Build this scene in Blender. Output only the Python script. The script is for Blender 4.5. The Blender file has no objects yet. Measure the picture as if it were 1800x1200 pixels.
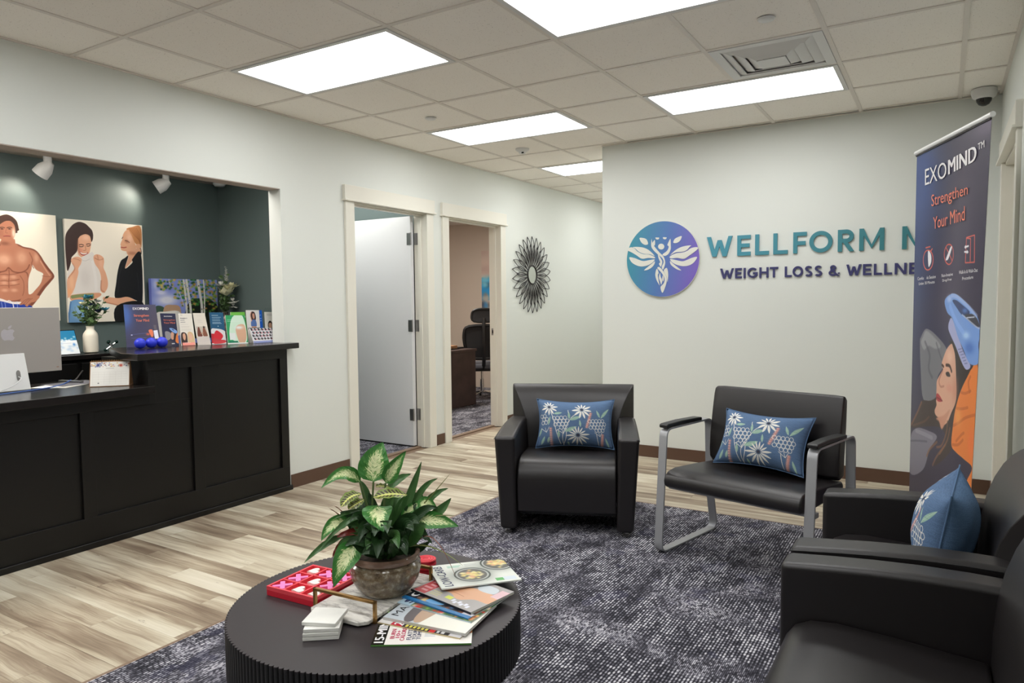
import bpy, bmesh, math, random
import numpy as np
from mathutils import Vector, Matrix, Euler
PI = math.pi
COL = bpy.context.scene.collection
SC = bpy.context.scene
RND = random.Random(11)

# ------------------------------------------------------------------ camera, world, exposure
def setup_camera():
    yaw, pitch, roll = -0.547618, -0.0579646, -0.0098126
    f = Vector((math.sin(yaw)*math.cos(pitch), math.cos(yaw)*math.cos(pitch), math.sin(pitch)))
    r = f.cross(Vector((0, 0, 1))).normalized(); u = r.cross(f)
    r2 = r*math.cos(roll) + u*math.sin(roll); u2 = u*math.cos(roll) - r*math.sin(roll)
    cam = bpy.data.cameras.new('camera'); o = bpy.data.objects.new('camera', cam); COL.objects.link(o)
    m = Matrix((r2, u2, -f)).transposed().to_4x4(); m.translation = (3.587, -2.7256, 1.3775)
    o.matrix_world = m
    cam.sensor_width = 36.0; cam.lens = 36.0*1240.98/1800.0; cam.clip_start = 0.05
    SC.camera = o
setup_camera()
WORLD = bpy.data.worlds.new('world'); SC.world = WORLD; WORLD.use_nodes = True
WORLD.node_tree.nodes['Background'].inputs[0].default_value = (0.8, 0.85, 0.9, 1)
WORLD.node_tree.nodes['Background'].inputs[1].default_value = 0.05
SC.view_settings.view_transform = 'Standard'; SC.view_settings.look = 'None'
SC.view_settings.gamma = 1.0; SC.view_settings.use_curve_mapping = False
SC.view_settings.exposure = 0.0
PANEL = 9.5          # strength of the ceiling light panels
OFFICE = 32.0
SPOT = 7.0

# ------------------------------------------------------------------ materials
def lin(c):
    return tuple(((v/255.0)/12.92 if v/255.0 <= 0.04045 else ((v/255.0+0.055)/1.055)**2.4) for v in c[:3]) + (1.0,)
class NT:
    def __init__(s, name):
        s.m = bpy.data.materials.new(name); s.m.use_nodes = True; s.t = s.m.node_tree
        s.b = s.t.nodes['Principled BSDF']; s.out = s.t.nodes['Material Output']
    def n(s, kind, **kw):
        nd = s.t.nodes.new('ShaderNode'+kind)
        for k, v in kw.items(): setattr(nd, k, v)
        return nd
    def l(s, a, b): s.t.links.new(a, b)
    def math(s, op, a, b=None, c=None):
        nd = s.n('Math', operation=op)
        for i, v in enumerate((a, b, c)):
            if v is None: continue
            if isinstance(v, (int, float)): nd.inputs[i].default_value = v
            else: s.l(v, nd.inputs[i])
        return nd.outputs[0]
    def ramp(s, fac, stops):
        nd = s.n('ValToRGB'); e = nd.color_ramp.elements
        while len(e) < len(stops): e.new(0.5)
        for i, (p, c) in enumerate(stops): e[i].position = p; e[i].color = lin(c)
        s.l(fac, nd.inputs[0]); return nd.outputs[0]
    def mix(s, fac, a, b, mode='MIX'):
        nd = s.n('Mix', data_type='RGBA', blend_type=mode)
        for i, v in ((0, fac), (6, a), (7, b)):
            if isinstance(v, (int, float)): nd.inputs[i].default_value = v
            elif isinstance(v, tuple): nd.inputs[i].default_value = lin(v)
            else: s.l(v, nd.inputs[i])
        return nd.outputs[2]
    def noise(s, vec, scale, detail=3.0, rough=0.5):
        nd = s.n('TexNoise'); nd.inputs['Scale'].default_value = scale; nd.inputs['Detail'].default_value = detail; nd.inputs['Roughness'].default_value = rough
        if vec is not None: s.l(vec, nd.inputs['Vector'])
        return nd.outputs['Fac']
    def mapping(s, vec, scale=(1, 1, 1), loc=(0, 0, 0)):
        nd = s.n('Mapping'); nd.inputs['Scale'].default_value = scale; nd.inputs['Location'].default_value = loc
        s.l(vec, nd.inputs['Vector']); return nd.outputs[0]
    def bump(s, h, strength=0.2, dist=0.002):
        nd = s.n('Bump'); nd.inputs['Strength'].default_value = strength; nd.inputs['Distance'].default_value = dist
        s.l(h, nd.inputs['Height']); s.l(nd.outputs[0], s.b.inputs['Normal'])
    def base(s, col, rough=0.5, metal=0.0, spec=0.5):
        if isinstance(col, tuple): s.b.inputs['Base Color'].default_value = lin(col)
        else: s.l(col, s.b.inputs['Base Color'])
        if isinstance(rough, (int, float)): s.b.inputs['Roughness'].default_value = rough
        else: s.l(rough, s.b.inputs['Roughness'])
        s.b.inputs['Metallic'].default_value = metal; s.b.inputs['Specular IOR Level'].default_value = spec
        return s
def mat(name, col, rough=0.5, metal=0.0, spec=0.5, vary=0.0, vscale=8.0, bump=0.0, bscale=200.0, bdist=0.001):
    t = NT(name); geo = t.n('TexCoord').outputs['Object']
    if vary:
        f = t.noise(geo, vscale, 4.0)
        lo = tuple(max(0, c*(1-vary)) for c in col); hi = tuple(min(255, c*(1+vary)) for c in col)
        t.base(t.ramp(f, [(0.3, lo), (0.7, hi)]), rough, metal, spec)
    else: t.base(col, rough, metal, spec)
    if bump: t.bump(t.noise(geo, bscale, 2.0), bump, bdist)
    return t.m
def emit(name, col, strength):
    t = NT(name); t.base(col, 0.5); t.b.inputs['Emission Color'].default_value = lin(col); t.b.inputs['Emission Strength'].default_value = strength
    return t.m
M = {}
M['wall'] = mat('wall_paint', (222, 225, 219), 0.55, spec=0.3, bump=0.06, bscale=350)
M['green'] = mat('green_wall_paint', (95, 109, 107), 0.5, spec=0.35, bump=0.06, bscale=300)
M['beige'] = mat('beige_wall_paint', (192, 178, 164), 0.6, spec=0.3, bump=0.05, bscale=300)
M['trim'] = mat('trim_paint', (228, 225, 213), 0.35, spec=0.45)
M['door'] = mat('door_paint', (222, 223, 224), 0.4, spec=0.4)
M['soffit'] = mat('soffit_paint', (186, 172, 160), 0.6, spec=0.3)
M['rubber_base'] = mat('brown_rubber', (92, 68, 54), 0.45, spec=0.4)
def m_tile():
    t = NT('ceiling_tile'); co = t.n('TexCoord').outputs['Object']; oi = t.n('ObjectInfo').outputs['Random']
    sh = t.n('VectorMath', operation='ADD'); t.l(co, sh.inputs[0]); cb = t.n('CombineXYZ'); t.l(t.math('MULTIPLY', oi, 37.0), cb.inputs[0]); t.l(cb.outputs[0], sh.inputs[1]); v = sh.outputs[0]
    vo = t.n('TexVoronoi'); vo.inputs['Scale'].default_value = 110; t.l(v, vo.inputs['Vector'])
    n1 = t.noise(v, 60, 3); pit = t.math('LESS_THAN', t.math('ADD', vo.outputs['Distance'], t.math('MULTIPLY', n1, 0.55)), 0.40)
    c = t.mix(pit, (253, 248, 240), (196, 186, 177)); t.base(c, 0.9, spec=0.1); t.bump(t.math('MULTIPLY', pit, -1.0), 0.5, 0.002); return t.m
M['tile'] = m_tile()
M['grid'] = mat('grid_paint', (228, 221, 212), 0.45)
M['panel'] = emit('light_diffuser', (255, 255, 255), PANEL)
M['office_panel'] = emit('office_light_diffuser', (255, 250, 242), OFFICE)
M['reception_fill_panel'] = emit('added_reception_fill', (255, 248, 238), 19.0)  # glow of the unseen fill panel added in the reception
M['reception_fill_panel_dim'] = emit('added_reception_dim_fill', (255, 250, 244), 8.0)  # weaker glow for the extra fill panel behind the header
M['fixture'] = mat('fixture_white', (222, 222, 220), 0.4)
def m_plank():
    t = NT('wood_plank'); co = t.n('TexCoord').outputs['Object']; oi = t.n('ObjectInfo').outputs['Random']
    cb = t.n('CombineXYZ'); t.l(t.math('MULTIPLY', oi, 91.0), cb.inputs[0]); t.l(t.math('MULTIPLY', oi, 53.0), cb.inputs[1]); t.l(t.math('MULTIPLY', oi, 17.0), cb.inputs[2])
    ad = t.n('VectorMath', operation='ADD'); t.l(co, ad.inputs[0]); t.l(cb.outputs[0], ad.inputs[1]); v = ad.outputs[0]
    wob = t.noise(t.mapping(v, (2.2, 7, 1)), 1.6, 2)
    w2 = t.n('CombineXYZ'); t.l(t.math('MULTIPLY', wob, 0.045), w2.inputs[1]); a2 = t.n('VectorMath', operation='ADD'); t.l(v, a2.inputs[0]); t.l(w2.outputs[0], a2.inputs[1])
    fine = t.noise(t.mapping(a2.outputs[0], (3.5, 150, 1)), 1.0, 6, 0.7)
    band = t.noise(t.mapping(a2.outputs[0], (0.8, 17, 1)), 1.0, 4, 0.6)
    blot = t.noise(t.mapping(v, (1.6, 5, 1)), 1.0, 2)
    knot = t.noise(t.mapping(a2.outputs[0], (7, 34, 1)), 1.0, 4, 0.7)
    tone = t.math('ADD', t.math('ADD', t.math('MULTIPLY', band, 0.54), t.math('MULTIPLY', fine, 0.24)), t.math('ADD', t.math('MULTIPLY', blot, 0.42), t.math('MULTIPLY', t.math('SUBTRACT', oi, 0.5), 0.17)))
    c = t.ramp(tone, [(0.44, (124, 107, 90)), (0.525, (154, 138, 118)), (0.60, (183, 171, 149)), (0.69, (206, 198, 177)), (0.82, (219, 212, 195))])
    c = t.mix(t.math('MULTIPLY', t.math('GREATER_THAN', knot, 0.67), 0.4), c, (104, 84, 68))
    t.base(c, 0.42, spec=0.4); t.bump(fine, 0.08, 0.001); return t.m
M['plank'] = m_plank()
def m_carpet(name, k=1.0):
    t = NT(name); pos = t.n('NewGeometry').outputs['Position']; sx = t.n('SeparateXYZ'); t.l(pos, sx.inputs[0]); X, Y = sx.outputs[0], sx.outputs[1]
    P = 0.0132
    cx = t.math('FLOOR', t.math('DIVIDE', X, P)); fx = t.math('FRACT', t.math('DIVIDE', X, P))
    wn = t.n('TexWhiteNoise', noise_dimensions='1D'); t.l(cx, wn.inputs['W'])
    yy = t.math('ADD', t.math('DIVIDE', Y, 0.022), t.math('MULTIPLY', wn.outputs[0], 1.0)); cy = t.math('FLOOR', yy); fy = t.math('FRACT', yy)
    cb = t.n('CombineXYZ'); t.l(cx, cb.inputs[0]); t.l(cy, cb.inputs[1]); w2 = t.n('TexWhiteNoise', noise_dimensions='2D'); t.l(cb.outputs[0], w2.inputs['Vector'])
    rid = t.math('SUBTRACT', 1.0, t.math('MULTIPLY', t.math('ABSOLUTE', t.math('SUBTRACT', fx, 0.5)), 1.9))
    ridy = t.math('SUBTRACT', 1.0, t.math('MULTIPLY', t.math('POWER', t.math('MULTIPLY', t.math('ABSOLUTE', t.math('SUBTRACT', fy, 0.5)), 2.0), 3.0), 0.8))
    patch = t.noise(t.mapping(pos, (9.0, 4.5, 1)), 1.0, 3, 0.6)
    patch2 = t.noise(t.mapping(pos, (2.0, 4.0, 1), (5, 3, 0)), 1.0, 3, 0.6)
    bold = t.math('MULTIPLY', t.math('MULTIPLY', rid, ridy), t.math('ADD', 0.45, t.math('MULTIPLY', w2.outputs[0], 0.95)))
    hx = t.math('DIVIDE', X, P*0.52); hy = t.math('ADD', t.math('DIVIDE', Y, 0.013), t.math('MULTIPLY', t.math('FLOOR', hx), 0.5))
    c3 = t.n('CombineXYZ'); t.l(t.math('FLOOR', hx), c3.inputs[0]); t.l(t.math('FLOOR', hy), c3.inputs[1]); w3 = t.n('TexWhiteNoise', noise_dimensions='2D'); t.l(c3.outputs[0], w3.inputs['Vector'])
    r3 = t.math('SUBTRACT', 1.0, t.math('MULTIPLY', t.math('ABSOLUTE', t.math('SUBTRACT', t.math('FRACT', hx), 0.5)), 1.3))
    soft = t.math('MULTIPLY', r3, t.math('ADD', 0.22, t.math('MULTIPLY', w3.outputs[0], 0.85)))
    sel = t.math('MULTIPLY', t.math('SUBTRACT', patch2, 0.36), 7.0); sel.node.use_clamp = True
    mixv = t.n('Mix'); t.l(sel, mixv.inputs[0]); t.l(soft, mixv.inputs[2]); t.l(bold, mixv.inputs[3])
    val = t.math('MULTIPLY', mixv.outputs[0], t.math('MULTIPLY_ADD', patch, 2.3, -0.30))
    c = t.ramp(val, [(0.06, (34, 34, 39)), (0.34, (84, 83, 92)), (0.6, (160, 159, 168)), (0.95, (218, 217, 222))])
    c = t.mix(t.math('MULTIPLY', t.math('GREATER_THAN', t.noise(pos, 5.5, 2), 0.62), 0.22), c, (70, 70, 98))
    t.base(c, 0.95, spec=0.1); t.bump(bold, 0.6, 0.003); return t.m
M['carpet'] = m_carpet('carpet_pile')
M['strip'] = mat('transition_strip', (126, 104, 84), 0.5)
M['black_wood'] = mat('black_desk_paint', (12, 11, 10), 0.40, spec=0.4, vary=0.08, vscale=3, bump=0.03, bscale=60)
M['counter'] = mat('black_counter', (24, 21, 20), 0.22, spec=0.5)
M['vinyl'] = mat('black_vinyl', (23, 19, 20), 0.40, spec=0.60, bump=0.05, bscale=420)
M['dark_plastic'] = mat('dark_plastic', (24, 23, 24), 0.4)
M['gray_metal'] = mat('gray_powder_metal', (168, 169, 172), 0.42, metal=0.4)
M['steel'] = mat('brushed_steel', (150, 148, 146), 0.3, metal=0.9)
M['chrome'] = mat('chrome', (215, 215, 215), 0.12, metal=1.0)
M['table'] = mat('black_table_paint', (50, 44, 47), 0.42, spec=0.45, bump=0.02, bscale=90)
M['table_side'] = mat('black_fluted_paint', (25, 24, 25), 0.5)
M['gold'] = mat('brushed_gold', (176, 138, 86), 0.3, metal=0.9)
def m_marble():
    t = NT('white_marble'); co = t.n('TexCoord').outputs['Object']; n = t.noise(t.mapping(co, (4, 14, 8)), 1.6, 6, 0.65)
    w = t.math('ABSOLUTE', t.math('SUBTRACT', n, 0.5)); t.base(t.ramp(w, [(0.0, (176, 172, 168)), (0.03, (214, 211, 205)), (0.12, (236, 233, 226))]), 0.25); return t.m
M['marble'] = m_marble()
M['coaster'] = mat('white_stone', (233, 232, 226), 0.45, vary=0.03, vscale=12)
M['red'] = mat('red_lacquer', (205, 30, 52), 0.4); M['red_light'] = mat('red_edge', (236, 70, 84), 0.4)
M['pink'] = mat('pink_lacquer', (238, 130, 196), 0.4); M['white_gloss'] = mat('white_lacquer', (242, 234, 228), 0.4)
def m_pot():
    t = NT('mottled_ceramic'); co = t.n('TexCoord').outputs['Object']; n = t.noise(t.mapping(co, (1, 1, 1.3)), 38, 5, 0.7); n2 = t.noise(co, 16, 3)
    c = t.ramp(n, [(0.34, (58, 44, 32)), (0.46, (112, 96, 76)), (0.56, (136, 122, 100)), (0.66, (186, 182, 168))])
    t.base(t.mix(t.math('MULTIPLY', n2, 0.6), c, (104, 92, 72)), 0.14, spec=0.6); return t.m
M['pot'] = m_pot(); M['pot_rim'] = mat('brown_glaze', (120, 96, 82), 0.1, spec=0.6, vary=0.15, vscale=14)
M['soil'] = mat('soil', (48, 38, 28), 0.95, vary=0.4, vscale=60)
def m_leaf(name, edge, mid, spot, amount, kind):
    t = NT(name); uv = t.n('TexCoord').outputs['UV']; s = t.n('SeparateXYZ'); t.l(uv, s.inputs[0]); u, v = s.outputs[0], s.outputs[1]
    d = t.math('MULTIPLY', t.math('ABSOLUTE', t.math('SUBTRACT', u, 0.5)), 2.0); oi = t.n('ObjectInfo').outputs['Random']
    cb = t.n('CombineXYZ'); t.l(u, cb.inputs[0]); t.l(v, cb.inputs[1]); t.l(t.math('MULTIPLY', oi, 20.0), cb.inputs[2])
    if kind == 'variegated':
        side = t.math('SUBTRACT', v, t.math('MULTIPLY', d, 0.35)); c3 = t.n('CombineXYZ'); t.l(t.math('MULTIPLY', d, 5.0), c3.inputs[0]); t.l(t.math('MULTIPLY', side, 26.0), c3.inputs[1]); t.l(t.math('ADD', t.math('MULTIPLY', oi, 20.0), t.math('MULTIPLY', t.math('GREATER_THAN', u, 0.5), 7.0)), c3.inputs[2])
        n = t.noise(c3.outputs[0], 1.0, 4, 0.7)
        f = t.math('SUBTRACT', t.math('ADD', n, amount), t.math('MULTIPLY', t.math('POWER', d, 2.2), 0.62))
        f = t.math('SUBTRACT', f, t.math('MULTIPLY', t.math('POWER', t.math('ABSOLUTE', t.math('SUBTRACT', v, 0.42)), 2.0), 1.0))
        c = t.ramp(f, [(0.47, edge), (0.53, mid), (0.60, spot)])
    elif kind == 'prayer':
        sv = t.math('SUBTRACT', t.math('MULTIPLY', v, 9.0), t.math('MULTIPLY', d, 1.4)); fr = t.math('FRACT', sv)
        blk = t.math('MULTIPLY', t.math('GREATER_THAN', fr, 0.45), t.math('MULTIPLY', t.math('GREATER_THAN', d, 0.16), t.math('LESS_THAN', d, 0.72)))
        c = t.mix(blk, t.ramp(d, [(0.05, spot), (0.3, mid), (0.9, edge)]), (58, 46, 26))
    else:
        n = t.noise(cb.outputs[0], 5.0, 3); c = t.mix(t.math('MULTIPLY', n, 0.7), edge, mid)
    t.base(c, 0.32, spec=0.45)
    t.b.inputs['Subsurface Weight'].default_value = 0.0
    t.bump(t.math('SINE', t.math('MULTIPLY', t.math('SUBTRACT', v, t.math('MULTIPLY', d, 0.3)), 60.0)), 0.15, 0.002); return t.m
LEAF = {'variegated': m_leaf('variegated_leaf', (58, 122, 50), (112, 166, 74), (232, 238, 184), 0.17, 'variegated'),
        'prayer': m_leaf('prayer_leaf', (120, 140, 62), (128, 142, 66), (214, 214, 120), 0, 'prayer'),
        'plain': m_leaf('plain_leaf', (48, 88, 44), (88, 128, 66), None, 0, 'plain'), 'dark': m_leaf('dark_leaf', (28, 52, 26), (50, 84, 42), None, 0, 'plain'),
        'grass': m_leaf('grass_leaf', (96, 112, 60), (140, 140, 84), None, 0, 'plain'), 'redgrass': m_leaf('red_blade', (112, 60, 48), (140, 96, 72), None, 0, 'plain'), 'red': m_leaf('red_leaf', (126, 32, 26), (72, 40, 24), None, 0, 'plain')}
M['stem'] = mat('green_stem', (84, 104, 56), 0.5)
M['silver'] = mat('silver_shell', (176, 170, 164), 0.4, metal=0.25); M['emblem_silver'] = mat('pale_emblem', (200, 196, 200), 0.3, metal=0.3)
M['white_plastic'] = mat('white_plastic', (236, 236, 234), 0.35); M['paper'] = mat('paper', (238, 236, 228), 0.8); M['kraft'] = mat('kraft_board', (158, 118, 84), 0.8)
M['screen'] = mat('dark_glass', (12, 12, 14), 0.08); M['cable_blue'] = mat('blue_cable', (54, 92, 160), 0.5); M['cable_white'] = mat('white_cable', (226, 226, 226), 0.5)
M['ball_blue'] = mat('blue_rubber', (36, 52, 205), 0.45); M['vase_cream'] = mat('cream_ceramic', (228, 221, 204), 0.4, bump=0.1, bscale=40)
M['vase_dark'] = mat('dark_mosaic', (70, 62, 58), 0.25, vary=0.7, vscale=42, spec=0.7)
M['teal_flower'] = mat('teal_petal', (60, 140, 166), 0.6, vary=0.3, vscale=30); M['navy_flower'] = mat('navy_petal', (38, 50, 84), 0.6, vary=0.3, vscale=30)
M['white_flower'] = mat('cream_petal', (232, 228, 190), 0.6, vary=0.08, vscale=30); M['pale_flower'] = mat('white_petal', (222, 222, 214), 0.6)
M['foliage'] = mat('artificial_foliage', (78, 102, 62), 0.6, vary=0.5, vscale=25); M['toy_green'] = mat('dark_green_metal', (18, 46, 40), 0.12, metal=0.8)
M['frame_navy'] = mat('navy_edge', (34, 42, 70), 0.5); M['canvas_edge'] = mat('canvas_edge', (92, 104, 178), 0.7); M['board_edge'] = mat('board_edge', (196, 192, 182), 0.6)
M['office_wood'] = mat('espresso_laminate', (66, 52, 48), 0.5, vary=0.15, vscale=6); M['mesh_black'] = mat('black_mesh', (34, 33, 35), 0.7)
M['gray_fabric'] = mat('gray_fabric', (92, 92, 98), 0.9); M['wire_black'] = mat('black_wire', (26, 22, 22), 0.45); M['mirror'] = mat('mirror_glass', (225, 228, 222), 0.03, metal=1.0)
M['sign_navy'] = mat('sign_navy', (54, 54, 104), 0.45); M['sign_white'] = mat('sign_white', (226, 226, 216), 0.5); M['cam_dome'] = mat('dome_glass', (22, 20, 20), 0.08); M['hole'] = mat('dark_void', (14, 13, 14), 0.9)
M['tx_white'] = mat('white_ink', (240, 238, 238), 0.5); M['tx_orange'] = mat('orange_ink', (236, 128, 98), 0.5); M['tx_red'] = mat('red_ink', (190, 62, 72), 0.5); M['tx_black'] = mat('black_ink', (30, 30, 34), 0.5); M['tx_mag'] = mat('magenta_ink', (196, 50, 92), 0.5); M['tx_navy'] = mat('navy_ink', (44, 52, 92), 0.5); M['tx_yellow'] = mat('yellow_ink', (226, 214, 90), 0.5)
def m_clear():
    t = NT('clear_acrylic'); tr = t.n('BsdfTransparent'); tr.inputs[0].default_value = (0.96, 0.97, 0.98, 1); gl = t.n('BsdfGlossy'); gl.inputs['Roughness'].default_value = 0.05
    lw = t.n('LayerWeight'); lw.inputs[0].default_value = 0.35; mx = t.n('MixShader'); t.l(lw.outputs['Fresnel'], mx.inputs[0]); t.l(tr.outputs[0], mx.inputs[1]); t.l(gl.outputs[0], mx.inputs[2]); t.l(mx.outputs[0], t.out.inputs['Surface']); return t.m
M['clear'] = m_clear()
def m_sign_gradient(name, stops, axis, a, b):
    t = NT(name); pos = t.n('TexCoord').outputs['Object']; s = t.n('SeparateXYZ'); t.l(pos, s.inputs[0])
    f = t.math('DIVIDE', t.math('SUBTRACT', t.math('ADD', s.outputs[0], t.math('MULTIPLY', s.outputs[2], axis)), a), b-a); t.base(t.ramp(f, stops), 0.4); return t.m
M['disc'] = m_sign_gradient('sign_disc', [(0.0, (64, 146, 166)), (0.5, (84, 122, 182)), (1.0, (122, 100, 190))], -0.2, -0.30, 0.30)
M['sign_teal'] = m_sign_gradient('sign_teal', [(0.0, (72, 146, 166)), (1.0, (52, 124, 132))], 0.0, 0.0, 1.3)

# ------------------------------------------------------------------ mesh building
class MB:
    def __init__(s): s.v = []; s.f = []; s.mi = []; s.uv = {}
    def add(s, vs, fs, mi=0, uvs=None):
        o = len(s.v); s.v += [tuple(p) for p in vs]
        for k, f in enumerate(fs):
            if uvs: s.uv[len(s.f)] = [uvs[i] for i in f]
            s.f.append(tuple(i+o for i in f)); s.mi.append(mi)
        return s
    def box(s, x0, y0, z0, x1, y1, z1, mi=0, mx=None):
        vs = [Vector((x, y, z)) for z in (z0, z1) for y in (y0, y1) for x in (x0, x1)]
        if mx is not None: vs = [mx @ v for v in vs]
        return s.add(vs, [(0, 2, 3, 1), (4, 5, 7, 6), (0, 1, 5, 4), (2, 6, 7, 3), (0, 4, 6, 2), (1, 3, 7, 5)], mi)
    def prism(s, poly, h0, h1, fn, mi=0):
        n = len(poly); vs = [fn(a, b, h0) for a, b in poly] + [fn(a, b, h1) for a, b in poly]
        return s.add(vs, [tuple(range(n))[::-1], tuple(range(n, 2*n))] + [(i, (i+1) % n, n+(i+1) % n, n+i) for i in range(n)], mi)
    def tube(s, pts, r, n=8, closed=False, mi=0, caps=True):
        P = [Vector(p) for p in pts]; N = len(P); rings = []; up = Vector((0.3, 0.2, 0.93))
        for i, p in enumerate(P):
            a = P[(i-1) % N] if (closed or i > 0) else P[i]; b = P[(i+1) % N] if (closed or i < N-1) else P[i]
            t = (b-a).normalized(); x = up.cross(t)
            if x.length < 1e-4: x = Vector((1, 0, 0)).cross(t)
            x.normalize(); y = t.cross(x); up = y; rr = r(i/max(1, N-1)) if callable(r) else r
            rings.append([p+(x*math.cos(2*PI*k/n)+y*math.sin(2*PI*k/n))*rr for k in range(n)])
        vs = sum(rings, []); fs = []
        for i in range(N if closed else N-1):
            j = (i+1) % N
            for k in range(n): fs.append((i*n+k, i*n+(k+1) % n, j*n+(k+1) % n, j*n+k))
        if not closed and caps: fs += [tuple(range(n))[::-1], tuple(range((N-1)*n, N*n))]
        return s.add(vs, fs, mi)
    def lathe(s, prof, n=32, c=(0, 0, 0), mi=0, mx=None, caps=True):
        vs = []; fs = []; c = Vector(c)
        for r, z in prof:
            for k in range(n):
                v = Vector((r*math.cos(2*PI*k/n), r*math.sin(2*PI*k/n), z)); vs.append((mx @ v if mx is not None else v)+c)
        for i in range(len(prof)-1):
            for k in range(n): fs.append((i*n+k, i*n+(k+1) % n, (i+1)*n+(k+1) % n, (i+1)*n+k))
        if caps: fs += [tuple(range(n))[::-1], tuple(range((len(prof)-1)*n, len(prof)*n))]
        return s.add(vs, fs, mi)
    def grid(s, fn, nu, nv, mi=0, wrap=False):
        vs = [fn(i/nu, j/nv) for j in range(nv+1) for i in range(nu+1)]; uvs = [(i/nu, j/nv) for j in range(nv+1) for i in range(nu+1)]; w = nu+1
        return s.add(vs, [(j*w+i, j*w+i+1, (j+1)*w+i+1, (j+1)*w+i) for j in range(nv) for i in range(nu)], mi, uvs)
    def quad(s, TL, TR, BR, BL, mi=0): return s.add([BL, BR, TR, TL], [(0, 1, 2, 3)], mi, [(0, 0), (1, 0), (1, 1), (0, 1)])
    def mesh(s, name, mats, smooth=False, recalc=True, sharp=0.7):
        me = bpy.data.meshes.new(name); me.from_pydata(s.v, [], s.f)
        for m in (mats if isinstance(mats, (list, tuple)) else [mats]): me.materials.append(m)
        me.polygons.foreach_set('material_index', s.mi)
        if s.uv:
            ul = me.uv_layers.new(name='UVMap'); d = [0.0]*(2*len(me.loops))
            for fi, p in enumerate(me.polygons):
                if fi in s.uv:
                    for k, li in enumerate(p.loop_indices): d[2*li], d[2*li+1] = s.uv[fi][k]
            ul.data.foreach_set('uv', d)
        if recalc:
            bm = bmesh.new(); bm.from_mesh(me); bmesh.ops.recalc_face_normals(bm, faces=bm.faces); bm.to_mesh(me); bm.free()
        if smooth:
            me.shade_smooth(); me.set_sharp_from_angle(angle=sharp)
        me.update(); return me
    def build(s, name, mats, parent=None, smooth=False, bevel=0.0, seg=2, loc=None, rotz=None, recalc=True, sharp=0.7):
        me = s.mesh(name, mats, smooth, recalc, sharp)
        return link(name, me, parent, loc, rotz, bevel, seg)
def link(name, me, parent=None, loc=None, rotz=None, bevel=0.0, seg=2):
    o = bpy.data.objects.new(name, me); COL.objects.link(o)
    if parent is not None: o.parent = parent
    if loc is not None: o.location = loc
    if rotz is not None: o.rotation_euler = (0, 0, rotz)
    if bevel:
        b = o.modifiers.new('bevel', 'BEVEL'); b.width = bevel; b.segments = seg; b.limit_method = 'ANGLE'; b.angle_limit = 0.6; b.harden_normals = True
        me.shade_smooth(); me.set_sharp_from_angle(angle=0.6)
    return o
def thing(name, label, cat, loc=(0, 0, 0), rotz=0.0, group=None):
    o = bpy.data.objects.new(name, None); COL.objects.link(o); o.empty_display_size = 0.1
    o.location = loc; o.rotation_euler = (0, 0, rotz); return tag(o, label, cat, group)
def tag(o, label, cat, group=None):
    o['label'] = label; o['category'] = cat
    if group: o['group'] = group
    return o
def struct(o): o['kind'] = 'structure'; return o
def sempty(name): return struct(link(name, None))
def box(name, m, a, b, parent=None, bevel=0.0, loc=None, rotz=None):
    return MB().box(a[0], a[1], a[2], b[0], b[1], b[2]).build(name, m, parent, bevel=bevel, loc=loc, rotz=rotz)
def copy_tree(o, parent=None):
    c = o.copy(); COL.objects.link(c)
    if parent is not None: c.parent = parent
    for ch in list(o.children): copy_tree(ch, c)
    return c
def xyz(a, b, c): return (a, b, c)

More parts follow.
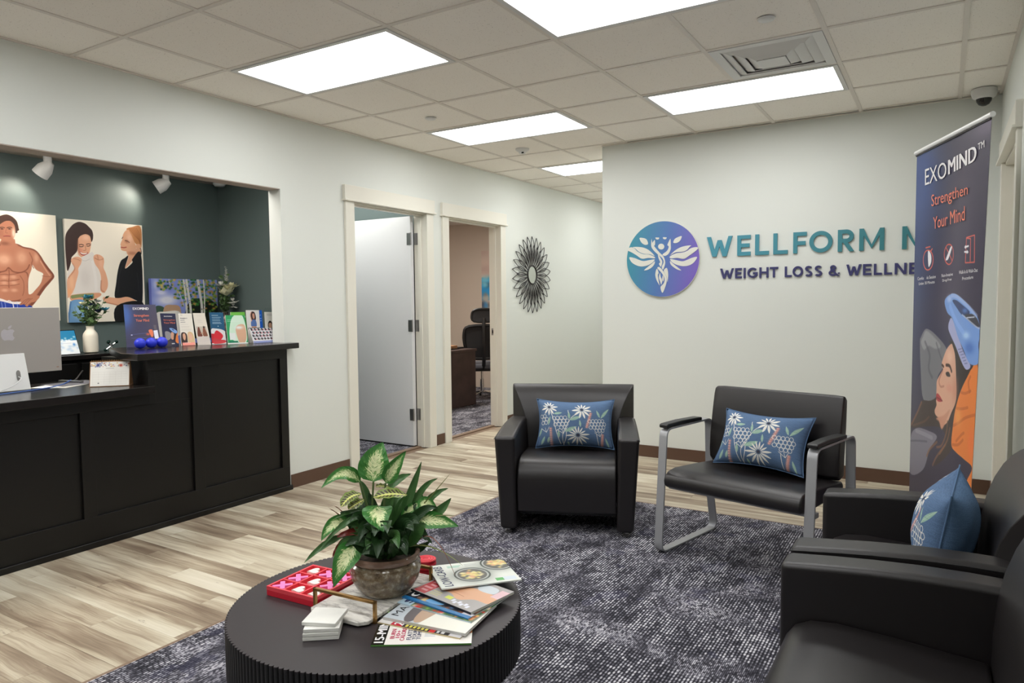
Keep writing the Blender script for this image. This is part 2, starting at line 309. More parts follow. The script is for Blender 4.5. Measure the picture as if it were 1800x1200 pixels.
# ------------------------------------------------------------------ printed pictures, painted in numbers
def crom(P, closed, k=5):
    P = np.asarray(P, float); n = len(P)
    if n < 3: return P
    out = []; rng = range(n if closed else n-1)
    for i in rng:
        p0, p1, p2, p3 = (P[(i-1) % n], P[i], P[(i+1) % n], P[(i+2) % n]) if closed else (P[max(i-1, 0)], P[i], P[i+1], P[min(i+2, n-1)])
        for t in np.arange(k)/k: out.append(0.5*((2*p1)+(-p0+p2)*t+(2*p0-5*p1+4*p2-p3)*t*t+(-p0+3*p1-3*p2+p3)*t**3))
    if not closed: out.append(P[-1])
    return np.array(out)
class Canvas:
    def __init__(s, bg, w, h): s.w, s.h = w, h; s.a = np.empty((h, w, 3), np.float32); s.a[:] = np.array(bg, np.float32)/255.0
    def put(s, x0, y0, m, col, a):
        m = (m*a)[..., None]; h, w = m.shape[:2]; reg = s.a[y0:y0+h, x0:x0+w]; reg += (np.array(col, np.float32)/255.0-reg)*m
    def poly(s, P, col, soft=0, smooth=1, a=1):
        P = np.array(P, float)*[s.w/1000.0, s.h/1000.0]
        if smooth: P = crom(P, True)
        b = int(soft*s.w/1500.0); pad = b*2+1
        x0, y0 = np.floor(P.min(0)).astype(int)-pad; x1, y1 = np.ceil(P.max(0)).astype(int)+pad
        x0, y0, x1, y1 = max(x0, 0), max(y0, 0), min(x1, s.w), min(y1, s.h)
        if x1 <= x0 or y1 <= y0: return
        S = 3; m = np.zeros((y1-y0, x1-x0), np.float32); A = P; B = np.roll(P, -1, 0); xs = np.arange(x0, x1)
        for r in range((y1-y0)*S):
            y = y0+(r+0.5)/S; c = (A[:, 1] > y) != (B[:, 1] > y)
            if not c.any(): continue
            X = np.sort(A[c, 0]+(y-A[c, 1])*(B[c, 0]-A[c, 0])/(B[c, 1]-A[c, 1]))
            for k in range(0, len(X)-1, 2): m[r//S] += np.clip(np.minimum(X[k+1], xs+1)-np.maximum(X[k], xs), 0, 1)/S
        m = np.clip(m, 0, 1)
        for _ in range(2 if b else 0):
            for ax in (0, 1):
                if m.shape[ax] > 2*b+1:
                    cs = np.cumsum(np.pad(m, [(b+1, b) if q == ax else (0, 0) for q in (0, 1)], mode='edge'), axis=ax); n = m.shape[ax]
                    m = (np.take(cs, range(2*b+1, 2*b+1+n), ax)-np.take(cs, range(0, n), ax))/(2*b+1)
        s.put(x0, y0, m, col, a)
    def line(s, P, w, col, a=1, smooth=1):
        P = np.array(P, float)*[s.w/1000.0, s.h/1000.0]; w = max(w*s.w/1000.0, 0.7)
        if smooth: P = crom(P, False, 4)
        x0, y0 = np.floor(P.min(0)-w).astype(int)-1; x1, y1 = np.ceil(P.max(0)+w).astype(int)+2; x0, y0, x1, y1 = max(x0, 0), max(y0, 0), min(x1, s.w), min(y1, s.h)
        if x1 <= x0 or y1 <= y0: return
        gx, gy = np.meshgrid(np.arange(x0, x1)+0.5, np.arange(y0, y1)+0.5); d = np.full(gx.shape, 1e9)
        for p, q in zip(P[:-1], P[1:]):
            v = q-p; L = max(v @ v, 1e-9); t = np.clip(((gx-p[0])*v[0]+(gy-p[1])*v[1])/L, 0, 1); d = np.minimum(d, np.hypot(gx-p[0]-t*v[0], gy-p[1]-t*v[1]))
        s.put(x0, y0, np.clip(w/2-d+0.5, 0, 1).astype(np.float32), col, a)
    def blob(s, x, y, rx, ry, col, a=1):
        x, y, rx, ry = x*s.w/1000.0, y*s.h/1000.0, rx*s.w/1000.0, ry*s.h/1000.0
        x0, x1, y0, y1 = max(int(x-rx*2), 0), min(int(x+rx*2)+2, s.w), max(int(y-ry*2), 0), min(int(y+ry*2)+2, s.h)
        if x1 <= x0 or y1 <= y0: return
        gx, gy = np.meshgrid(np.arange(x0, x1)+0.5, np.arange(y0, y1)+0.5); q = ((gx-x)/rx)**2+((gy-y)/ry)**2
        s.put(x0, y0, np.clip(np.exp(-q*1.2)*1.25-0.03, 0, 1).astype(np.float32), col, a)
    def run(s, ops):
        for o in ops:
            if o[0] == 'p': s.poly(np.array(o[5]).reshape(-1, 2), o[1], o[2], o[3], o[4])
            elif o[0] == 'l': s.line(np.array(o[5]).reshape(-1, 2), o[2], o[1], o[4], o[3])
            else: s.blob(o[2], o[3], o[4], o[5], o[1], o[6])
        return s
    def material(s, name, rough=0.45, spec=0.4, weave=0.0, gain=1.0):
        im = bpy.data.images.new(name, s.w, s.h); px = np.ones((s.h, s.w, 4), np.float32); px[..., :3] = np.clip(s.a[::-1], 0, 1); im.pixels.foreach_set(px.ravel()); im.update(); im.pack()
        t = NT(name); tx = t.n('TexImage'); tx.image = im; tx.extension = 'EXTEND'; uv = t.n('TexCoord').outputs['UV']; t.l(uv, tx.inputs[0]); c = tx.outputs[0]
        if weave:
            f = t.noise(t.mapping(uv, (1, 0.6, 1)), 180, 2); g = t.noise(t.mapping(uv, (12, 120, 1)), 1.0, 3)
            c = t.mix(weave, c, t.ramp(t.math('ADD', t.math('MULTIPLY', f, 0.6), t.math('MULTIPLY', g, 0.4)), [(0.38, (172, 172, 176)), (0.58, (255, 255, 255))]), 'MULTIPLY'); t.bump(f, 0.3, 0.001)
        t.base(c, rough, spec=spec); return t.m
def painting(key): bg, w, h, ops = DATA[key]; return Canvas(bg, w, h).run(ops)
def rect(c, x0, y0, x1, y1, col): c.poly([(x0, y0), (x1, y0), (x1, y1), (x0, y1)], col, 0, 0)

# ------------------------------------------------------------------ lettering
def glyphs(body):
    cu = bpy.data.curves.new('lettering', 'FONT'); cu.body = body; cu.size = 1.0; cu.resolution_u = 3
    o = bpy.data.objects.new('lettering', cu); me = bpy.data.meshes.new_from_object(o); co = np.empty(3*len(me.vertices), np.float32); me.vertices.foreach_get('co', co)
    fs = [tuple(p.vertices) for p in me.polygons]; bpy.data.objects.remove(o); bpy.data.curves.remove(cu); bpy.data.meshes.remove(me); return co.reshape(-1, 3), fs
def text_on(body, m, parent, TL, TR, BR, BL, bold=0.0, name='lettering'):
    # flat print fitted to four corners; bold repeats the strokes a little to each side
    co, fs = glyphs(body); lo = co.min(0); hi = co.max(0); TL, TR, BR, BL = (np.array(q, float) for q in (TL, TR, BR, BL)); nn = np.cross(TR-TL, TL-BL); nn /= max(np.linalg.norm(nn), 1e-9); b = MB()
    sh = (-bold, -bold/2, 0.0, bold/2, bold) if bold > 0.001 else (0.0,)
    for k, d in enumerate(sh):
        u = ((co[:, 0]+d-lo[0]+max(bold, 0))/(hi[0]-lo[0]+2*max(bold, 0)))[:, None]; v = ((co[:, 1]-lo[1])/(hi[1]-lo[1]))[:, None]
        b.add(((BL*(1-u)+BR*u)*(1-v)+(TL*(1-u)+TR*u)*v+nn*.00008*k).tolist(), fs)
    return b.build(name, m, parent, recalc=False)

# ------------------------------------------------------------------ outlines of prints, emblems and leaves
DATA = {
'man':((240,233,216),300,380,[('p',(74,48,38),0,1,1,[377,98,396,66,431,41,492,36,543,55,580,91,587,137,597,160,576,176,561,193,371,204]),('p',(126,70,52),0,1,1,[253,353,338,327,408,293,560,289,635,313,724,325,778,350,822,400,847,439,892,494,954,573,912,630,852,687,782,767,733,823,685,862,621,866,569,838,309,828,282,714,249,564,163,640,126,567,175,431]),('p',(188,124,96),9,1,1,[261,368,355,334,425,304,555,301,634,325,719,337,768,362,811,416,828,447,881,518,930,573,884,622,825,671,755,751,697,815,649,846,578,830,571,806,656,728,661,633,669,570,640,540,549,557,463,536,376,546,293,533]),('p',(240,233,216),0,1,1,[720,475,759,521,827,551,826,579,798,648,734,712,696,744,663,740,666,633,681,574,706,522]),('p',(188,124,96),7,1,1,[376,561,463,536,549,557,639,547,664,594,655,673,656,736,608,783,517,806,413,806,328,790,303,638]),('b',(232,180,150),430,437,78,54,0.75),('b',(232,180,150),611,415,63,63,0.6),('b',(232,180,150),765,410,28,47,0.6),('b',(232,180,150),449,636,52,16,0),('l',(126,70,52),13.6,1,0.75,[309,540,376,550,437,537,469,509,515,543,594,549,659,520,688,476]),('l',(126,70,52),10.2,1,0.6,[469,509,472,559,464,636,463,690]),('l',(126,70,52),9.9,1,0.55,[383,573,427,569,461,573]),('l',(126,70,52),9.9,1,0.55,[478,571,531,564,576,554]),('l',(126,70,52),9.3,1,0.55,[380,630,423,627,458,631]),('l',(126,70,52),9.9,1,0.55,[475,629,528,622,573,612]),('l',(126,70,52),9.3,1,0.55,[378,673,421,669,455,673]),('l',(126,70,52),9.3,1,0.55,[473,672,526,665,570,655]),('b',(232,180,150),421,598,36,17,0.6),('b',(232,180,150),512,593,37,17,0.6),('b',(232,180,150),418,648,36,17,0.6),('b',(232,180,150),514,645,37,17,0.6),('b',(232,180,150),514,713,37,17,0.6),('b',(232,180,150),418,714,37,16,0.6),('l',(126,70,52),10.2,1,0.45,[584,580,616,634,616,712,600,760]),('l',(126,70,52),12.6,1,0.5,[695,365,723,427,712,467,732,506]),('l',(232,180,150),15.2,1,0.5,[810,440,862,518,906,574]),('l',(126,70,52),9.5,1,0.4,[821,575,877,582,935,573]),('p',(188,124,96),0,1,1,[397,115,454,92,515,88,550,120,558,170,552,209,532,245,487,270,443,275,410,259,390,233]),('p',(188,124,96),4,1,1,[419,255,536,244,552,286,572,308,407,316]),('b',(244,220,196),539,194,20,47,0.85),('b',(120,70,52),442,292,53,19,0.55),('b',(150,92,70),413,202,26,45,0.4),('p',(74,48,38),0,1,1,[383,135,418,114,454,94,498,82,540,106,558,135,566,185,580,168,592,144,576,84,535,48,483,31,431,41,387,67]),('l',(60,36,28),6.8,1,1,[397,156,423,148,449,152]),('b',(50,32,28),422,163,14,6,0.9),('l',(60,36,28),7.2,1,1,[472,151,499,143,524,147]),('b',(50,32,28),498,158,14,6,0.9),('l',(150,92,70),7.2,1,0.7,[465,164,457,195,478,196]),('l',(166,78,72),9,1,1,[433,228,468,221,503,224]),('l',(110,60,50),4.2,1,1,[436,229,500,226]),('p',(235,225,222),0,1,1,[286,794,363,786,464,814,574,818,569,842,284,828]),('p',(34,62,158),0,1,1,[285,813,378,813,489,837,569,842,694,862,693,950,277,942]),('l',(196,208,238),5.1,1,0.8,[378,821,384,867,371,936]),('l',(196,208,238),5.1,1,0.8,[412,821,418,867,405,937]),('l',(196,208,238),5.4,1,0.8,[490,822,496,868,484,938]),('l',(196,208,238),5.4,1,0.8,[534,822,540,869,528,939]),('l',(232,232,240),9,1,1,[429,821,456,806,490,829,501,868]),('p',(188,124,96),0,1,1,[571,806,627,760,700,752,782,767,733,815,668,831,648,862,622,854,633,822,586,846,560,842,597,810]),('l',(126,70,52),5.1,1,0.7,[578,842,615,807,662,787]),('l',(126,70,52),5.4,1,0.7,[603,842,641,807,682,787]),('l',(126,70,52),5.4,1,0.7,[628,842,666,807,702,787])]),
'women':((240,233,218),300,386,[('p',(58,38,34),0,1,1,[76,73,123,38,181,19,250,30,295,59,334,94,344,140,336,178,316,207,241,192,171,205,157,243,136,308,71,366,63,402,43,458,12,500,4,413,1,250,13,150]),('p',(226,170,138),0,1,1,[164,164,209,140,267,135,307,156,317,207,307,263,287,316,249,354,213,370,174,357,152,326,150,271]),('b',(242,196,168),254,168,47,28,0.8),('b',(214,128,110),183,297,30,24,0.5),('b',(176,112,84),158,270,18,74,0.5),('p',(58,38,34),0,1,1,[155,183,185,156,244,135,302,147,320,202,342,168,334,103,248,71,177,94,139,152]),('l',(70,42,36),9.2,1,1,[169,244,194,237,221,243]),('l',(70,42,36),9.2,1,1,[256,234,283,227,307,230]),('l',(50,30,28),8,1,1,[170,259,193,261,216,255]),('l',(50,30,28),8,1,1,[259,249,282,250,304,241]),('l',(176,112,84),9.2,1,0.7,[238,248,245,289,218,297]),('p',(168,66,60),0,1,1,[167,307,216,321,272,312,254,336,215,345,181,334]),('p',(250,244,236),0,1,1,[174,312,216,323,264,316,245,329,215,334,189,328]),('p',(226,220,214),0,1,1,[72,434,173,371,292,318,337,316,381,439,407,514,420,609,402,704,235,709,56,725,84,631,124,520,50,522,14,568,9,523]),('b',(205,198,192),220,565,71,111,0.5),('l',(190,184,180),9.6,1,0.5,[172,380,229,397,289,376]),('l',(236,232,228),36,1,0.5,[323,403,351,553,355,685]),('p',(226,170,138),0,1,1,[338,351,387,326,458,351,470,398,458,456,486,512,508,598,496,665,450,709,409,685,420,599,418,533,397,476,352,421]),('l',(176,112,84),16.8,1,0.5,[457,703,416,675,423,590]),('l',(176,112,84),10.8,1,0.7,[355,365,408,382,457,370]),('l',(176,112,84),8.4,1,0.6,[387,335,396,373]),('b',(238,188,160),430,419,27,57,0.6),('p',(226,170,138),0,1,1,[64,384,128,359,187,375,179,426,144,473,142,520,108,612,88,668,39,733,-4,755,0,614,20,559,99,470,67,421]),('l',(176,112,84),13.2,1,0.5,[20,568,98,484,78,429]),('l',(176,112,84),8,1,0.6,[92,378,143,386,171,399]),('b',(240,190,150),57,613,29,74,0.7),('b',(244,170,110),29,705,34,37,0.5),('p',(222,160,126),0,1,1,[56,728,384,709,388,751,207,798,52,792]),('l',(136,146,96),41.4,1,1,[58,751,152,740,305,732]),('l',(226,216,206),9.2,1,1,[52,727,212,712,390,706]),('p',(112,158,204),0,1,1,[47,788,208,788,243,892,247,1018,-11,1012,7,888]),('l',(70,110,160),16.1,1,0.7,[35,797,18,888,-5,1007]),('b',(160,196,228),120,899,58,74,0.7),('p',(196,134,86),0,1,1,[787,47,853,28,981,17,981,223,935,215,884,178,836,102,799,66]),('l',(150,92,54),10.8,1,0.5,[826,40,888,109,964,164]),('l',(150,92,54),10.4,1,0.5,[850,38,906,108,964,172]),('l',(150,92,54),10.8,1,0.5,[873,37,925,107,963,180]),('l',(150,92,54),10.4,1,0.5,[897,35,943,106,963,188]),('l',(150,92,54),10.4,1,0.5,[921,34,962,105,962,196]),('p',(224,170,136),0,1,1,[806,55,831,83,896,197,910,236,868,275,800,282,724,276,697,260,704,238,694,217,706,187,724,157,732,118,760,78]),('b',(176,112,84),787,178,31,20,0.8),('l',(90,54,40),10.4,1,1,[761,170,791,175,816,187]),('l',(90,54,40),7.8,1,1,[731,136,718,153]),('l',(170,70,60),11.7,1,1,[700,241,738,244,771,238]),('b',(240,200,176),821,142,39,49,0.6),('p',(226,170,136),0,1,1,[909,207,949,195,975,213,970,248,919,256]),('p',(60,40,34),0,1,1,[933,257,973,243,977,303,944,289]),('p',(224,170,138),0,1,1,[781,273,960,244,950,309,847,377,742,456,793,341]),('b',(176,112,84),851,298,66,19,0.6),('p',(26,27,30),0,1,1,[745,351,794,329,742,458,846,396,848,357,970,295,968,781,891,791,762,751,596,763,617,606,650,470,692,382]),('l',(52,52,56),12.5,1,0.5,[703,430,658,547,637,703]),('l',(48,48,52),13.5,1,0.5,[906,503,923,682]),('p',(230,172,138),0,1,1,[448,751,634,763,762,751,890,801,883,816,693,847,518,820,452,799]),('l',(176,112,84),15,1,0.6,[457,804,568,824,693,844,876,813]),('p',(24,24,26),0,1,1,[610,843,963,806,963,1052,613,1033])]),
'banner':((58,52,72),300,850,[('b',(50,80,144),16,73,386,155,0.85),('b',(44,66,122),-21,267,335,285,0.6),('b',(96,80,98),715,204,211,209,0.35),('b',(90,76,100),523,369,115,115,0.3),('b',(40,40,76),468,501,475,81,0.7),('b',(96,80,104),956,16,144,19,0.7),('p',(118,118,124),0,1,1,[154,478,172,463,235,443,300,443,396,455,555,483,521,503,512,526,435,555,434,603,237,617,179,544]),('p',(150,150,154),8,1,1,[175,477,205,462,252,446,350,457,463,479,388,487,292,482,229,494]),('l',(88,88,96),23.1,1,0.6,[241,474,313,504,304,537,357,557]),('l',(84,84,92),18.6,1,0.5,[400,473,452,497,485,509]),('p',(64,50,48),0,1,1,[221,621,156,649,34,685,-1,704,251,684,509,669,606,693,437,766,630,728,722,693,778,601,859,523,705,532,400,607]),('l',(150,98,66),20.4,1,0.6,[204,626,139,653,17,694]),('l',(132,86,60),16,1,0.4,[330,655,248,672,54,694]),('p',(128,124,136),0,1,1,[3,730,129,696,337,689,468,694,363,732,255,792,9,822]),('l',(90,88,100),14.8,1,0.7,[5,738,135,728,309,717]),('l',(176,172,184),28.8,1,0.4,[112,704,255,702,389,702]),('p',(46,34,34),0,1,1,[597,465,659,464,744,479,858,517,975,504,893,552,801,586,689,626,685,560,671,506,635,476]),('p',(222,170,142),0,1,1,[633,469,662,475,705,494,733,535,752,577,738,600,682,624,624,649,545,661,504,650,433,644,414,634,438,620,429,609,446,602,430,597,428,579,429,562,478,543,513,532,488,522,513,503,566,481]),('p',(206,146,118),5,1,1,[659,617,608,644,540,671,490,656,442,651,562,636]),('b',(196,126,100),729,568,52,30,0.5),('b',(240,200,176),613,498,55,15,0.6),('b',(214,120,104),632,570,55,11,0.35),('l',(74,46,38),20.3,1,1,[561,520,619,520,657,531]),('l',(74,46,38),17.4,1,1,[496,522,519,525]),('p',(52,36,34),0,1,1,[559,538,608,534,639,543,582,545]),('l',(176,110,88),15,1,0.6,[506,535,460,560,486,573,538,570]),('p',(178,58,62),0,1,1,[436,592,468,593,524,605,471,610,440,607,427,601]),('l',(130,40,46),9.3,1,1,[438,601,478,603,524,605]),('l',(140,96,68),16.8,1,0.7,[624,647,616,673,549,708,474,718]),('l',(140,96,68),18.6,1,0.7,[471,706,363,732,317,752]),('l',(140,96,68),17.4,1,0.7,[608,702,479,740,420,766]),('l',(140,96,68),16.8,1,0.7,[670,659,635,690,524,730]),('p',(236,132,58),0,1,1,[937,514,888,534,809,569,747,610,717,650,705,695,781,706,890,712,996,722,932,763,1083,766,1001,511]),('l',(190,92,36),18.2,1,0.55,[822,571,874,570,933,562]),('l',(190,92,36),18.2,1,0.55,[761,609,833,606,908,599]),('l',(190,92,36),18.9,1,0.55,[724,650,803,638,889,622,997,609]),('l',(190,92,36),18.9,1,0.55,[774,681,849,661,874,656]),('l',(190,92,36),18.9,1,0.55,[722,693,803,687,865,672]),('l',(190,92,36),16.8,1,0.55,[924,532,904,545,922,565]),('b',(250,170,90),786,627,52,21,0.6),('b',(248,120,70),967,671,48,34,0.5),('p',(172,176,216),0,1,1,[578,420,625,412,742,450,821,480,917,508,883,519,831,512,716,476,600,447,568,434]),('p',(122,162,226),0,1,1,[497,379,511,366,603,356,697,359,840,377,941,398,989,418,999,448,993,464,1004,500,910,505,820,476,736,451,632,413,545,400]),('p',(44,62,110),0,1,1,[620,372,687,371,792,382,875,394,862,402,788,403,705,389]),('b',(110,160,235),820,393,37,6,0.6),('p',(64,64,76),0,1,1,[817,403,929,401,991,421,974,427,901,419]),('l',(214,220,236),7.2,1,1,[850,408,933,406]),('l',(200,206,230),8.8,1,0.8,[998,429,962,426,850,410,786,402]),('b',(196,214,248),565,368,41,9,0.7),('b',(190,222,255),849,446,43,8,0.8),('b',(60,104,190),894,472,59,14,0.6),('l',(190,204,240),27,1,0.5,[604,360,711,364,854,383,955,403]),('l',(150,190,250),35.1,1,0.5,[583,385,686,415,809,440]),('l',(120,124,170),6.5,1,1,[750,479,801,476]),('l',(120,124,170),6.5,1,1,[770,485,817,481]),('l',(120,124,170),6.2,1,1,[790,490,832,487]),('l',(120,124,170),6.2,1,1,[810,496,848,493]),('l',(120,124,170),6.2,1,1,[829,502,863,499]),('l',(120,124,170),6.2,1,1,[848,507,879,505]),('l',(226,104,88),9,1,1,[318,273,314,282,301,290,279,295,252,297,223,295,198,289,181,281,173,272,177,263,191,255,214,250,241,249,269,251,293,256,310,264,318,273]),('l',(226,104,88),9.4,1,1,[208,242,271,241]),('l',(226,104,88),9.1,1,1,[282,252,300,247]),('p',(240,238,240),0,1,1,[242,251,284,259,294,276,278,286,256,288]),('l',(226,104,88),7.9,1,1,[602,266,600,275,587,282,567,287,541,289,514,287,490,282,473,274,465,265,468,256,482,249,503,244,529,243,555,245,579,250,595,257,602,266]),('l',(226,104,88),8.2,0,1,[484,248,588,282]),('p',(240,238,240),0,1,1,[558,249,575,252,527,276,488,278,513,265]),('l',(226,104,88),7.2,0,1,[794,290,792,236,889,234,903,291,794,290]),('l',(226,104,88),7.1,0,1,[793,237,845,240,855,288]),('l',(240,238,240),12,0,1,[779,256,822,255]),('l',(240,238,240),12,0,1,[777,266,821,268]),('p',(240,238,240),0,1,1,[772,256,788,252,790,260]),('p',(240,238,240),0,1,1,[825,267,805,263,808,271])]),
'banner_text':{'EXO': [(0.1608, 0.0475), (0.4651, 0.0498), (0.4749, 0.0875), (0.1694, 0.0881)], 'MIND': [(0.489, 0.0501), (0.8616, 0.0448), (0.8721, 0.0773), (0.4977, 0.0831)], 'TM': [(0.8763, 0.0438), (0.9449, 0.0419), (0.9499, 0.0567), (0.8807, 0.0572)], 'Strengthen': [(0.2729, 0.1167), (0.7803, 0.1198), (0.7899, 0.1513), (0.2814, 0.154)], 'Your Mind': [(0.3095, 0.1723), (0.7571, 0.1669), (0.7665, 0.198), (0.3161, 0.2009)], 'Comfortable Session': [(0.0914, 0.3128), (0.3685, 0.3105), (0.3703, 0.3182), (0.0929, 0.3209)], 'Under 30 Minutes': [(0.1177, 0.3262), (0.3565, 0.3234), (0.3581, 0.3302), (0.1191, 0.3334)], 'Non-Invasive': [(0.4478, 0.3099), (0.6192, 0.3082), (0.6212, 0.3153), (0.4497, 0.3174)], 'Drug-Free': [(0.4625, 0.3223), (0.6011, 0.3203), (0.6031, 0.3275), (0.4643, 0.3298)], 'Walk-In & Walk-Out': [(0.7197, 0.3059), (0.9502, 0.3043), (0.9526, 0.3116), (0.722, 0.3137)], 'Procedure': [(0.774, 0.3204), (0.907, 0.3185), (0.9092, 0.3252), (0.776, 0.3274)]},
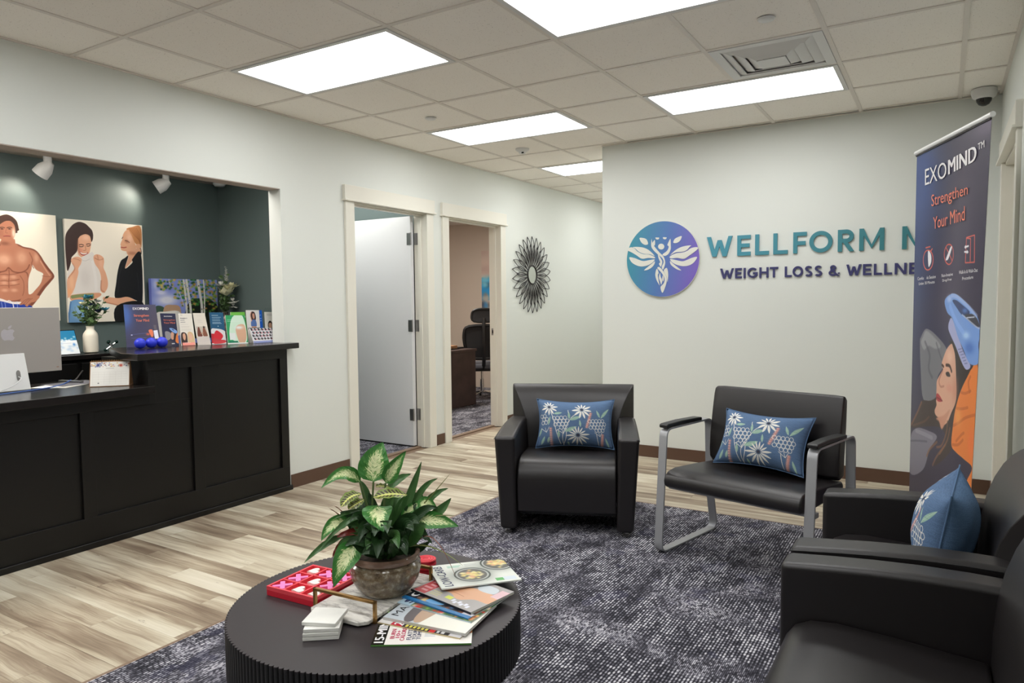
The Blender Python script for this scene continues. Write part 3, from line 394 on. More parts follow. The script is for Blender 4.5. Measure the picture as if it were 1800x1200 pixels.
'pillow':((96,122,156),420,260,[('l',(240,238,228),7.8,1,1,[190,300,234,475,270,681,331,967]),('l',(240,238,228),7.4,1,1,[368,1016,355,809,380,652,461,421,576,304]),('l',(240,238,228),7.6,1,1,[270,681,319,637]),('l',(240,238,228),7.4,1,1,[397,633,402,797,364,988]),('l',(240,238,228),7,1,1,[784,721,808,974]),('l',(240,238,228),7.4,1,1,[418,265,433,428]),('p',(160,194,176),0,1,1,[232,337,284,354,338,316,276,301]),('l',(196,214,196),3.9,0,1,[232,337,338,316]),('p',(160,194,176),0,1,1,[435,442,449,382,428,308,415,382]),('l',(196,214,196),3.7,0,1,[435,442,428,308]),('p',(160,194,176),0,1,1,[438,462,513,467,586,397,498,399]),('l',(196,214,196),3.7,0,1,[438,462,586,397]),('p',(160,194,176),0,1,1,[386,693,463,686,529,596,439,611]),('l',(196,214,196),3.8,0,1,[386,693,529,596]),('p',(160,194,176),0,1,1,[579,601,589,541,569,470,560,543]),('l',(196,214,196),3.6,0,1,[579,601,569,470]),('p',(160,194,176),0,1,1,[308,822,322,755,301,673,287,755]),('l',(196,214,196),3.8,0,1,[308,822,301,673]),('p',(160,194,176),0,1,1,[829,406,821,331,781,263,793,352]),('l',(196,214,196),3.4,0,1,[829,406,781,263]),('p',(160,194,176),0,1,1,[844,416,906,345,946,213,875,304]),('l',(196,214,196),3.5,0,1,[844,416,946,213]),('p',(160,194,176),0,1,1,[75,948,110,885,110,784,71,863]),('l',(196,214,196),3.9,0,1,[75,948,110,784]),('p',(160,194,176),0,1,1,[16,778,48,712,51,612,16,694]),('l',(196,214,196),4,0,1,[16,778,51,612]),('p',(160,194,176),0,1,1,[420,912,413,954,433,997,439,946]),('l',(196,214,196),3.7,0,1,[420,912,433,997]),('p',(160,194,176),0,1,1,[903,803,904,894,938,991,933,882]),('l',(196,214,196),3.3,0,1,[903,803,938,991]),('p',(160,194,176),0,1,1,[163,923,186,872,174,798,150,862]),('l',(196,214,196),3.9,0,1,[163,923,174,798]),('p',(160,194,176),0,1,1,[155,556,182,491,181,395,151,476]),('l',(196,214,196),4,0,1,[155,556,181,395]),('b',(222,160,148),192,633,22,24,0.95),('b',(240,196,186),183,629,8,9,0.9),('b',(222,160,148),195,677,21,24,0.95),('b',(240,196,186),186,673,8,9,0.9),('b',(222,160,148),198,722,21,23,0.95),('b',(240,196,186),189,718,8,8,0.9),('b',(222,160,148),200,766,22,23,0.95),('b',(240,196,186),192,762,7,9,0.9),('b',(222,160,148),203,810,21,23,0.95),('b',(240,196,186),194,806,8,9,0.9),('b',(222,160,148),206,854,21,23,0.95),('b',(240,196,186),197,850,8,9,0.9),('b',(222,160,148),209,898,21,23,0.95),('b',(240,196,186),200,894,8,9,0.9),('b',(222,160,148),211,942,22,23,0.95),('b',(240,196,186),203,938,7,9,0.9),('b',(222,160,148),214,985,21,24,0.95),('b',(240,196,186),205,982,8,9,0.9),('b',(222,160,148),705,327,20,23,0.95),('b',(240,196,186),698,323,7,9,0.9),('b',(222,160,148),700,362,19,22,0.95),('b',(240,196,186),692,358,7,8,0.9),('b',(222,160,148),694,396,19,23,0.95),('b',(240,196,186),686,392,7,9,0.9),('b',(222,160,148),688,431,19,22,0.95),('b',(240,196,186),680,427,7,8,0.9),('b',(222,160,148),682,465,19,23,0.95),('b',(240,196,186),674,461,7,9,0.9),('b',(222,160,148),676,500,19,23,0.95),('b',(240,196,186),668,496,7,9,0.9),('b',(222,160,148),670,534,19,23,0.95),('b',(240,196,186),662,531,7,8,0.9),('b',(222,160,148),664,569,19,23,0.95),('b',(240,196,186),656,565,7,9,0.9),('b',(222,160,148),658,604,19,22,0.95),('b',(240,196,186),650,600,7,8,0.9),('b',(222,160,148),867,741,19,22,0.95),('b',(240,196,186),860,738,7,8,0.9),('b',(222,160,148),865,770,19,22,0.95),('b',(240,196,186),857,766,7,8,0.9),('b',(222,160,148),862,798,19,22,0.95),('b',(240,196,186),855,794,6,9,0.9),('b',(222,160,148),860,826,18,22,0.95),('b',(240,196,186),852,823,7,8,0.9),('b',(222,160,148),857,855,19,21,0.95),('b',(240,196,186),849,851,7,8,0.9),('b',(222,160,148),854,883,19,22,0.95),('b',(240,196,186),847,879,7,9,0.9),('b',(222,160,148),852,911,18,22,0.95),('b',(240,196,186),844,908,7,8,0.9),('b',(222,160,148),849,939,19,22,0.95),('b',(240,196,186),841,936,7,8,0.9),('b',(222,160,148),846,968,19,22,0.95),('b',(240,196,186),839,964,7,8,0.9),('l',(240,238,228),6.4,1,1,[70,376,63,410,39,415,22,387,29,352,53,347,70,376]),('l',(240,238,228),6.2,1,1,[121,372,114,406,90,412,73,383,80,349,104,343,121,372]),('l',(240,238,228),6.4,1,1,[105,440,98,474,74,480,57,451,64,417,88,412,105,440]),('l',(240,238,228),6.2,1,1,[156,436,149,470,125,476,108,447,115,413,139,408,156,436]),('l',(240,238,228),6.4,1,1,[91,508,85,542,61,548,44,520,50,486,74,480,91,508]),('l',(240,238,228),6.2,1,1,[142,504,135,538,112,544,95,515,102,481,125,476,142,504]),('l',(240,238,228),6,1,1,[49,625,132,704]),('l',(240,238,228),5.8,1,1,[109,611,132,704]),('l',(240,238,228),5.8,1,1,[168,596,132,704]),('l',(240,238,228),6.1,1,1,[259,424,252,457,229,463,212,435,219,401,242,396,259,424]),('l',(240,238,228),6.1,1,1,[308,420,301,453,278,459,262,431,268,397,291,392,308,420]),('l',(240,238,228),6.1,1,1,[356,416,350,449,327,455,311,427,317,394,340,388,356,416]),('l',(240,238,228),5.9,1,1,[405,412,398,445,375,451,359,423,366,390,389,385,405,412]),('l',(240,238,228),6.1,1,1,[292,487,286,520,263,526,246,498,253,465,276,459,292,487]),('l',(240,238,228),6.1,1,1,[341,483,334,516,312,522,295,494,302,460,325,455,341,483]),('l',(240,238,228),6.1,1,1,[389,479,383,512,360,517,344,490,351,456,373,451,389,479]),('l',(240,238,228),5.9,1,1,[437,475,431,508,408,513,392,486,399,452,421,447,437,475]),('l',(240,238,228),6.1,1,1,[279,554,272,587,249,593,233,565,240,532,263,526,279,554]),('l',(240,238,228),6.1,1,1,[328,549,321,583,298,588,282,561,289,527,312,522,328,549]),('l',(240,238,228),6.1,1,1,[376,545,370,578,347,584,331,556,338,523,360,517,376,545]),('l',(240,238,228),5.9,1,1,[424,541,418,573,395,579,379,552,386,519,408,513,424,541]),('l',(240,238,228),6.1,1,1,[361,611,354,645,332,650,316,623,322,590,345,584,361,611]),('l',(240,238,228),5.9,1,1,[409,607,402,640,380,646,364,618,371,585,393,579,409,607]),('l',(240,238,228),5.7,1,1,[287,664,366,740]),('l',(240,238,228),5.7,1,1,[344,649,366,740]),('l',(240,238,228),5.6,1,1,[401,635,366,740]),('l',(240,238,228),5.6,1,1,[713,478,706,510,685,516,670,489,677,457,698,451,713,478]),('l',(240,238,228),5.4,1,1,[758,474,751,506,730,511,716,485,722,453,743,447,758,474]),('l',(240,238,228),5.6,1,1,[802,470,796,502,775,507,760,481,767,449,788,444,802,470]),('l',(240,238,228),5.4,1,1,[846,466,840,498,819,503,805,477,811,445,832,440,846,466]),('l',(240,238,228),5.4,1,1,[890,463,884,494,863,499,849,473,855,441,876,436,890,463]),('l',(240,238,228),5.6,1,1,[743,538,737,570,716,576,701,549,707,517,729,512,743,538]),('l',(240,238,228),5.4,1,1,[788,534,782,566,761,571,746,545,752,513,773,508,788,534]),('l',(240,238,228),5.4,1,1,[832,530,826,561,805,567,791,541,797,509,818,503,832,530]),('l',(240,238,228),5.4,1,1,[876,526,870,557,849,563,835,536,841,505,862,499,876,526]),('l',(240,238,228),5.4,1,1,[919,522,913,553,893,558,879,532,885,501,905,495,919,522]),('l',(240,238,228),5.6,1,1,[731,602,724,634,703,640,688,613,695,581,716,576,731,602]),('l',(240,238,228),5.6,1,1,[775,598,769,629,748,635,734,609,740,577,761,571,775,598]),('l',(240,238,228),5.4,1,1,[820,593,813,625,793,630,778,604,784,572,805,567,820,593]),('l',(240,238,228),5.4,1,1,[864,589,857,620,837,626,822,600,829,568,849,563,864,589]),('l',(240,238,228),5.4,1,1,[907,584,901,616,880,621,866,595,872,564,893,558,907,584]),('l',(240,238,228),5.6,1,1,[805,657,799,688,778,694,764,668,770,636,791,631,805,657]),('l',(240,238,228),5.6,1,1,[849,652,843,684,823,689,808,663,814,632,835,626,849,652]),('l',(240,238,228),5.4,1,1,[893,647,887,679,866,684,852,659,858,627,879,621,893,647]),('l',(240,238,228),5.2,1,1,[760,705,832,777]),('l',(240,238,228),5.1,1,1,[812,690,832,777]),('l',(240,238,228),5.1,1,1,[864,676,832,777]),('p',(240,238,228),0,1,1,[182,186,233,164,283,181,236,203]),('p',(240,238,228),0,1,1,[181,201,234,226,273,279,223,259]),('p',(240,238,228),0,1,1,[174,212,213,275,229,349,192,292]),('p',(240,238,228),0,1,1,[164,215,176,296,163,369,151,293]),('p',(240,238,228),0,1,1,[154,209,136,284,98,330,114,260]),('p',(240,238,228),0,1,1,[147,196,104,240,52,246,93,203]),('p',(240,238,228),0,1,1,[146,181,109,181,73,153,112,153]),('p',(240,238,228),0,1,1,[150,167,117,138,95,86,130,118]),('p',(240,238,228),0,1,1,[159,160,140,110,139,52,158,105]),('p',(240,238,228),0,1,1,[169,162,170,107,190,61,189,118]),('p',(240,238,228),0,1,1,[178,172,198,130,233,110,211,153]),('b',(60,60,70),164,187,19,26,0.9),('p',(240,238,228),0,1,1,[609,252,665,245,715,278,663,286]),('p',(240,238,228),0,1,1,[605,267,658,309,690,378,642,340]),('p',(240,238,228),0,1,1,[597,276,629,354,634,437,604,365]),('p',(240,238,228),0,1,1,[586,275,588,365,564,436,561,353]),('p',(240,238,228),0,1,1,[577,266,547,339,500,375,528,306]),('p',(240,238,228),0,1,1,[572,251,520,283,465,272,514,241]),('p',(240,238,228),0,1,1,[572,234,534,223,500,182,541,195]),('p',(240,238,228),0,1,1,[579,222,548,180,533,120,564,164]),('p',(240,238,228),0,1,1,[589,217,576,159,583,98,596,160]),('p',(240,238,228),0,1,1,[599,222,608,165,635,124,626,183]),('p',(240,238,228),0,1,1,[607,235,649,181,700,169,662,220]),('b',(60,60,70),590,247,20,28,0.9),('p',(240,238,228),0,1,1,[569,761,634,733,696,746,638,772]),('p',(240,238,228),0,1,1,[569,776,636,796,690,849,628,832]),('p',(240,238,228),0,1,1,[563,789,620,852,656,935,603,879]),('p',(240,238,228),0,1,1,[555,797,590,891,600,988,566,903]),('p',(240,238,228),0,1,1,[545,798,551,905,533,997,526,899]),('p',(240,238,228),0,1,1,[535,792,511,891,468,960,489,869]),('p',(240,238,228),0,1,1,[528,781,477,851,417,882,463,817]),('p',(240,238,228),0,1,1,[524,766,458,793,393,781,454,754]),('p',(240,238,228),0,1,1,[525,750,479,738,437,697,485,710]),('p',(240,238,228),0,1,1,[530,737,491,695,463,631,504,675]),('p',(240,238,228),0,1,1,[539,729,514,666,507,592,532,658]),('p',(240,238,228),0,1,1,[549,728,544,656,557,587,563,661]),('p',(240,238,228),0,1,1,[559,734,574,668,606,617,590,685]),('p',(240,238,228),0,1,1,[566,745,598,698,642,675,609,724]),('b',(60,60,70),547,763,24,33,0.9)]),
'birch':((132,146,214),300,270,[('b',(226,226,236),217,314,167,85,0.9),('b',(238,234,240),139,201,82,42,0.7),('b',(120,130,205),224,115,167,71,0.6),('b',(210,214,236),63,90,40,84,0.6),('p',(62,86,72),0,1,1,[51,411,118,398,185,442,182,527,47,523]),('p',(186,150,122),0,1,1,[172,420,297,386,408,431,399,691,162,682]),('p',(230,226,220),0,1,1,[183,484,406,503,393,836,36,818,47,523]),('p',(22,30,22),0,1,1,[556,330,977,378,976,865,479,840]),('b',(190,140,70),619,365,22,19,0.95),('b',(190,140,70),650,261,19,20,0.95),('b',(206,176,96),488,123,13,13,0.95),('b',(58,128,54),726,200,26,19,0.95),('b',(38,98,44),625,62,26,11,0.95),('b',(58,128,54),859,309,27,18,0.95),('b',(58,128,54),393,85,16,14,0.95),('b',(206,176,96),804,289,23,14,0.95),('b',(150,168,70),498,157,18,12,0.95),('b',(206,176,96),386,200,23,14,0.95),('b',(38,98,44),592,5,22,17,0.95),('b',(58,128,54),944,53,27,21,0.95),('b',(206,176,96),375,177,15,14,0.95),('b',(92,150,62),588,384,25,11,0.95),('b',(92,150,62),936,39,21,15,0.95),('b',(38,98,44),206,140,16,13,0.95),('b',(30,76,46),235,46,15,15,0.95),('b',(206,176,96),721,38,20,15,0.95),('b',(38,98,44),473,208,26,17,0.95),('b',(58,128,54),794,163,14,18,0.95),('b',(190,140,70),930,312,19,12,0.95),('b',(150,168,70),406,33,15,15,0.95),('b',(150,168,70),975,425,27,18,0.95),('b',(150,168,70),353,138,17,11,0.95),('b',(150,168,70),940,310,26,13,0.95),('b',(206,176,96),504,254,24,14,0.95),('b',(30,76,46),771,383,21,11,0.95),('b',(30,76,46),338,275,15,15,0.95),('b',(92,150,62),757,341,27,14,0.95),('b',(92,150,62),767,159,19,19,0.95),('b',(92,150,62),641,393,16,14,0.95),('b',(190,140,70),922,200,16,19,0.95),('b',(92,150,62),469,180,19,16,0.95),('b',(30,76,46),488,340,21,14,0.95),('b',(150,168,70),610,461,17,16,0.95),('b',(38,98,44),857,131,15,16,0.95),('b',(190,140,70),630,89,22,17,0.95),('b',(58,128,54),129,74,17,15,0.95),('b',(30,76,46),438,174,21,16,0.95),('b',(150,168,70),431,139,23,17,0.95),('b',(92,150,62),546,474,13,16,0.95),('b',(92,150,62),367,286,23,14,0.95),('b',(92,150,62),799,317,19,12,0.95),('b',(58,128,54),407,235,25,17,0.95),('b',(206,176,96),85,63,18,13,0.95),('b',(150,168,70),861,278,19,13,0.95),('b',(92,150,62),936,455,24,14,0.95),('b',(92,150,62),299,17,18,13,0.95),('b',(206,176,96),497,62,26,13,0.95),('b',(150,168,70),117,76,18,12,0.95),('b',(58,128,54),914,388,20,20,0.95),('b',(150,168,70),719,140,21,15,0.95),('b',(30,76,46),642,297,25,11,0.95),('b',(206,176,96),187,144,15,15,0.95),('b',(30,76,46),482,179,23,11,0.95),('b',(206,176,96),443,396,20,17,0.95),('b',(190,140,70),633,237,17,15,0.95),('b',(92,150,62),844,94,19,18,0.95),('b',(190,140,70),346,8,17,13,0.95),('b',(150,168,70),491,270,26,16,0.95),('b',(38,98,44),444,267,12,12,0.95),('b',(30,76,46),803,392,26,14,0.95),('b',(150,168,70),456,37,21,11,0.95),('b',(30,76,46),834,105,25,12,0.95),('b',(150,168,70),871,495,14,17,0.95),('b',(206,176,96),440,82,15,16,0.95),('b',(92,150,62),654,367,13,17,0.95),('b',(206,176,96),453,156,19,14,0.95),('b',(190,140,70),272,38,22,15,0.95),('b',(30,76,46),195,121,16,11,0.95),('b',(150,168,70),472,193,18,13,0.95),('b',(30,76,46),794,11,18,19,0.95),('b',(190,140,70),929,210,16,12,0.95),('b',(190,140,70),952,329,16,18,0.95),('b',(30,76,46),788,185,24,17,0.95),('b',(190,140,70),795,213,17,11,0.95),('b',(58,128,54),980,101,19,12,0.95),('b',(150,168,70),110,107,20,13,0.95),('b',(206,176,96),450,150,24,13,0.95),('b',(30,76,46),483,96,14,14,0.95),('b',(58,128,54),210,130,21,17,0.95),('b',(38,98,44),747,155,23,17,0.95),('b',(30,76,46),670,143,15,20,0.95),('b',(30,76,46),653,304,17,14,0.95),('b',(30,76,46),487,141,25,15,0.95),('b',(58,128,54),772,84,26,17,0.95),('b',(38,98,44),531,173,22,13,0.95),('b',(150,168,70),799,42,13,13,0.95),('b',(58,128,54),128,29,20,16,0.95),('b',(190,140,70),241,120,13,15,0.95),('b',(190,140,70),903,295,24,18,0.95),('b',(150,168,70),461,177,20,14,0.95),('b',(190,140,70),622,357,16,15,0.95),('b',(38,98,44),819,108,14,15,0.95),('b',(150,168,70),774,128,17,12,0.95),('b',(58,128,54),446,284,16,15,0.95),('b',(190,140,70),762,186,21,20,0.95),('b',(206,176,96),648,374,12,12,0.95),('b',(38,98,44),679,385,22,18,0.95),('b',(92,150,62),195,41,17,13,0.95),('b',(190,140,70),107,69,16,18,0.95),('b',(58,128,54),930,302,21,12,0.95),('b',(38,98,44),626,80,16,17,0.95),('b',(190,140,70),637,71,26,18,0.95),('b',(150,168,70),180,160,19,12,0.95),('b',(38,98,44),488,242,13,19,0.95),('b',(38,98,44),447,30,12,15,0.95),('b',(190,140,70),571,176,23,14,0.95),('b',(30,76,46),792,403,25,19,0.95),('b',(58,128,54),621,197,14,13,0.95),('b',(150,168,70),413,50,13,18,0.95),('b',(190,140,70),890,94,24,16,0.95),('b',(38,98,44),484,263,23,14,0.95),('b',(150,168,70),486,345,19,19,0.95),('b',(38,98,44),576,460,20,18,0.95),('b',(30,76,46),387,292,23,12,0.95),('b',(206,176,96),330,20,19,18,0.95),('b',(38,98,44),712,150,16,18,0.95),('b',(190,140,70),933,447,27,17,0.95),('b',(38,98,44),568,238,25,13,0.95),('b',(150,168,70),956,268,28,18,0.95),('b',(30,76,46),542,103,21,14,0.95),('b',(38,98,44),712,184,15,13,0.95),('b',(190,140,70),276,38,20,15,0.95),('b',(150,168,70),433,116,19,19,0.95),('b',(206,176,96),340,141,23,14,0.95),('b',(92,150,62),448,76,19,17,0.95),('b',(30,76,46),238,99,22,14,0.95),('b',(58,128,54),537,38,24,16,0.95),('b',(30,76,46),915,109,22,19,0.95),('b',(30,76,46),836,-4,15,12,0.95),('b',(190,140,70),745,364,24,12,0.95),('b',(206,176,96),878,271,22,20,0.95),('b',(58,128,54),171,59,15,12,0.95),('b',(58,128,54),867,492,19,16,0.95),('b',(206,176,96),407,62,25,11,0.95),('b',(30,76,46),735,241,23,11,0.95),('b',(58,128,54),789,496,26,14,0.95),('b',(92,150,62),777,284,19,20,0.95),('b',(30,76,46),972,130,14,13,0.95),('b',(58,128,54),551,191,13,14,0.95),('b',(190,140,70),808,-1,14,19,0.95),('b',(58,128,54),862,34,15,19,0.95),('b',(206,176,96),102,87,16,16,0.95),('b',(30,76,46),884,319,22,13,0.95),('b',(190,140,70),437,355,24,18,0.95),('b',(190,140,70),902,185,24,20,0.95),('b',(150,168,70),445,135,17,11,0.95),('b',(190,140,70),629,379,18,11,0.95),('b',(38,98,44),876,93,24,16,0.95),('b',(150,168,70),350,226,15,20,0.95),('b',(58,128,54),929,9,25,11,0.95),('b',(30,76,46),263,148,19,13,0.95),('b',(150,168,70),890,270,27,13,0.95),('b',(206,176,96),578,130,12,14,0.95),('b',(30,76,46),95,111,19,18,0.95),('b',(38,98,44),412,172,19,14,0.95),('b',(206,176,96),170,69,18,17,0.95),('b',(92,150,62),913,473,25,17,0.95),('b',(38,98,44),676,318,23,16,0.95),('b',(190,140,70),332,271,17,15,0.95),('b',(206,176,96),139,13,17,10,0.95),('b',(92,150,62),954,126,20,12,0.95),('b',(30,76,46),298,87,15,19,0.95),('b',(206,176,96),201,34,13,15,0.95),('b',(30,76,46),687,301,25,11,0.95),('b',(30,76,46),599,58,20,15,0.95),('b',(30,76,46),581,264,13,11,0.95),('b',(38,98,44),688,45,22,13,0.95),('b',(190,140,70),533,266,13,17,0.95),('b',(190,140,70),837,56,17,15,0.95),('b',(30,76,46),512,188,15,13,0.95),('b',(38,98,44),935,97,15,21,0.95),('b',(206,176,96),640,215,22,13,0.95),('b',(38,98,44),463,282,13,13,0.95),('b',(58,128,54),505,264,20,17,0.95),('b',(38,98,44),827,143,15,14,0.95),('b',(150,168,70),833,254,21,17,0.95),('b',(190,140,70),946,52,14,11,0.95),('b',(190,140,70),860,138,22,11,0.95),('b',(30,76,46),957,187,17,19,0.95),('b',(92,150,62),348,147,17,19,0.95),('b',(206,176,96),921,393,19,15,0.95),('b',(30,76,46),546,320,19,20,0.95),('b',(38,98,44),930,229,15,13,0.95),('b',(30,76,46),624,47,26,16,0.95),('b',(206,176,96),459,136,18,18,0.95),('b',(30,76,46),140,155,17,15,0.95),('b',(206,176,96),900,283,17,12,0.95),('b',(150,168,70),630,225,23,16,0.95),('b',(30,76,46),196,106,21,14,0.95),('b',(30,76,46),281,127,17,16,0.95),('b',(30,76,46),850,77,19,14,0.95),('b',(30,76,46),868,310,13,18,0.95),('b',(150,168,70),593,315,24,15,0.95),('b',(38,98,44),604,298,25,12,0.95),('b',(190,140,70),441,205,14,17,0.95),('b',(38,98,44),745,360,19,12,0.95),('b',(92,150,62),948,204,19,19,0.95),('b',(30,76,46),675,167,20,14,0.95),('b',(38,98,44),680,389,14,16,0.95),('b',(206,176,96),832,17,13,21,0.95),('b',(58,128,54),735,82,25,12,0.95),('b',(150,168,70),814,322,19,19,0.95),('b',(92,150,62),285,40,18,13,0.95),('b',(206,176,96),730,183,21,19,0.95),('b',(92,150,62),771,359,20,11,0.95),('b',(58,128,54),446,229,22,11,0.95),('b',(190,140,70),475,216,18,14,0.95),('b',(206,176,96),615,229,21,18,0.95),('b',(38,98,44),836,305,22,15,0.95),('b',(58,128,54),506,475,13,14,0.95),('b',(150,168,70),157,115,12,11,0.95),('b',(190,140,70),859,191,27,20,0.95),('b',(150,168,70),690,106,25,12,0.95),('b',(206,176,96),948,131,24,18,0.95),('b',(190,140,70),843,338,14,13,0.95),('b',(190,140,70),805,446,23,15,0.95),('b',(58,128,54),674,379,24,21,0.95),('b',(30,76,46),446,400,15,10,0.95),('b',(38,98,44),825,159,19,14,0.95),('b',(92,150,62),966,359,25,16,0.95),('b',(92,150,62),793,222,22,16,0.95),('b',(92,150,62),816,111,13,15,0.95),('b',(38,98,44),767,238,22,17,0.95),('b',(30,76,46),772,151,24,20,0.95),('b',(190,140,70),871,379,26,17,0.95),('b',(92,150,62),467,77,20,16,0.95),('b',(92,150,62),952,254,26,17,0.95),('b',(150,168,70),168,164,15,17,0.95),('b',(92,150,62),810,247,20,12,0.95),('b',(38,98,44),189,40,15,13,0.95),('b',(58,128,54),604,291,12,11,0.95),('b',(206,176,96),337,279,22,19,0.95),('b',(92,150,62),141,49,17,13,0.95),('b',(30,76,46),455,148,17,17,0.95),('b',(206,176,96),514,419,19,11,0.95),('b',(150,168,70),843,40,26,14,0.95),('b',(150,168,70),766,467,18,15,0.95),('b',(206,176,96),309,76,18,13,0.95),('b',(206,176,96),428,128,14,19,0.95),('b',(150,168,70),533,60,12,19,0.95),('b',(150,168,70),662,120,24,17,0.95),('b',(38,98,44),106,65,15,16,0.95),('b',(206,176,96),515,136,15,19,0.95),('b',(92,150,62),977,160,16,15,0.95),('b',(30,76,46),111,69,15,12,0.95),('b',(30,76,46),139,63,18,19,0.95),('b',(150,168,70),381,168,14,13,0.95),('b',(150,168,70),138,94,22,17,0.95),('b',(38,98,44),489,116,22,18,0.95),('b',(150,168,70),895,275,23,11,0.95),('b',(38,98,44),494,338,18,11,0.95),('b',(206,176,96),149,128,18,18,0.95),('b',(92,150,62),735,292,20,14,0.95),('b',(206,176,96),311,110,15,12,0.95),('b',(206,176,96),912,54,22,19,0.95),('b',(150,168,70),604,110,21,17,0.95),('b',(206,176,96),149,99,20,16,0.95),('b',(206,176,96),638,280,27,10,0.95),('b',(190,140,70),94,90,15,12,0.95),('b',(30,76,46),483,296,17,12,0.95),('b',(30,76,46),553,310,13,20,0.95),('b',(58,128,54),634,10,26,19,0.95),('b',(206,176,96),972,194,13,16,0.95),('b',(30,76,46),663,163,15,14,0.95),('b',(58,128,54),794,334,26,18,0.95),('b',(58,128,54),700,347,21,19,0.95),('b',(58,128,54),662,139,18,15,0.95),('b',(190,140,70),843,83,19,21,0.95),('b',(58,128,54),459,279,16,17,0.95),('b',(190,140,70),946,36,20,15,0.95),('b',(30,76,46),658,5,14,15,0.95),('b',(38,98,44),613,344,24,19,0.95),('b',(92,150,62),925,375,24,15,0.95),('b',(190,140,70),971,256,26,18,0.95),('b',(150,168,70),953,242,26,21,0.95),('b',(38,98,44),600,5,15,16,0.95),('b',(38,98,44),668,218,20,20,0.95),('b',(92,150,62),494,163,14,15,0.95),('b',(92,150,62),894,380,14,16,0.95),('b',(92,150,62),919,105,27,11,0.95),('b',(38,98,44),881,208,14,19,0.95),('b',(38,98,44),537,193,23,10,0.95),('b',(30,76,46),340,230,24,12,0.95),('b',(92,150,62),968,273,17,16,0.95),('b',(150,168,70),955,-4,17,21,0.95),('b',(190,140,70),493,153,12,20,0.95),('b',(58,128,54),520,192,22,17,0.95),('b',(58,128,54),533,181,22,11,0.95),('b',(30,76,46),620,204,19,16,0.95),('l',(216,214,208),29,1,1,[473,18,491,199,502,403,504,549]),('b',(60,58,56),495,343,7,6,0.8),('b',(60,58,56),496,316,7,6,0.8),('b',(60,58,56),498,262,7,6,0.8),('b',(60,58,56),483,85,7,6,0.8),('b',(60,58,56),495,333,8,6,0.8),('l',(216,214,208),34.8,1,1,[516,17,544,257,564,433,565,550]),('b',(60,58,56),531,124,8,6,0.8),('b',(60,58,56),564,516,8,6,0.8),('b',(60,58,56),555,321,8,6,0.8),('b',(60,58,56),563,533,9,6,0.8),('b',(60,58,56),554,351,8,6,0.8),('l',(216,214,208),39,1,1,[692,13,716,198,739,376,740,555]),('b',(60,58,56),740,460,10,6,0.8),('b',(60,58,56),704,93,10,6,0.8),('b',(60,58,56),704,103,10,6,0.8),('b',(60,58,56),704,102,10,6,0.8),('b',(60,58,56),740,453,10,6,0.8),('l',(216,214,208),21.7,1,1,[782,12,789,257,778,556]),('b',(60,58,56),782,449,5,6,0.8),('b',(60,58,56),785,136,6,6,0.8),('b',(60,58,56),784,395,5,6,0.8),('b',(60,58,56),785,136,6,6,0.8),('b',(60,58,56),784,395,5,6,0.8),('l',(216,214,208),10.8,1,1,[256,9,267,86]),('b',(60,58,56),260,77,3,6,0.8),('b',(60,58,56),261,40,3,6,0.8),('b',(60,58,56),261,41,3,5,0.8),('b',(60,58,56),262,24,3,5,0.8),('b',(60,58,56),260,66,3,5,0.8),('l',(216,214,208),7.2,1,1,[402,200,441,315,459,402]),('b',(60,58,56),451,345,2,6,0.8),('b',(60,58,56),421,281,2,6,0.8),('b',(60,58,56),450,352,2,6,0.8),('b',(60,58,56),449,393,2,5,0.8),('b',(60,58,56),451,325,2,6,0.8)]),
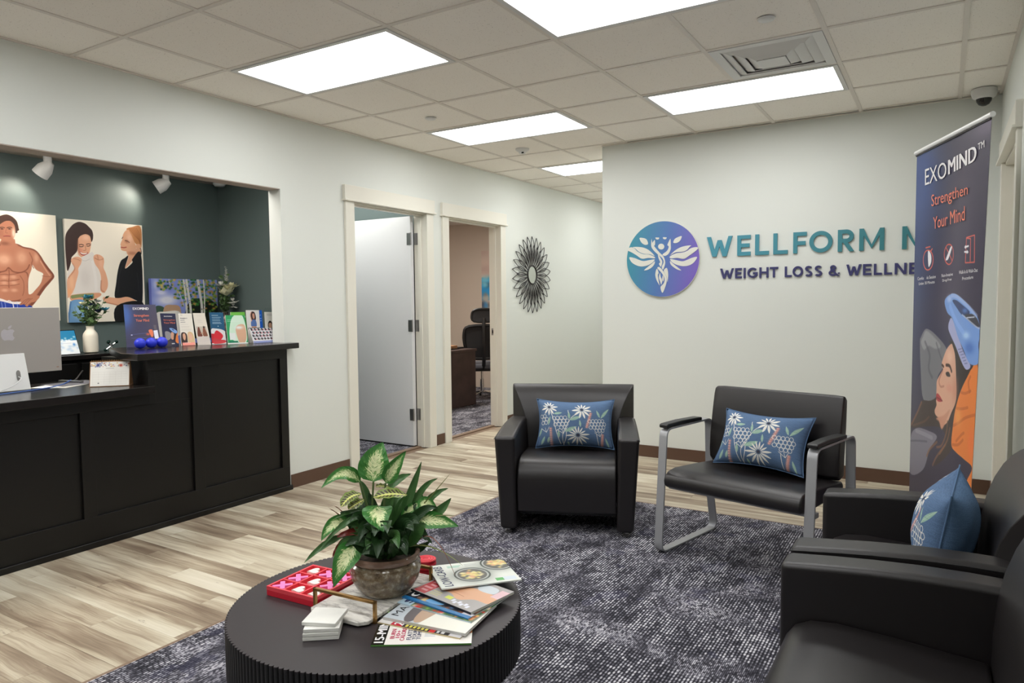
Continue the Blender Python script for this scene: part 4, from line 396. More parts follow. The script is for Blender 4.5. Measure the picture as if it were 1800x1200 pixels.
'emblem':[[(1.2347,1.8211),(1.2646,1.8302),(1.2944,1.8183),(1.324,1.7891),(1.3755,1.7661),(1.4265,1.7605),(1.4772,1.7377),(1.4736,1.7241),(1.4193,1.7297),(1.3609,1.7251),(1.3092,1.7584),(1.2646,1.7848),(1.2347,1.8001)],[(1.2758,1.8297),(1.324,1.8309),(1.3827,1.8198),(1.4338,1.7912),(1.4772,1.7446),(1.4338,1.7602),(1.3828,1.7658),(1.3351,1.7852),(1.3018,1.8145)],[(1.2459,1.7435),(1.2944,1.736),(1.3314,1.7206),(1.3756,1.7071),(1.4339,1.7139),(1.4772,1.7171),(1.4629,1.6936),(1.4194,1.6675),(1.3609,1.6583),(1.3093,1.6712),(1.2646,1.7008)],[(1.3793,1.6258),(1.4122,1.6539),(1.4484,1.6803),(1.4787,1.7012),(1.4737,1.6725),(1.4485,1.6458),(1.4122,1.6276)],[(1.8463,1.8027),(1.8193,1.804),(1.7853,1.7956),(1.758,1.7767),(1.7168,1.7651),(1.6613,1.7608),(1.6089,1.7358),(1.6195,1.7184),(1.6754,1.7196),(1.7309,1.7094),(1.7788,1.7357),(1.8262,1.767),(1.8498,1.7893)],[(1.7954,1.8205),(1.751,1.8199),(1.7028,1.8095),(1.6543,1.7847),(1.6124,1.7459),(1.6613,1.7675),(1.7168,1.7685),(1.7546,1.7802),(1.7784,1.8059)],[(1.8434,1.723),(1.7993,1.7181),(1.7584,1.7029),(1.7171,1.6924),(1.6615,1.7053),(1.6125,1.7153),(1.6266,1.6876),(1.6687,1.6624),(1.7242,1.649),(1.7792,1.6552),(1.8199,1.6806)],[(1.7106,1.6157),(1.6757,1.6452),(1.6407,1.6735),(1.6111,1.6984),(1.6169,1.6676),(1.6478,1.6393),(1.6828,1.6193)],[(1.3387,1.9051),(1.3753,1.9045),(1.4045,1.8891),(1.4177,1.8506),(1.39,1.8429),(1.3571,1.864)],[(1.7128,1.9011),(1.6782,1.8949),(1.6504,1.8795),(1.6387,1.8497),(1.668,1.8449),(1.6991,1.8635)],[(1.448,1.8937),(1.459,1.8519),(1.477,1.8236),(1.5201,1.7737),(1.5559,1.738),(1.5716,1.6896),(1.5632,1.6489),(1.5491,1.6254),(1.5383,1.6497),(1.5546,1.6902),(1.5417,1.7249),(1.4987,1.7609),(1.4627,1.7968),(1.4445,1.832)],[(1.6154,1.8848),(1.6191,1.8372),(1.6192,1.7965),(1.5983,1.7567),(1.5665,1.741),(1.5451,1.7555),(1.5841,1.7845),(1.5995,1.8178),(1.5874,1.8319),(1.5979,1.8586)],[(1.4769,1.8819),(1.4806,1.844),(1.4662,1.831),(1.4568,1.8589)],[(1.5059,1.7606),(1.5346,1.7183),(1.5453,1.6906),(1.5312,1.65),(1.5132,1.678),(1.5239,1.6913),(1.5095,1.7261)],[(1.499,1.6407),(1.5205,1.6503),(1.5634,1.601),(1.5848,1.5526),(1.5778,1.498),(1.5475,1.4286),(1.528,1.4784),(1.5565,1.5122),(1.5635,1.5531),(1.5349,1.6019)],[(1.4954,1.6374),(1.4811,1.5896),(1.492,1.5411),(1.5208,1.4923),(1.5136,1.5337),(1.5063,1.5821),(1.5134,1.6025)],[(1.5845,1.6414),(1.5974,1.5932),(1.5954,1.5455),(1.5905,1.5183),(1.5812,1.5664),(1.5562,1.6184)],[(1.5241,1.6022),(1.5135,1.5612),(1.5265,1.5197),(1.5351,1.4989),(1.5457,1.533),(1.5314,1.5677)],[(1.5492,1.5809),(1.5599,1.5532),(1.5529,1.526),(1.5421,1.5468)],[(1.5627,1.8209),(1.5598,1.8095),(1.5515,1.8007),(1.5396,1.7965),(1.5266,1.7976),(1.5152,1.8039),(1.5077,1.814),(1.5058,1.8259),(1.5099,1.837),(1.5191,1.845),(1.5315,1.8482),(1.5444,1.846),(1.5552,1.8388),(1.5616,1.8282)],[(1.5156,1.9002),(1.5169,1.8935),(1.514,1.8873),(1.5077,1.8831),(1.4994,1.8821),(1.4912,1.8844),(1.4851,1.8895),(1.4826,1.8961),(1.4844,1.9026)],[(1.581,1.8987),(1.5822,1.892),(1.5794,1.8858),(1.5731,1.8817),(1.5649,1.8807),(1.5568,1.883),(1.5508,1.888),(1.5483,1.8946),(1.5501,1.9011)]],
'fruit':[[(-0.8404,1.2188),(-0.835,1.2356),(-0.8224,1.2436),(-0.8066,1.2376),(-0.7931,1.2424),(-0.7788,1.2408),(-0.7711,1.2318),(-0.7797,1.2214),(-0.7813,1.208),(-0.776,1.1975),(-0.7723,1.1946),(-0.7786,1.1825),(-0.7874,1.1782),(-0.7987,1.1815),(-0.8092,1.182),(-0.8234,1.1796),(-0.8334,1.1876),(-0.8393,1.2028)],[(-0.8044,1.2461),(-0.801,1.2567),(-0.7931,1.2628),(-0.7845,1.2647),(-0.7879,1.253),(-0.7958,1.2463)]],
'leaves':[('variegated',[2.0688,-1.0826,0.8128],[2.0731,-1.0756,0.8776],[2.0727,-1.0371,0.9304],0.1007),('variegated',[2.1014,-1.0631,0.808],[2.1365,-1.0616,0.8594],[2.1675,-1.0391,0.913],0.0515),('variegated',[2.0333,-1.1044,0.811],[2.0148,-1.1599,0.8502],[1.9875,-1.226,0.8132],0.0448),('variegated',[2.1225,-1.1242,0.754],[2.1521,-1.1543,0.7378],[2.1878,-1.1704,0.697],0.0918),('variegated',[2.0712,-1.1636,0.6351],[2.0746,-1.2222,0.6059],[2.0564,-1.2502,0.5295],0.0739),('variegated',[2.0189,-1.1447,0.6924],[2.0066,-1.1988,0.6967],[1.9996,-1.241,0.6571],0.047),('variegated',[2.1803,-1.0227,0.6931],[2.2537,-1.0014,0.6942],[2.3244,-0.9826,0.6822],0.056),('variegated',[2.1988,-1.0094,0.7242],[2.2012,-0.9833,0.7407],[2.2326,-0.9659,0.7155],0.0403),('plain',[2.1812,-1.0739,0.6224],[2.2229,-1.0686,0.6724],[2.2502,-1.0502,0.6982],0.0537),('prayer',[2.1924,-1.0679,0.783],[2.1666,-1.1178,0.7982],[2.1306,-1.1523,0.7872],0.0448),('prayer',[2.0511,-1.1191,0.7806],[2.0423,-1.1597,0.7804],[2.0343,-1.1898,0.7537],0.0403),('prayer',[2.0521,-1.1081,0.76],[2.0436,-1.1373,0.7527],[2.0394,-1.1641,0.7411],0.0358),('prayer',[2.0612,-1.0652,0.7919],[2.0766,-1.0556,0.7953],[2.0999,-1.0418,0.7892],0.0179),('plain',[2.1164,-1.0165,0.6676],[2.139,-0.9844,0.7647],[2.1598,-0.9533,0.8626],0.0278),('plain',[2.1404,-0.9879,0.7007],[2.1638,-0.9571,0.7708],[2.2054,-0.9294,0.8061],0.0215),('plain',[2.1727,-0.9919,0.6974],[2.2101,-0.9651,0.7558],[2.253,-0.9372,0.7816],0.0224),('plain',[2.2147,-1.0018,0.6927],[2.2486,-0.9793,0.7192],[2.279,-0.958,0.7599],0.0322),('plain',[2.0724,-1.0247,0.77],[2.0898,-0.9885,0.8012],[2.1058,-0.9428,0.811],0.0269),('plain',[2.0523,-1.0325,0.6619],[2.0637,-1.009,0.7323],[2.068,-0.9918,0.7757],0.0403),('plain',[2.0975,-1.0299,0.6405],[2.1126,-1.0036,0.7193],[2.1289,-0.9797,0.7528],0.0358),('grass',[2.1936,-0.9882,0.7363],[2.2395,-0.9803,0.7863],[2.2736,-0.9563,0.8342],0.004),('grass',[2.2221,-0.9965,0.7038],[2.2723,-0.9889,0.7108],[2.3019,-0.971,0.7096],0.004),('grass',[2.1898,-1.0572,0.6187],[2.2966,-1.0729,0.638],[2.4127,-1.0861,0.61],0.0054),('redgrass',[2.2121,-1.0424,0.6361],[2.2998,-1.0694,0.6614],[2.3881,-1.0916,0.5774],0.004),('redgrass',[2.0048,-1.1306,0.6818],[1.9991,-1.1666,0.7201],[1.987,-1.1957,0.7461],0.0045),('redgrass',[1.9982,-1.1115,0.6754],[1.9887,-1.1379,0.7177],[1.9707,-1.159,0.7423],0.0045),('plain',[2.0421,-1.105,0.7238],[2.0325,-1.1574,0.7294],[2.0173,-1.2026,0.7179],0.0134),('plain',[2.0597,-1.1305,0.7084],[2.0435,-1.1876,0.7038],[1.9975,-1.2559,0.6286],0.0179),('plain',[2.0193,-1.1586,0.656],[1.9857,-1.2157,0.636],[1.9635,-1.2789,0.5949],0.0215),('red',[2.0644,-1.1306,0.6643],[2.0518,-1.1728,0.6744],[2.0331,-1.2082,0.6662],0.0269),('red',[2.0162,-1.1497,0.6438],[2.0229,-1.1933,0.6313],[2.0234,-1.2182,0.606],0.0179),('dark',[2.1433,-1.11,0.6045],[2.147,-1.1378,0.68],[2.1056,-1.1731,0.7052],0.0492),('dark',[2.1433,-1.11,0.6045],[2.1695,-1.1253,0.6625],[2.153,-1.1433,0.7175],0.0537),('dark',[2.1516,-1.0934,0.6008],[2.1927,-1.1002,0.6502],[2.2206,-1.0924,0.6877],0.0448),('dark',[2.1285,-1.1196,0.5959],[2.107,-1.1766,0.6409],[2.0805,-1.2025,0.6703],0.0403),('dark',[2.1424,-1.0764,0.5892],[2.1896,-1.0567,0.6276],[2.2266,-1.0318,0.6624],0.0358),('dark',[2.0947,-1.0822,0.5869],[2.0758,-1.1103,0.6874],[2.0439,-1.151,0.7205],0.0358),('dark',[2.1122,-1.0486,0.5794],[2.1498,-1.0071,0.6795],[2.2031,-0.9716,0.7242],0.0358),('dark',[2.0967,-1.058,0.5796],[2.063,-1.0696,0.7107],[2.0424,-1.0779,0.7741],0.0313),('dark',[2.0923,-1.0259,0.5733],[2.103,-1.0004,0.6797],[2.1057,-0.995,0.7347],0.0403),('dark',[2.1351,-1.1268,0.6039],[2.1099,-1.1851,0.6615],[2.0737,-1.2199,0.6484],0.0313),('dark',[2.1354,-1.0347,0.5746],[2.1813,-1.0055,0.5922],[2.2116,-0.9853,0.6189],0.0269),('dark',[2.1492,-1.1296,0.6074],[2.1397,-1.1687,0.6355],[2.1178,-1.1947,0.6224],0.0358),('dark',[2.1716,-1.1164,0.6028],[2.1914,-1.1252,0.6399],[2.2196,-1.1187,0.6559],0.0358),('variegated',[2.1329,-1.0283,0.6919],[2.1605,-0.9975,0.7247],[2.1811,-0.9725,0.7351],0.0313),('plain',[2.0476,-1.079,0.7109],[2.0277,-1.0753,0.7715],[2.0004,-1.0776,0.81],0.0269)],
'stems':[[[2.0891,-1.0859,0.5825],[2.0694,-1.09,0.6989],[2.0688,-1.0826,0.8128]],[[2.1063,-1.0754,0.5823],[2.0995,-1.0702,0.7209],[2.1014,-1.0631,0.808]],[[2.0948,-1.0824,0.5824],[2.1054,-1.1041,0.6858],[2.1225,-1.1242,0.754]],[[2.0719,-1.0964,0.5827],[2.0575,-1.096,0.7169],[2.0333,-1.1044,0.811]],[[2.1178,-1.0684,0.5822],[2.1544,-1.0412,0.6532],[2.1803,-1.0227,0.6931]]],
}

# ================================================================== the room
XW, YB, XR, ZC, T = -0.519, 3.1107, 3.90, 2.731, 0.6096
XI = XW-0.125            # inner face of the left wall
# ---- floor: sub-floor with planks, then carpet
floor = struct(box('floor', M['strip'], (-0.66, -6, -0.06), (4.1, 9.6, -0.006)))
PW, PL = 0.127, 1.22
plank_mesh = {}
def plank(x0, x1, y0, y1):
    key = (round(x1-x0, 3), round(y1-y0, 3))
    if key not in plank_mesh:
        dx, dy = (x1-x0)/2-0.0005, (y1-y0)/2-0.0005
        plank_mesh[key] = MB().box(-dx, -dy, -0.005, dx, dy, 0.0).mesh('plank', M['plank'])
    o = link('plank', plank_mesh[key], floor, ((x0+x1)/2, (y0+y1)/2, 0))
y = -2.302; row = 0
while y < 7.4:
    # the carpet lies in the front right; beyond it the planks run to the wall
    xs, xe = XW, (0.938 if y+PW/2 < 1.74 else (XR if y < YB else 1.0))
    off = [0.0, 0.44, 0.83, 0.21, 1.02, 0.62][row % 6]; x = xs-off
    while x < xe:
        a, b = max(x, xs), min(x+PL, xe)
        if b-a > 0.03: plank(a, b, y, min(y+PW, 1.742) if y < 1.742 < y+PW and False else y+PW)
        x += PL
    y += PW; row += 1
carpet = tag(MB().box(0.955, -6.0, -0.006, XR, 1.748, 0.004).build('carpet', M['carpet']), 'charcoal and grey flecked carpet under the seating group', 'carpet')
struct(box('trim_1', M['strip'], (0.937, -6.0, -0.004), (0.956, 1.765, 0.0035), bevel=0.001))
struct(box('trim_2', M['strip'], (0.956, 1.748, -0.004), (XR, 1.766, 0.0035), bevel=0.001))
struct(box('floor_office', M['carpet'], (-4.2, 1.3, -0.05), (-0.645, 8.2, 0.0)))
struct(box('floor_reception', M['carpet'], (-2.2, -3.0, -0.05), (-0.645, 1.3, 0.0)))
for yy0, yy1 in ((1.545, 2.485), (2.83, 3.765)): box('threshold', M['strip'], (-0.66, yy0, -0.006), (-0.60, yy1, 0.006), floor)

# ---- walls
def wall(name, m, boxes, parent=None):
    b = MB()
    for q in boxes: b.box(*q)
    o = b.build(name, m, parent); return struct(o) if parent is None else o
wl = [(XI, -6, 0, XW, -2.0, ZC+.05), (XI, -2.0, 2.20, XW, 0.809, ZC+.05), (XI, 0.809, 0, XW, 1.53, ZC+.05), (XI, 1.53, 2.195, XW, 2.50, ZC+.05), (XI, 2.50, 0, XW, 2.815, ZC+.05), (XI, 2.815, 2.195, XW, 3.78, ZC+.05), (XI, 3.78, 0, XW, 9.6, ZC+.05)]
wall('wall_left', M['wall'], wl)
wall('wall_back', M['wall'], [(0.983, YB, 0, XR+.13, YB+0.14, ZC+.05)])
wall('wall_right', M['wall'], [(XR, -6, 0, XR+.13, 1.62, ZC+.05), (XR, 1.62, 2.20, XR+.13, 2.66, ZC+.05), (XR, 2.66, 0, XR+.13, YB, ZC+.05)])
wall('wall_front', M['wall'], [(XI, -6.12, 0, XR+.13, -6, ZC+.05)])
wall('wall_hall', M['wall'], [(XI, 9.5, 0, 1.2, 9.6, ZC+.05), (0.983, YB+.14, 0, 1.12, 9.5, ZC+.05)])
# reception room behind the opening
wall('wall_reception', M['green'], [(-2.15, -3.0, 0, -2.03, 1.52, 2.44), (-2.03, 1.40, 0, XI, 1.52, 2.44), (-2.03, -3.0, 0, XI, -2.9, 2.44), (XI-.012, 0.82, 0, XI, 1.40, 2.44)])
wall('ceiling_reception', M['soffit'], [(-2.15, -3.0, 2.44, XI, 1.52, 2.5)])
wall('soffit', M['soffit'], [(XI-.004, -2.0, 2.195, XW-.003, 0.806, 2.201)])
# the two offices behind the doors
wall('wall_office', M['green'], [(-2.5, 1.53, 0, -2.4, 2.62, 2.6), (-2.4, 2.55, 0, XI, 2.62, 2.6), (-2.5, 1.525, 0, XI, 1.53, 2.6)])
wall('wall_office_2', M['beige'], [(-4.2, 2.63, 0, -4.1, 6.7, 2.6), (-4.2, 6.6, 0, XI, 6.7, 2.6), (-4.1, 2.62, 0, XI, 2.68, 2.6), (XI-.01, 3.78, 0, XI, 6.6, 2.6)])
wall('ceiling_office', M['grid'], [(-4.2, 1.525, 2.6, XI, 6.7, 2.68)])
box('diffuser', M['office_panel'], (-2.4, 3.6, 2.585), (-1.8, 4.8, 2.599), bpy.data.objects['ceiling_office'])
box('diffuser', emit('small_office_diffuser', (255, 252, 248), 6.5), (-2.35, 1.56, 2.585), (-.75, 2.3, 2.599), bpy.data.objects['ceiling_office'])

box('diffuser', M['reception_fill_panel'], (-1.75, -2.0, 2.425), (-1.1, -0.82, 2.439), bpy.data.objects['ceiling_reception'])  # added fill panel, out of view, brightens posters and green wall
box('diffuser', M['reception_fill_panel_dim'], (-1.10, -.2, 2.425), (-.72, 1.0, 2.439), bpy.data.objects['ceiling_reception'])  # extra fill panel hidden by the header, added to brighten the green wall

# ---- ceiling: deck, T-bars and lay-in tiles
ceil = sempty('ceiling')
box('deck', M['grid'], (-0.7, -6.1, 2.765), (4.1, 9.6, 2.80), ceil)
LIGHTS = [(0, 0), (3, 0), (0, 3), (3, 3), (0, 6), (0, -3), (3, -3), (0, -6), (3, -6), (0, 9), (0, 12)]  # the final hall pair is unseen, added to brighten the hallway
taken = set()
for i, j in LIGHTS: taken |= {(i, j), (i+1, j)}
taken.add((4, 2))
xs = [XW]+[k*T for k in range(7)]+[XR]; tile_mesh = {}
for j in range(-9, 15):
    for i in range(-1, 7):
        if (i, j) in taken: continue
        if j >= 5 and i >= 2: continue
        x0, x1 = xs[i+1], xs[i+2]; y0, y1 = j*T, (j+1)*T
        if j == -9: y0 = -6.0
        if j == 5 and i >= 2: y1 = YB
        w = round(x1-x0-0.006, 4); h = round(y1-y0-0.006, 4)
        if (w, h) not in tile_mesh: tile_mesh[(w, h)] = MB().box(-w/2, -h/2, 0, w/2, h/2, 0.016).mesh('tile', M['tile'])
        link('tile', tile_mesh[(w, h)], ceil, ((x0+x1)/2, (y0+y1)/2, 2.7355))
for k in range(7):
    cuts = sorted((j*T+.012, (j+1)*T-.012) for i, j in LIGHTS if i+1 == k); ys = [-6.0]+[q for c_ in cuts for q in c_]+[9.5 if k < 2 else YB]
    for a, b in zip(ys[::2], ys[1::2]): box('main_tee', M['grid'], (k*T-.0125, a, 2.7305), (k*T+.0125, b, 2.7358), ceil)
for j in range(-9, 16):
    if j*T > YB: box('cross_tee', M['grid'], (XW, j*T-.012, 2.7303), (1.0, j*T+.012, 2.7355), ceil)
    else: box('cross_tee', M['grid'], (XW, j*T-.012, 2.7303), (XR, j*T+.012, 2.7355), ceil)
for a, b in (((XW, -6, 2.727), (XW+.018, 9.5, 2.734)), ((XR-.018, -6, 2.727), (XR, YB, 2.734)), ((0.985, YB-.018, 2.727), (XR, YB, 2.734))): box('wall_angle', M['grid'], a, b, ceil)

def fixture(i, j, label):
    t = thing('ceiling_light', label, 'ceiling light', ((i+1)*T, (j+.5)*T, ZC), 0)
    w, h = T-.014, T/2-.014; f = MB()
    for a in ((-w, -h, -w+.028, h), (w-.028, -h, w, h), (-w+.028, -h, w-.028, -h+.028), (-w+.028, h-.028, w-.028, h)): f.box(a[0], a[1], -.006, a[2], a[3], .03)
    f.build('frame', M['fixture'], t, bevel=0.0015)
    box('diffuser', M['panel'], (-w+.026, -h+.026, 0.004), (w-.026, h-.026, .012), t); return t
for (i, j), lab in zip(LIGHTS, ['bright white ceiling light panel nearest the left wall opening', 'bright ceiling light panel cut by the top edge of the picture', 'bright ceiling light panel in front of the smoke detector', 'bright ceiling light panel beside the square air vent', 'bright ceiling light panel partly hidden by the sign wall corner', 'ceiling light panel behind the viewer on the desk side', 'ceiling light panel behind the viewer on the right side', 'far rear ceiling light panel on the desk side', 'far rear ceiling light panel on the right side', 'unseen ceiling light panel added to brighten the hallway', 'last unseen ceiling light panel added to brighten the hallway end']): fixture(i, j, lab)

# ---- baseboards
for n, a, b in (('baseboard_left', (XW, 0.835, 0), (XW+.008, 1.44, .102)), ('baseboard_left.001', (XW, 2.588, 0), (XW+.008, 2.733, .102)), ('baseboard_left.002', (XW, 3.868, 0), (XW+.008, 9.5, .102)), ('baseboard_back', (0.985, YB-.008, 0), (XR, YB, .102)), ('baseboard_right', (XR-.008, 2.77, 0), (XR, YB-.009, .102)), ('baseboard_right.001', (XR-.008, -6, 0), (XR, 1.5, .102))):
    struct(box(n, M['rubber_base'], a, b, bevel=0.002))

# ---- doors in the left wall
def casing(root, y0, y1, dx=0.02, hw=0.115):
    # y0..y1 is the clear opening
    box('casing', M['trim'], (XW-.002, y0-.1, 0), (XW+dx, y0, 2.2), root, bevel=0.003)
    box('casing', M['trim'], (XW-.002, y1, 0), (XW+dx, y1+.1, 2.2), root, bevel=0.003)
    box('head_casing', M['trim'], (XW-.002, y0-.112, 2.2), (XW+dx+.008, y1+.112, 2.2+hw), root, bevel=0.002)
    box('head_fillet', M['trim'], (XW-.002, y0-.122, 2.186), (XW+dx+.022, y1+.122, 2.203), root, bevel=0.004)
    j = MB().box(XI-.01, y0-.016, 0, XW, y0, 2.2).box(XI-.01, y1, 0, XW, y1+.016, 2.2).box(XI-.01, y0-.016, 2.178, XW, y1+.016, 2.196)
    j.build('jamb', M['trim'], root, bevel=0.001)
    s = MB().box(XI+.042, y0, 0, XI+.078, y0+.012, 2.178).box(XI+.042, y1-.012, 0, XI+.078, y1, 2.178).box(XI+.042, y0+.012, 2.164, XI+.078, y1-.012, 2.178)
    s.build('door_stop', M['trim'], root, bevel=0.001)
d1 = sempty('door_1'); casing(d1, 1.545, 2.485)
leaf = box('door_leaf', M['door'], (XI-.93, 2.432, .014), (XI-.012, 2.476, 2.168), d1, bevel=0.002)
for z in (1.96, 1.15, 0.31):
    h = MB().box(XI-.052, 2.427, z-.055, XI-.008, 2.4325, z+.055).box(XI-.004, 2.4795, z-.055, XI+.04, 2.486, z+.055).lathe([(.0075, z-.057), (.0075, z+.057)], 10, (XI-.004, 2.4275, 0))
    h.build('hinge', M['steel'], d1, bevel=0.001)
box('sweep', M['dark_plastic'], (XI-.93, 2.436, .004), (XI-.014, 2.472, .016), leaf)
d2 = sempty('door_2'); casing(d2, 2.83, 3.765)
box('strike_plate', M['steel'], (XI+.012, 3.762, 1.0), (XI+.048, 3.7655, 1.075), d2, bevel=0.001)
box('strike_hole', M['hole'], (XI+.022, 3.7605, 1.02), (XI+.038, 3.7625, 1.055), d2)
# ---- door in the right wall
d3 = sempty('door_3'); ya, yb = 1.66, 2.63
for q in ((ya-.1, ya), (yb, yb+.1)): box('casing', M['trim'], (XR-.02, q[0], 0), (XR+.002, q[1], 2.21), d3, bevel=0.003)
box('head_casing', M['trim'], (XR-.03, ya-.112, 2.21), (XR+.002, yb+.112, 2.33), d3, bevel=0.002)
box('head_fillet', M['trim'], (XR-.044, ya-.122, 2.196), (XR+.002, yb+.122, 2.213), d3, bevel=0.004)
MB().box(XR, ya-.016, 0, XR+.13, ya, 2.2).box(XR, yb, 0, XR+.13, yb+.016, 2.2).box(XR, ya, 2.18, XR+.13, yb, 2.198).build('jamb', M['trim'], d3)
box('door_leaf', M['trim'], (XR+.085, ya+.003, .01), (XR+.128, yb-.003, 2.177), d3, bevel=0.002)

# ================================================================== ceiling fittings
t = thing('air_vent', 'square white stepped air vent in the ceiling beside a light panel', 'vent', (4.5*T, 2.5*T, ZC))
w = T/2-.014
f = MB()
for a in ((-w, -w, -w+.05, w), (w-.05, -w, w, w), (-w+.05, -w, w-.05, -w+.05), (-w+.05, w-.05, w-.05, w)): f.box(a[0], a[1], -.004, a[2], a[3], .004)
f.build('frame', M['fixture'], t, bevel=0.001)
box('throat', M['hole'], (-w, -w, .10), (w, w, .11), t)
MB().lathe([(.10, .02), (.10, .10)], 24, caps=False).build('duct_collar', M['dark_plastic'], t)
def cone(r0, z0, r1, z1):
    b = MB(); vs = []
    for r, z in ((r0, z0), (r1, z1), (r1, z1+.004), (r0-.003, z0+.004)): vs += [(-r, -r, z), (r, -r, z), (r, r, z), (-r, r, z)]
    fs = []
    for q in range(4):
        for k in range(4): fs.append((q*4+k, q*4+(k+1) % 4, ((q+1) % 4)*4+(k+1) % 4, ((q+1) % 4)*4+k))
    return b.add(vs, fs)
for r0, r1, z0, z1 in ((.192, .247, -.012, .010), (.132, .186, -.019, .002), (.080, .126, -.026, -.006)): cone(r0, z0, r1, z1).build('louvre', M['fixture'], t)
cone(.246, -.004, .285, .07).build('shroud', M['fixture'], t)
MB().box(-.076, -.076, -.030, .076, .076, -.0255).build('centre_plate', M['fixture'], t, bevel=0.001)
for (x, y_), lab in (((2.825, .926), 'round white sprinkler cap in the ceiling tile next to the air vent'), ((.315, 1.513), 'round white sprinkler cap in the ceiling near the left wall')):
    t = thing('sprinkler_cap', lab, 'sprinkler', (x, y_, 2.7355), 0); MB().lathe([(.0, -.012), (.036, -.012), (.041, -.008), (.042, -.004)], 28, caps=False).build('cover_plate', M['fixture'], t, smooth=True); MB().lathe([(.032, -.006), (.032, 0.001)], 20).build('cup', M['hole'], t)
t = thing('smoke_detector', 'small round white smoke detector on the hall side of the ceiling', 'smoke detector', (.338, 2.812, 2.7355))
MB().lathe([(.062, 0.0), (.062, -.012), (.05, -.022), (.034, -.028), (.028, -.045), (.0, -.048)], 28, caps=False).build('body', M['fixture'], t, smooth=True); box('sensor', M['hole'], (.008, -.03, -.047), (.028, -.022, -.036), t)
t = thing('dome_camera', 'white dome security camera on the ceiling above the tall banner', 'camera', (3.79, 2.93, 2.731))
MB().lathe([(.0, 0), (.072, 0), (.075, -.02), (.066, -.05), (.05, -.062), (.0, -.062)], 32, caps=False).build('housing', M['fixture'], t, smooth=True)
MB().lathe([(.046, -.058), (.043, -.078), (.03, -.098), (.012, -.107), (.0, -.108)], 28, caps=False).build('dome', M['cam_dome'], t, smooth=True)
t = thing('return_grille', 'small grey ceiling grille beyond the sign wall corner', 'vent', (.93, 3.75, 2.731)); box('frame', M['fixture'], (-.14, -.14, -.006), (.14, .14, .004), t, bevel=.001)
for k in range(6): box('slat', M['grid'], (-.12, -.115+k*.04, -.011), (.12, -.095+k*.04, -.006), t)

# ================================================================== wall sign
t = thing('sign_disc', 'round blue to violet sign with a white winged figure', 'sign', (1.5415, YB, 1.716))
MB().lathe([(.319, .0), (.319, .018)], 96, mx=Matrix.Rotation(PI/2, 4, 'X')).build('disc', M['disc'], t)
t2 = MB()
for ke, e in enumerate(DATA['emblem']):
    P = crom(e, True, 4); n_ = len(P); ar = sum(P[i][0]*P[(i+1) % n_][1]-P[(i+1) % n_][0]*P[i][1] for i in range(n_)); sg = 1 if ar > 0 else -1; Q_ = []
    for i in range(n_):
        d = P[(i+1) % n_]-P[i-1]; L_ = max(np.hypot(*d), 1e-6); Q_.append(P[i]+np.array([-d[1], d[0]])/L_*sg*.0013)
    P = Q_
    if len(P) > 3: t2.prism([(a-1.5415, b-1.716) for a, b in P], -.0185, -.0205-.0002*(ke % 6), lambda a, b, h: (a, h, b))
t2.build('winged_figure', M['sign_white'], t)
rim = MB().lathe([(.3195, -.016), (.3225, -.016), (.3225, -.0005), (.3195, -.0005)], 96, mx=Matrix.Rotation(-PI/2, 4, 'X')); rim.build('edge', M['sign_white'], t)
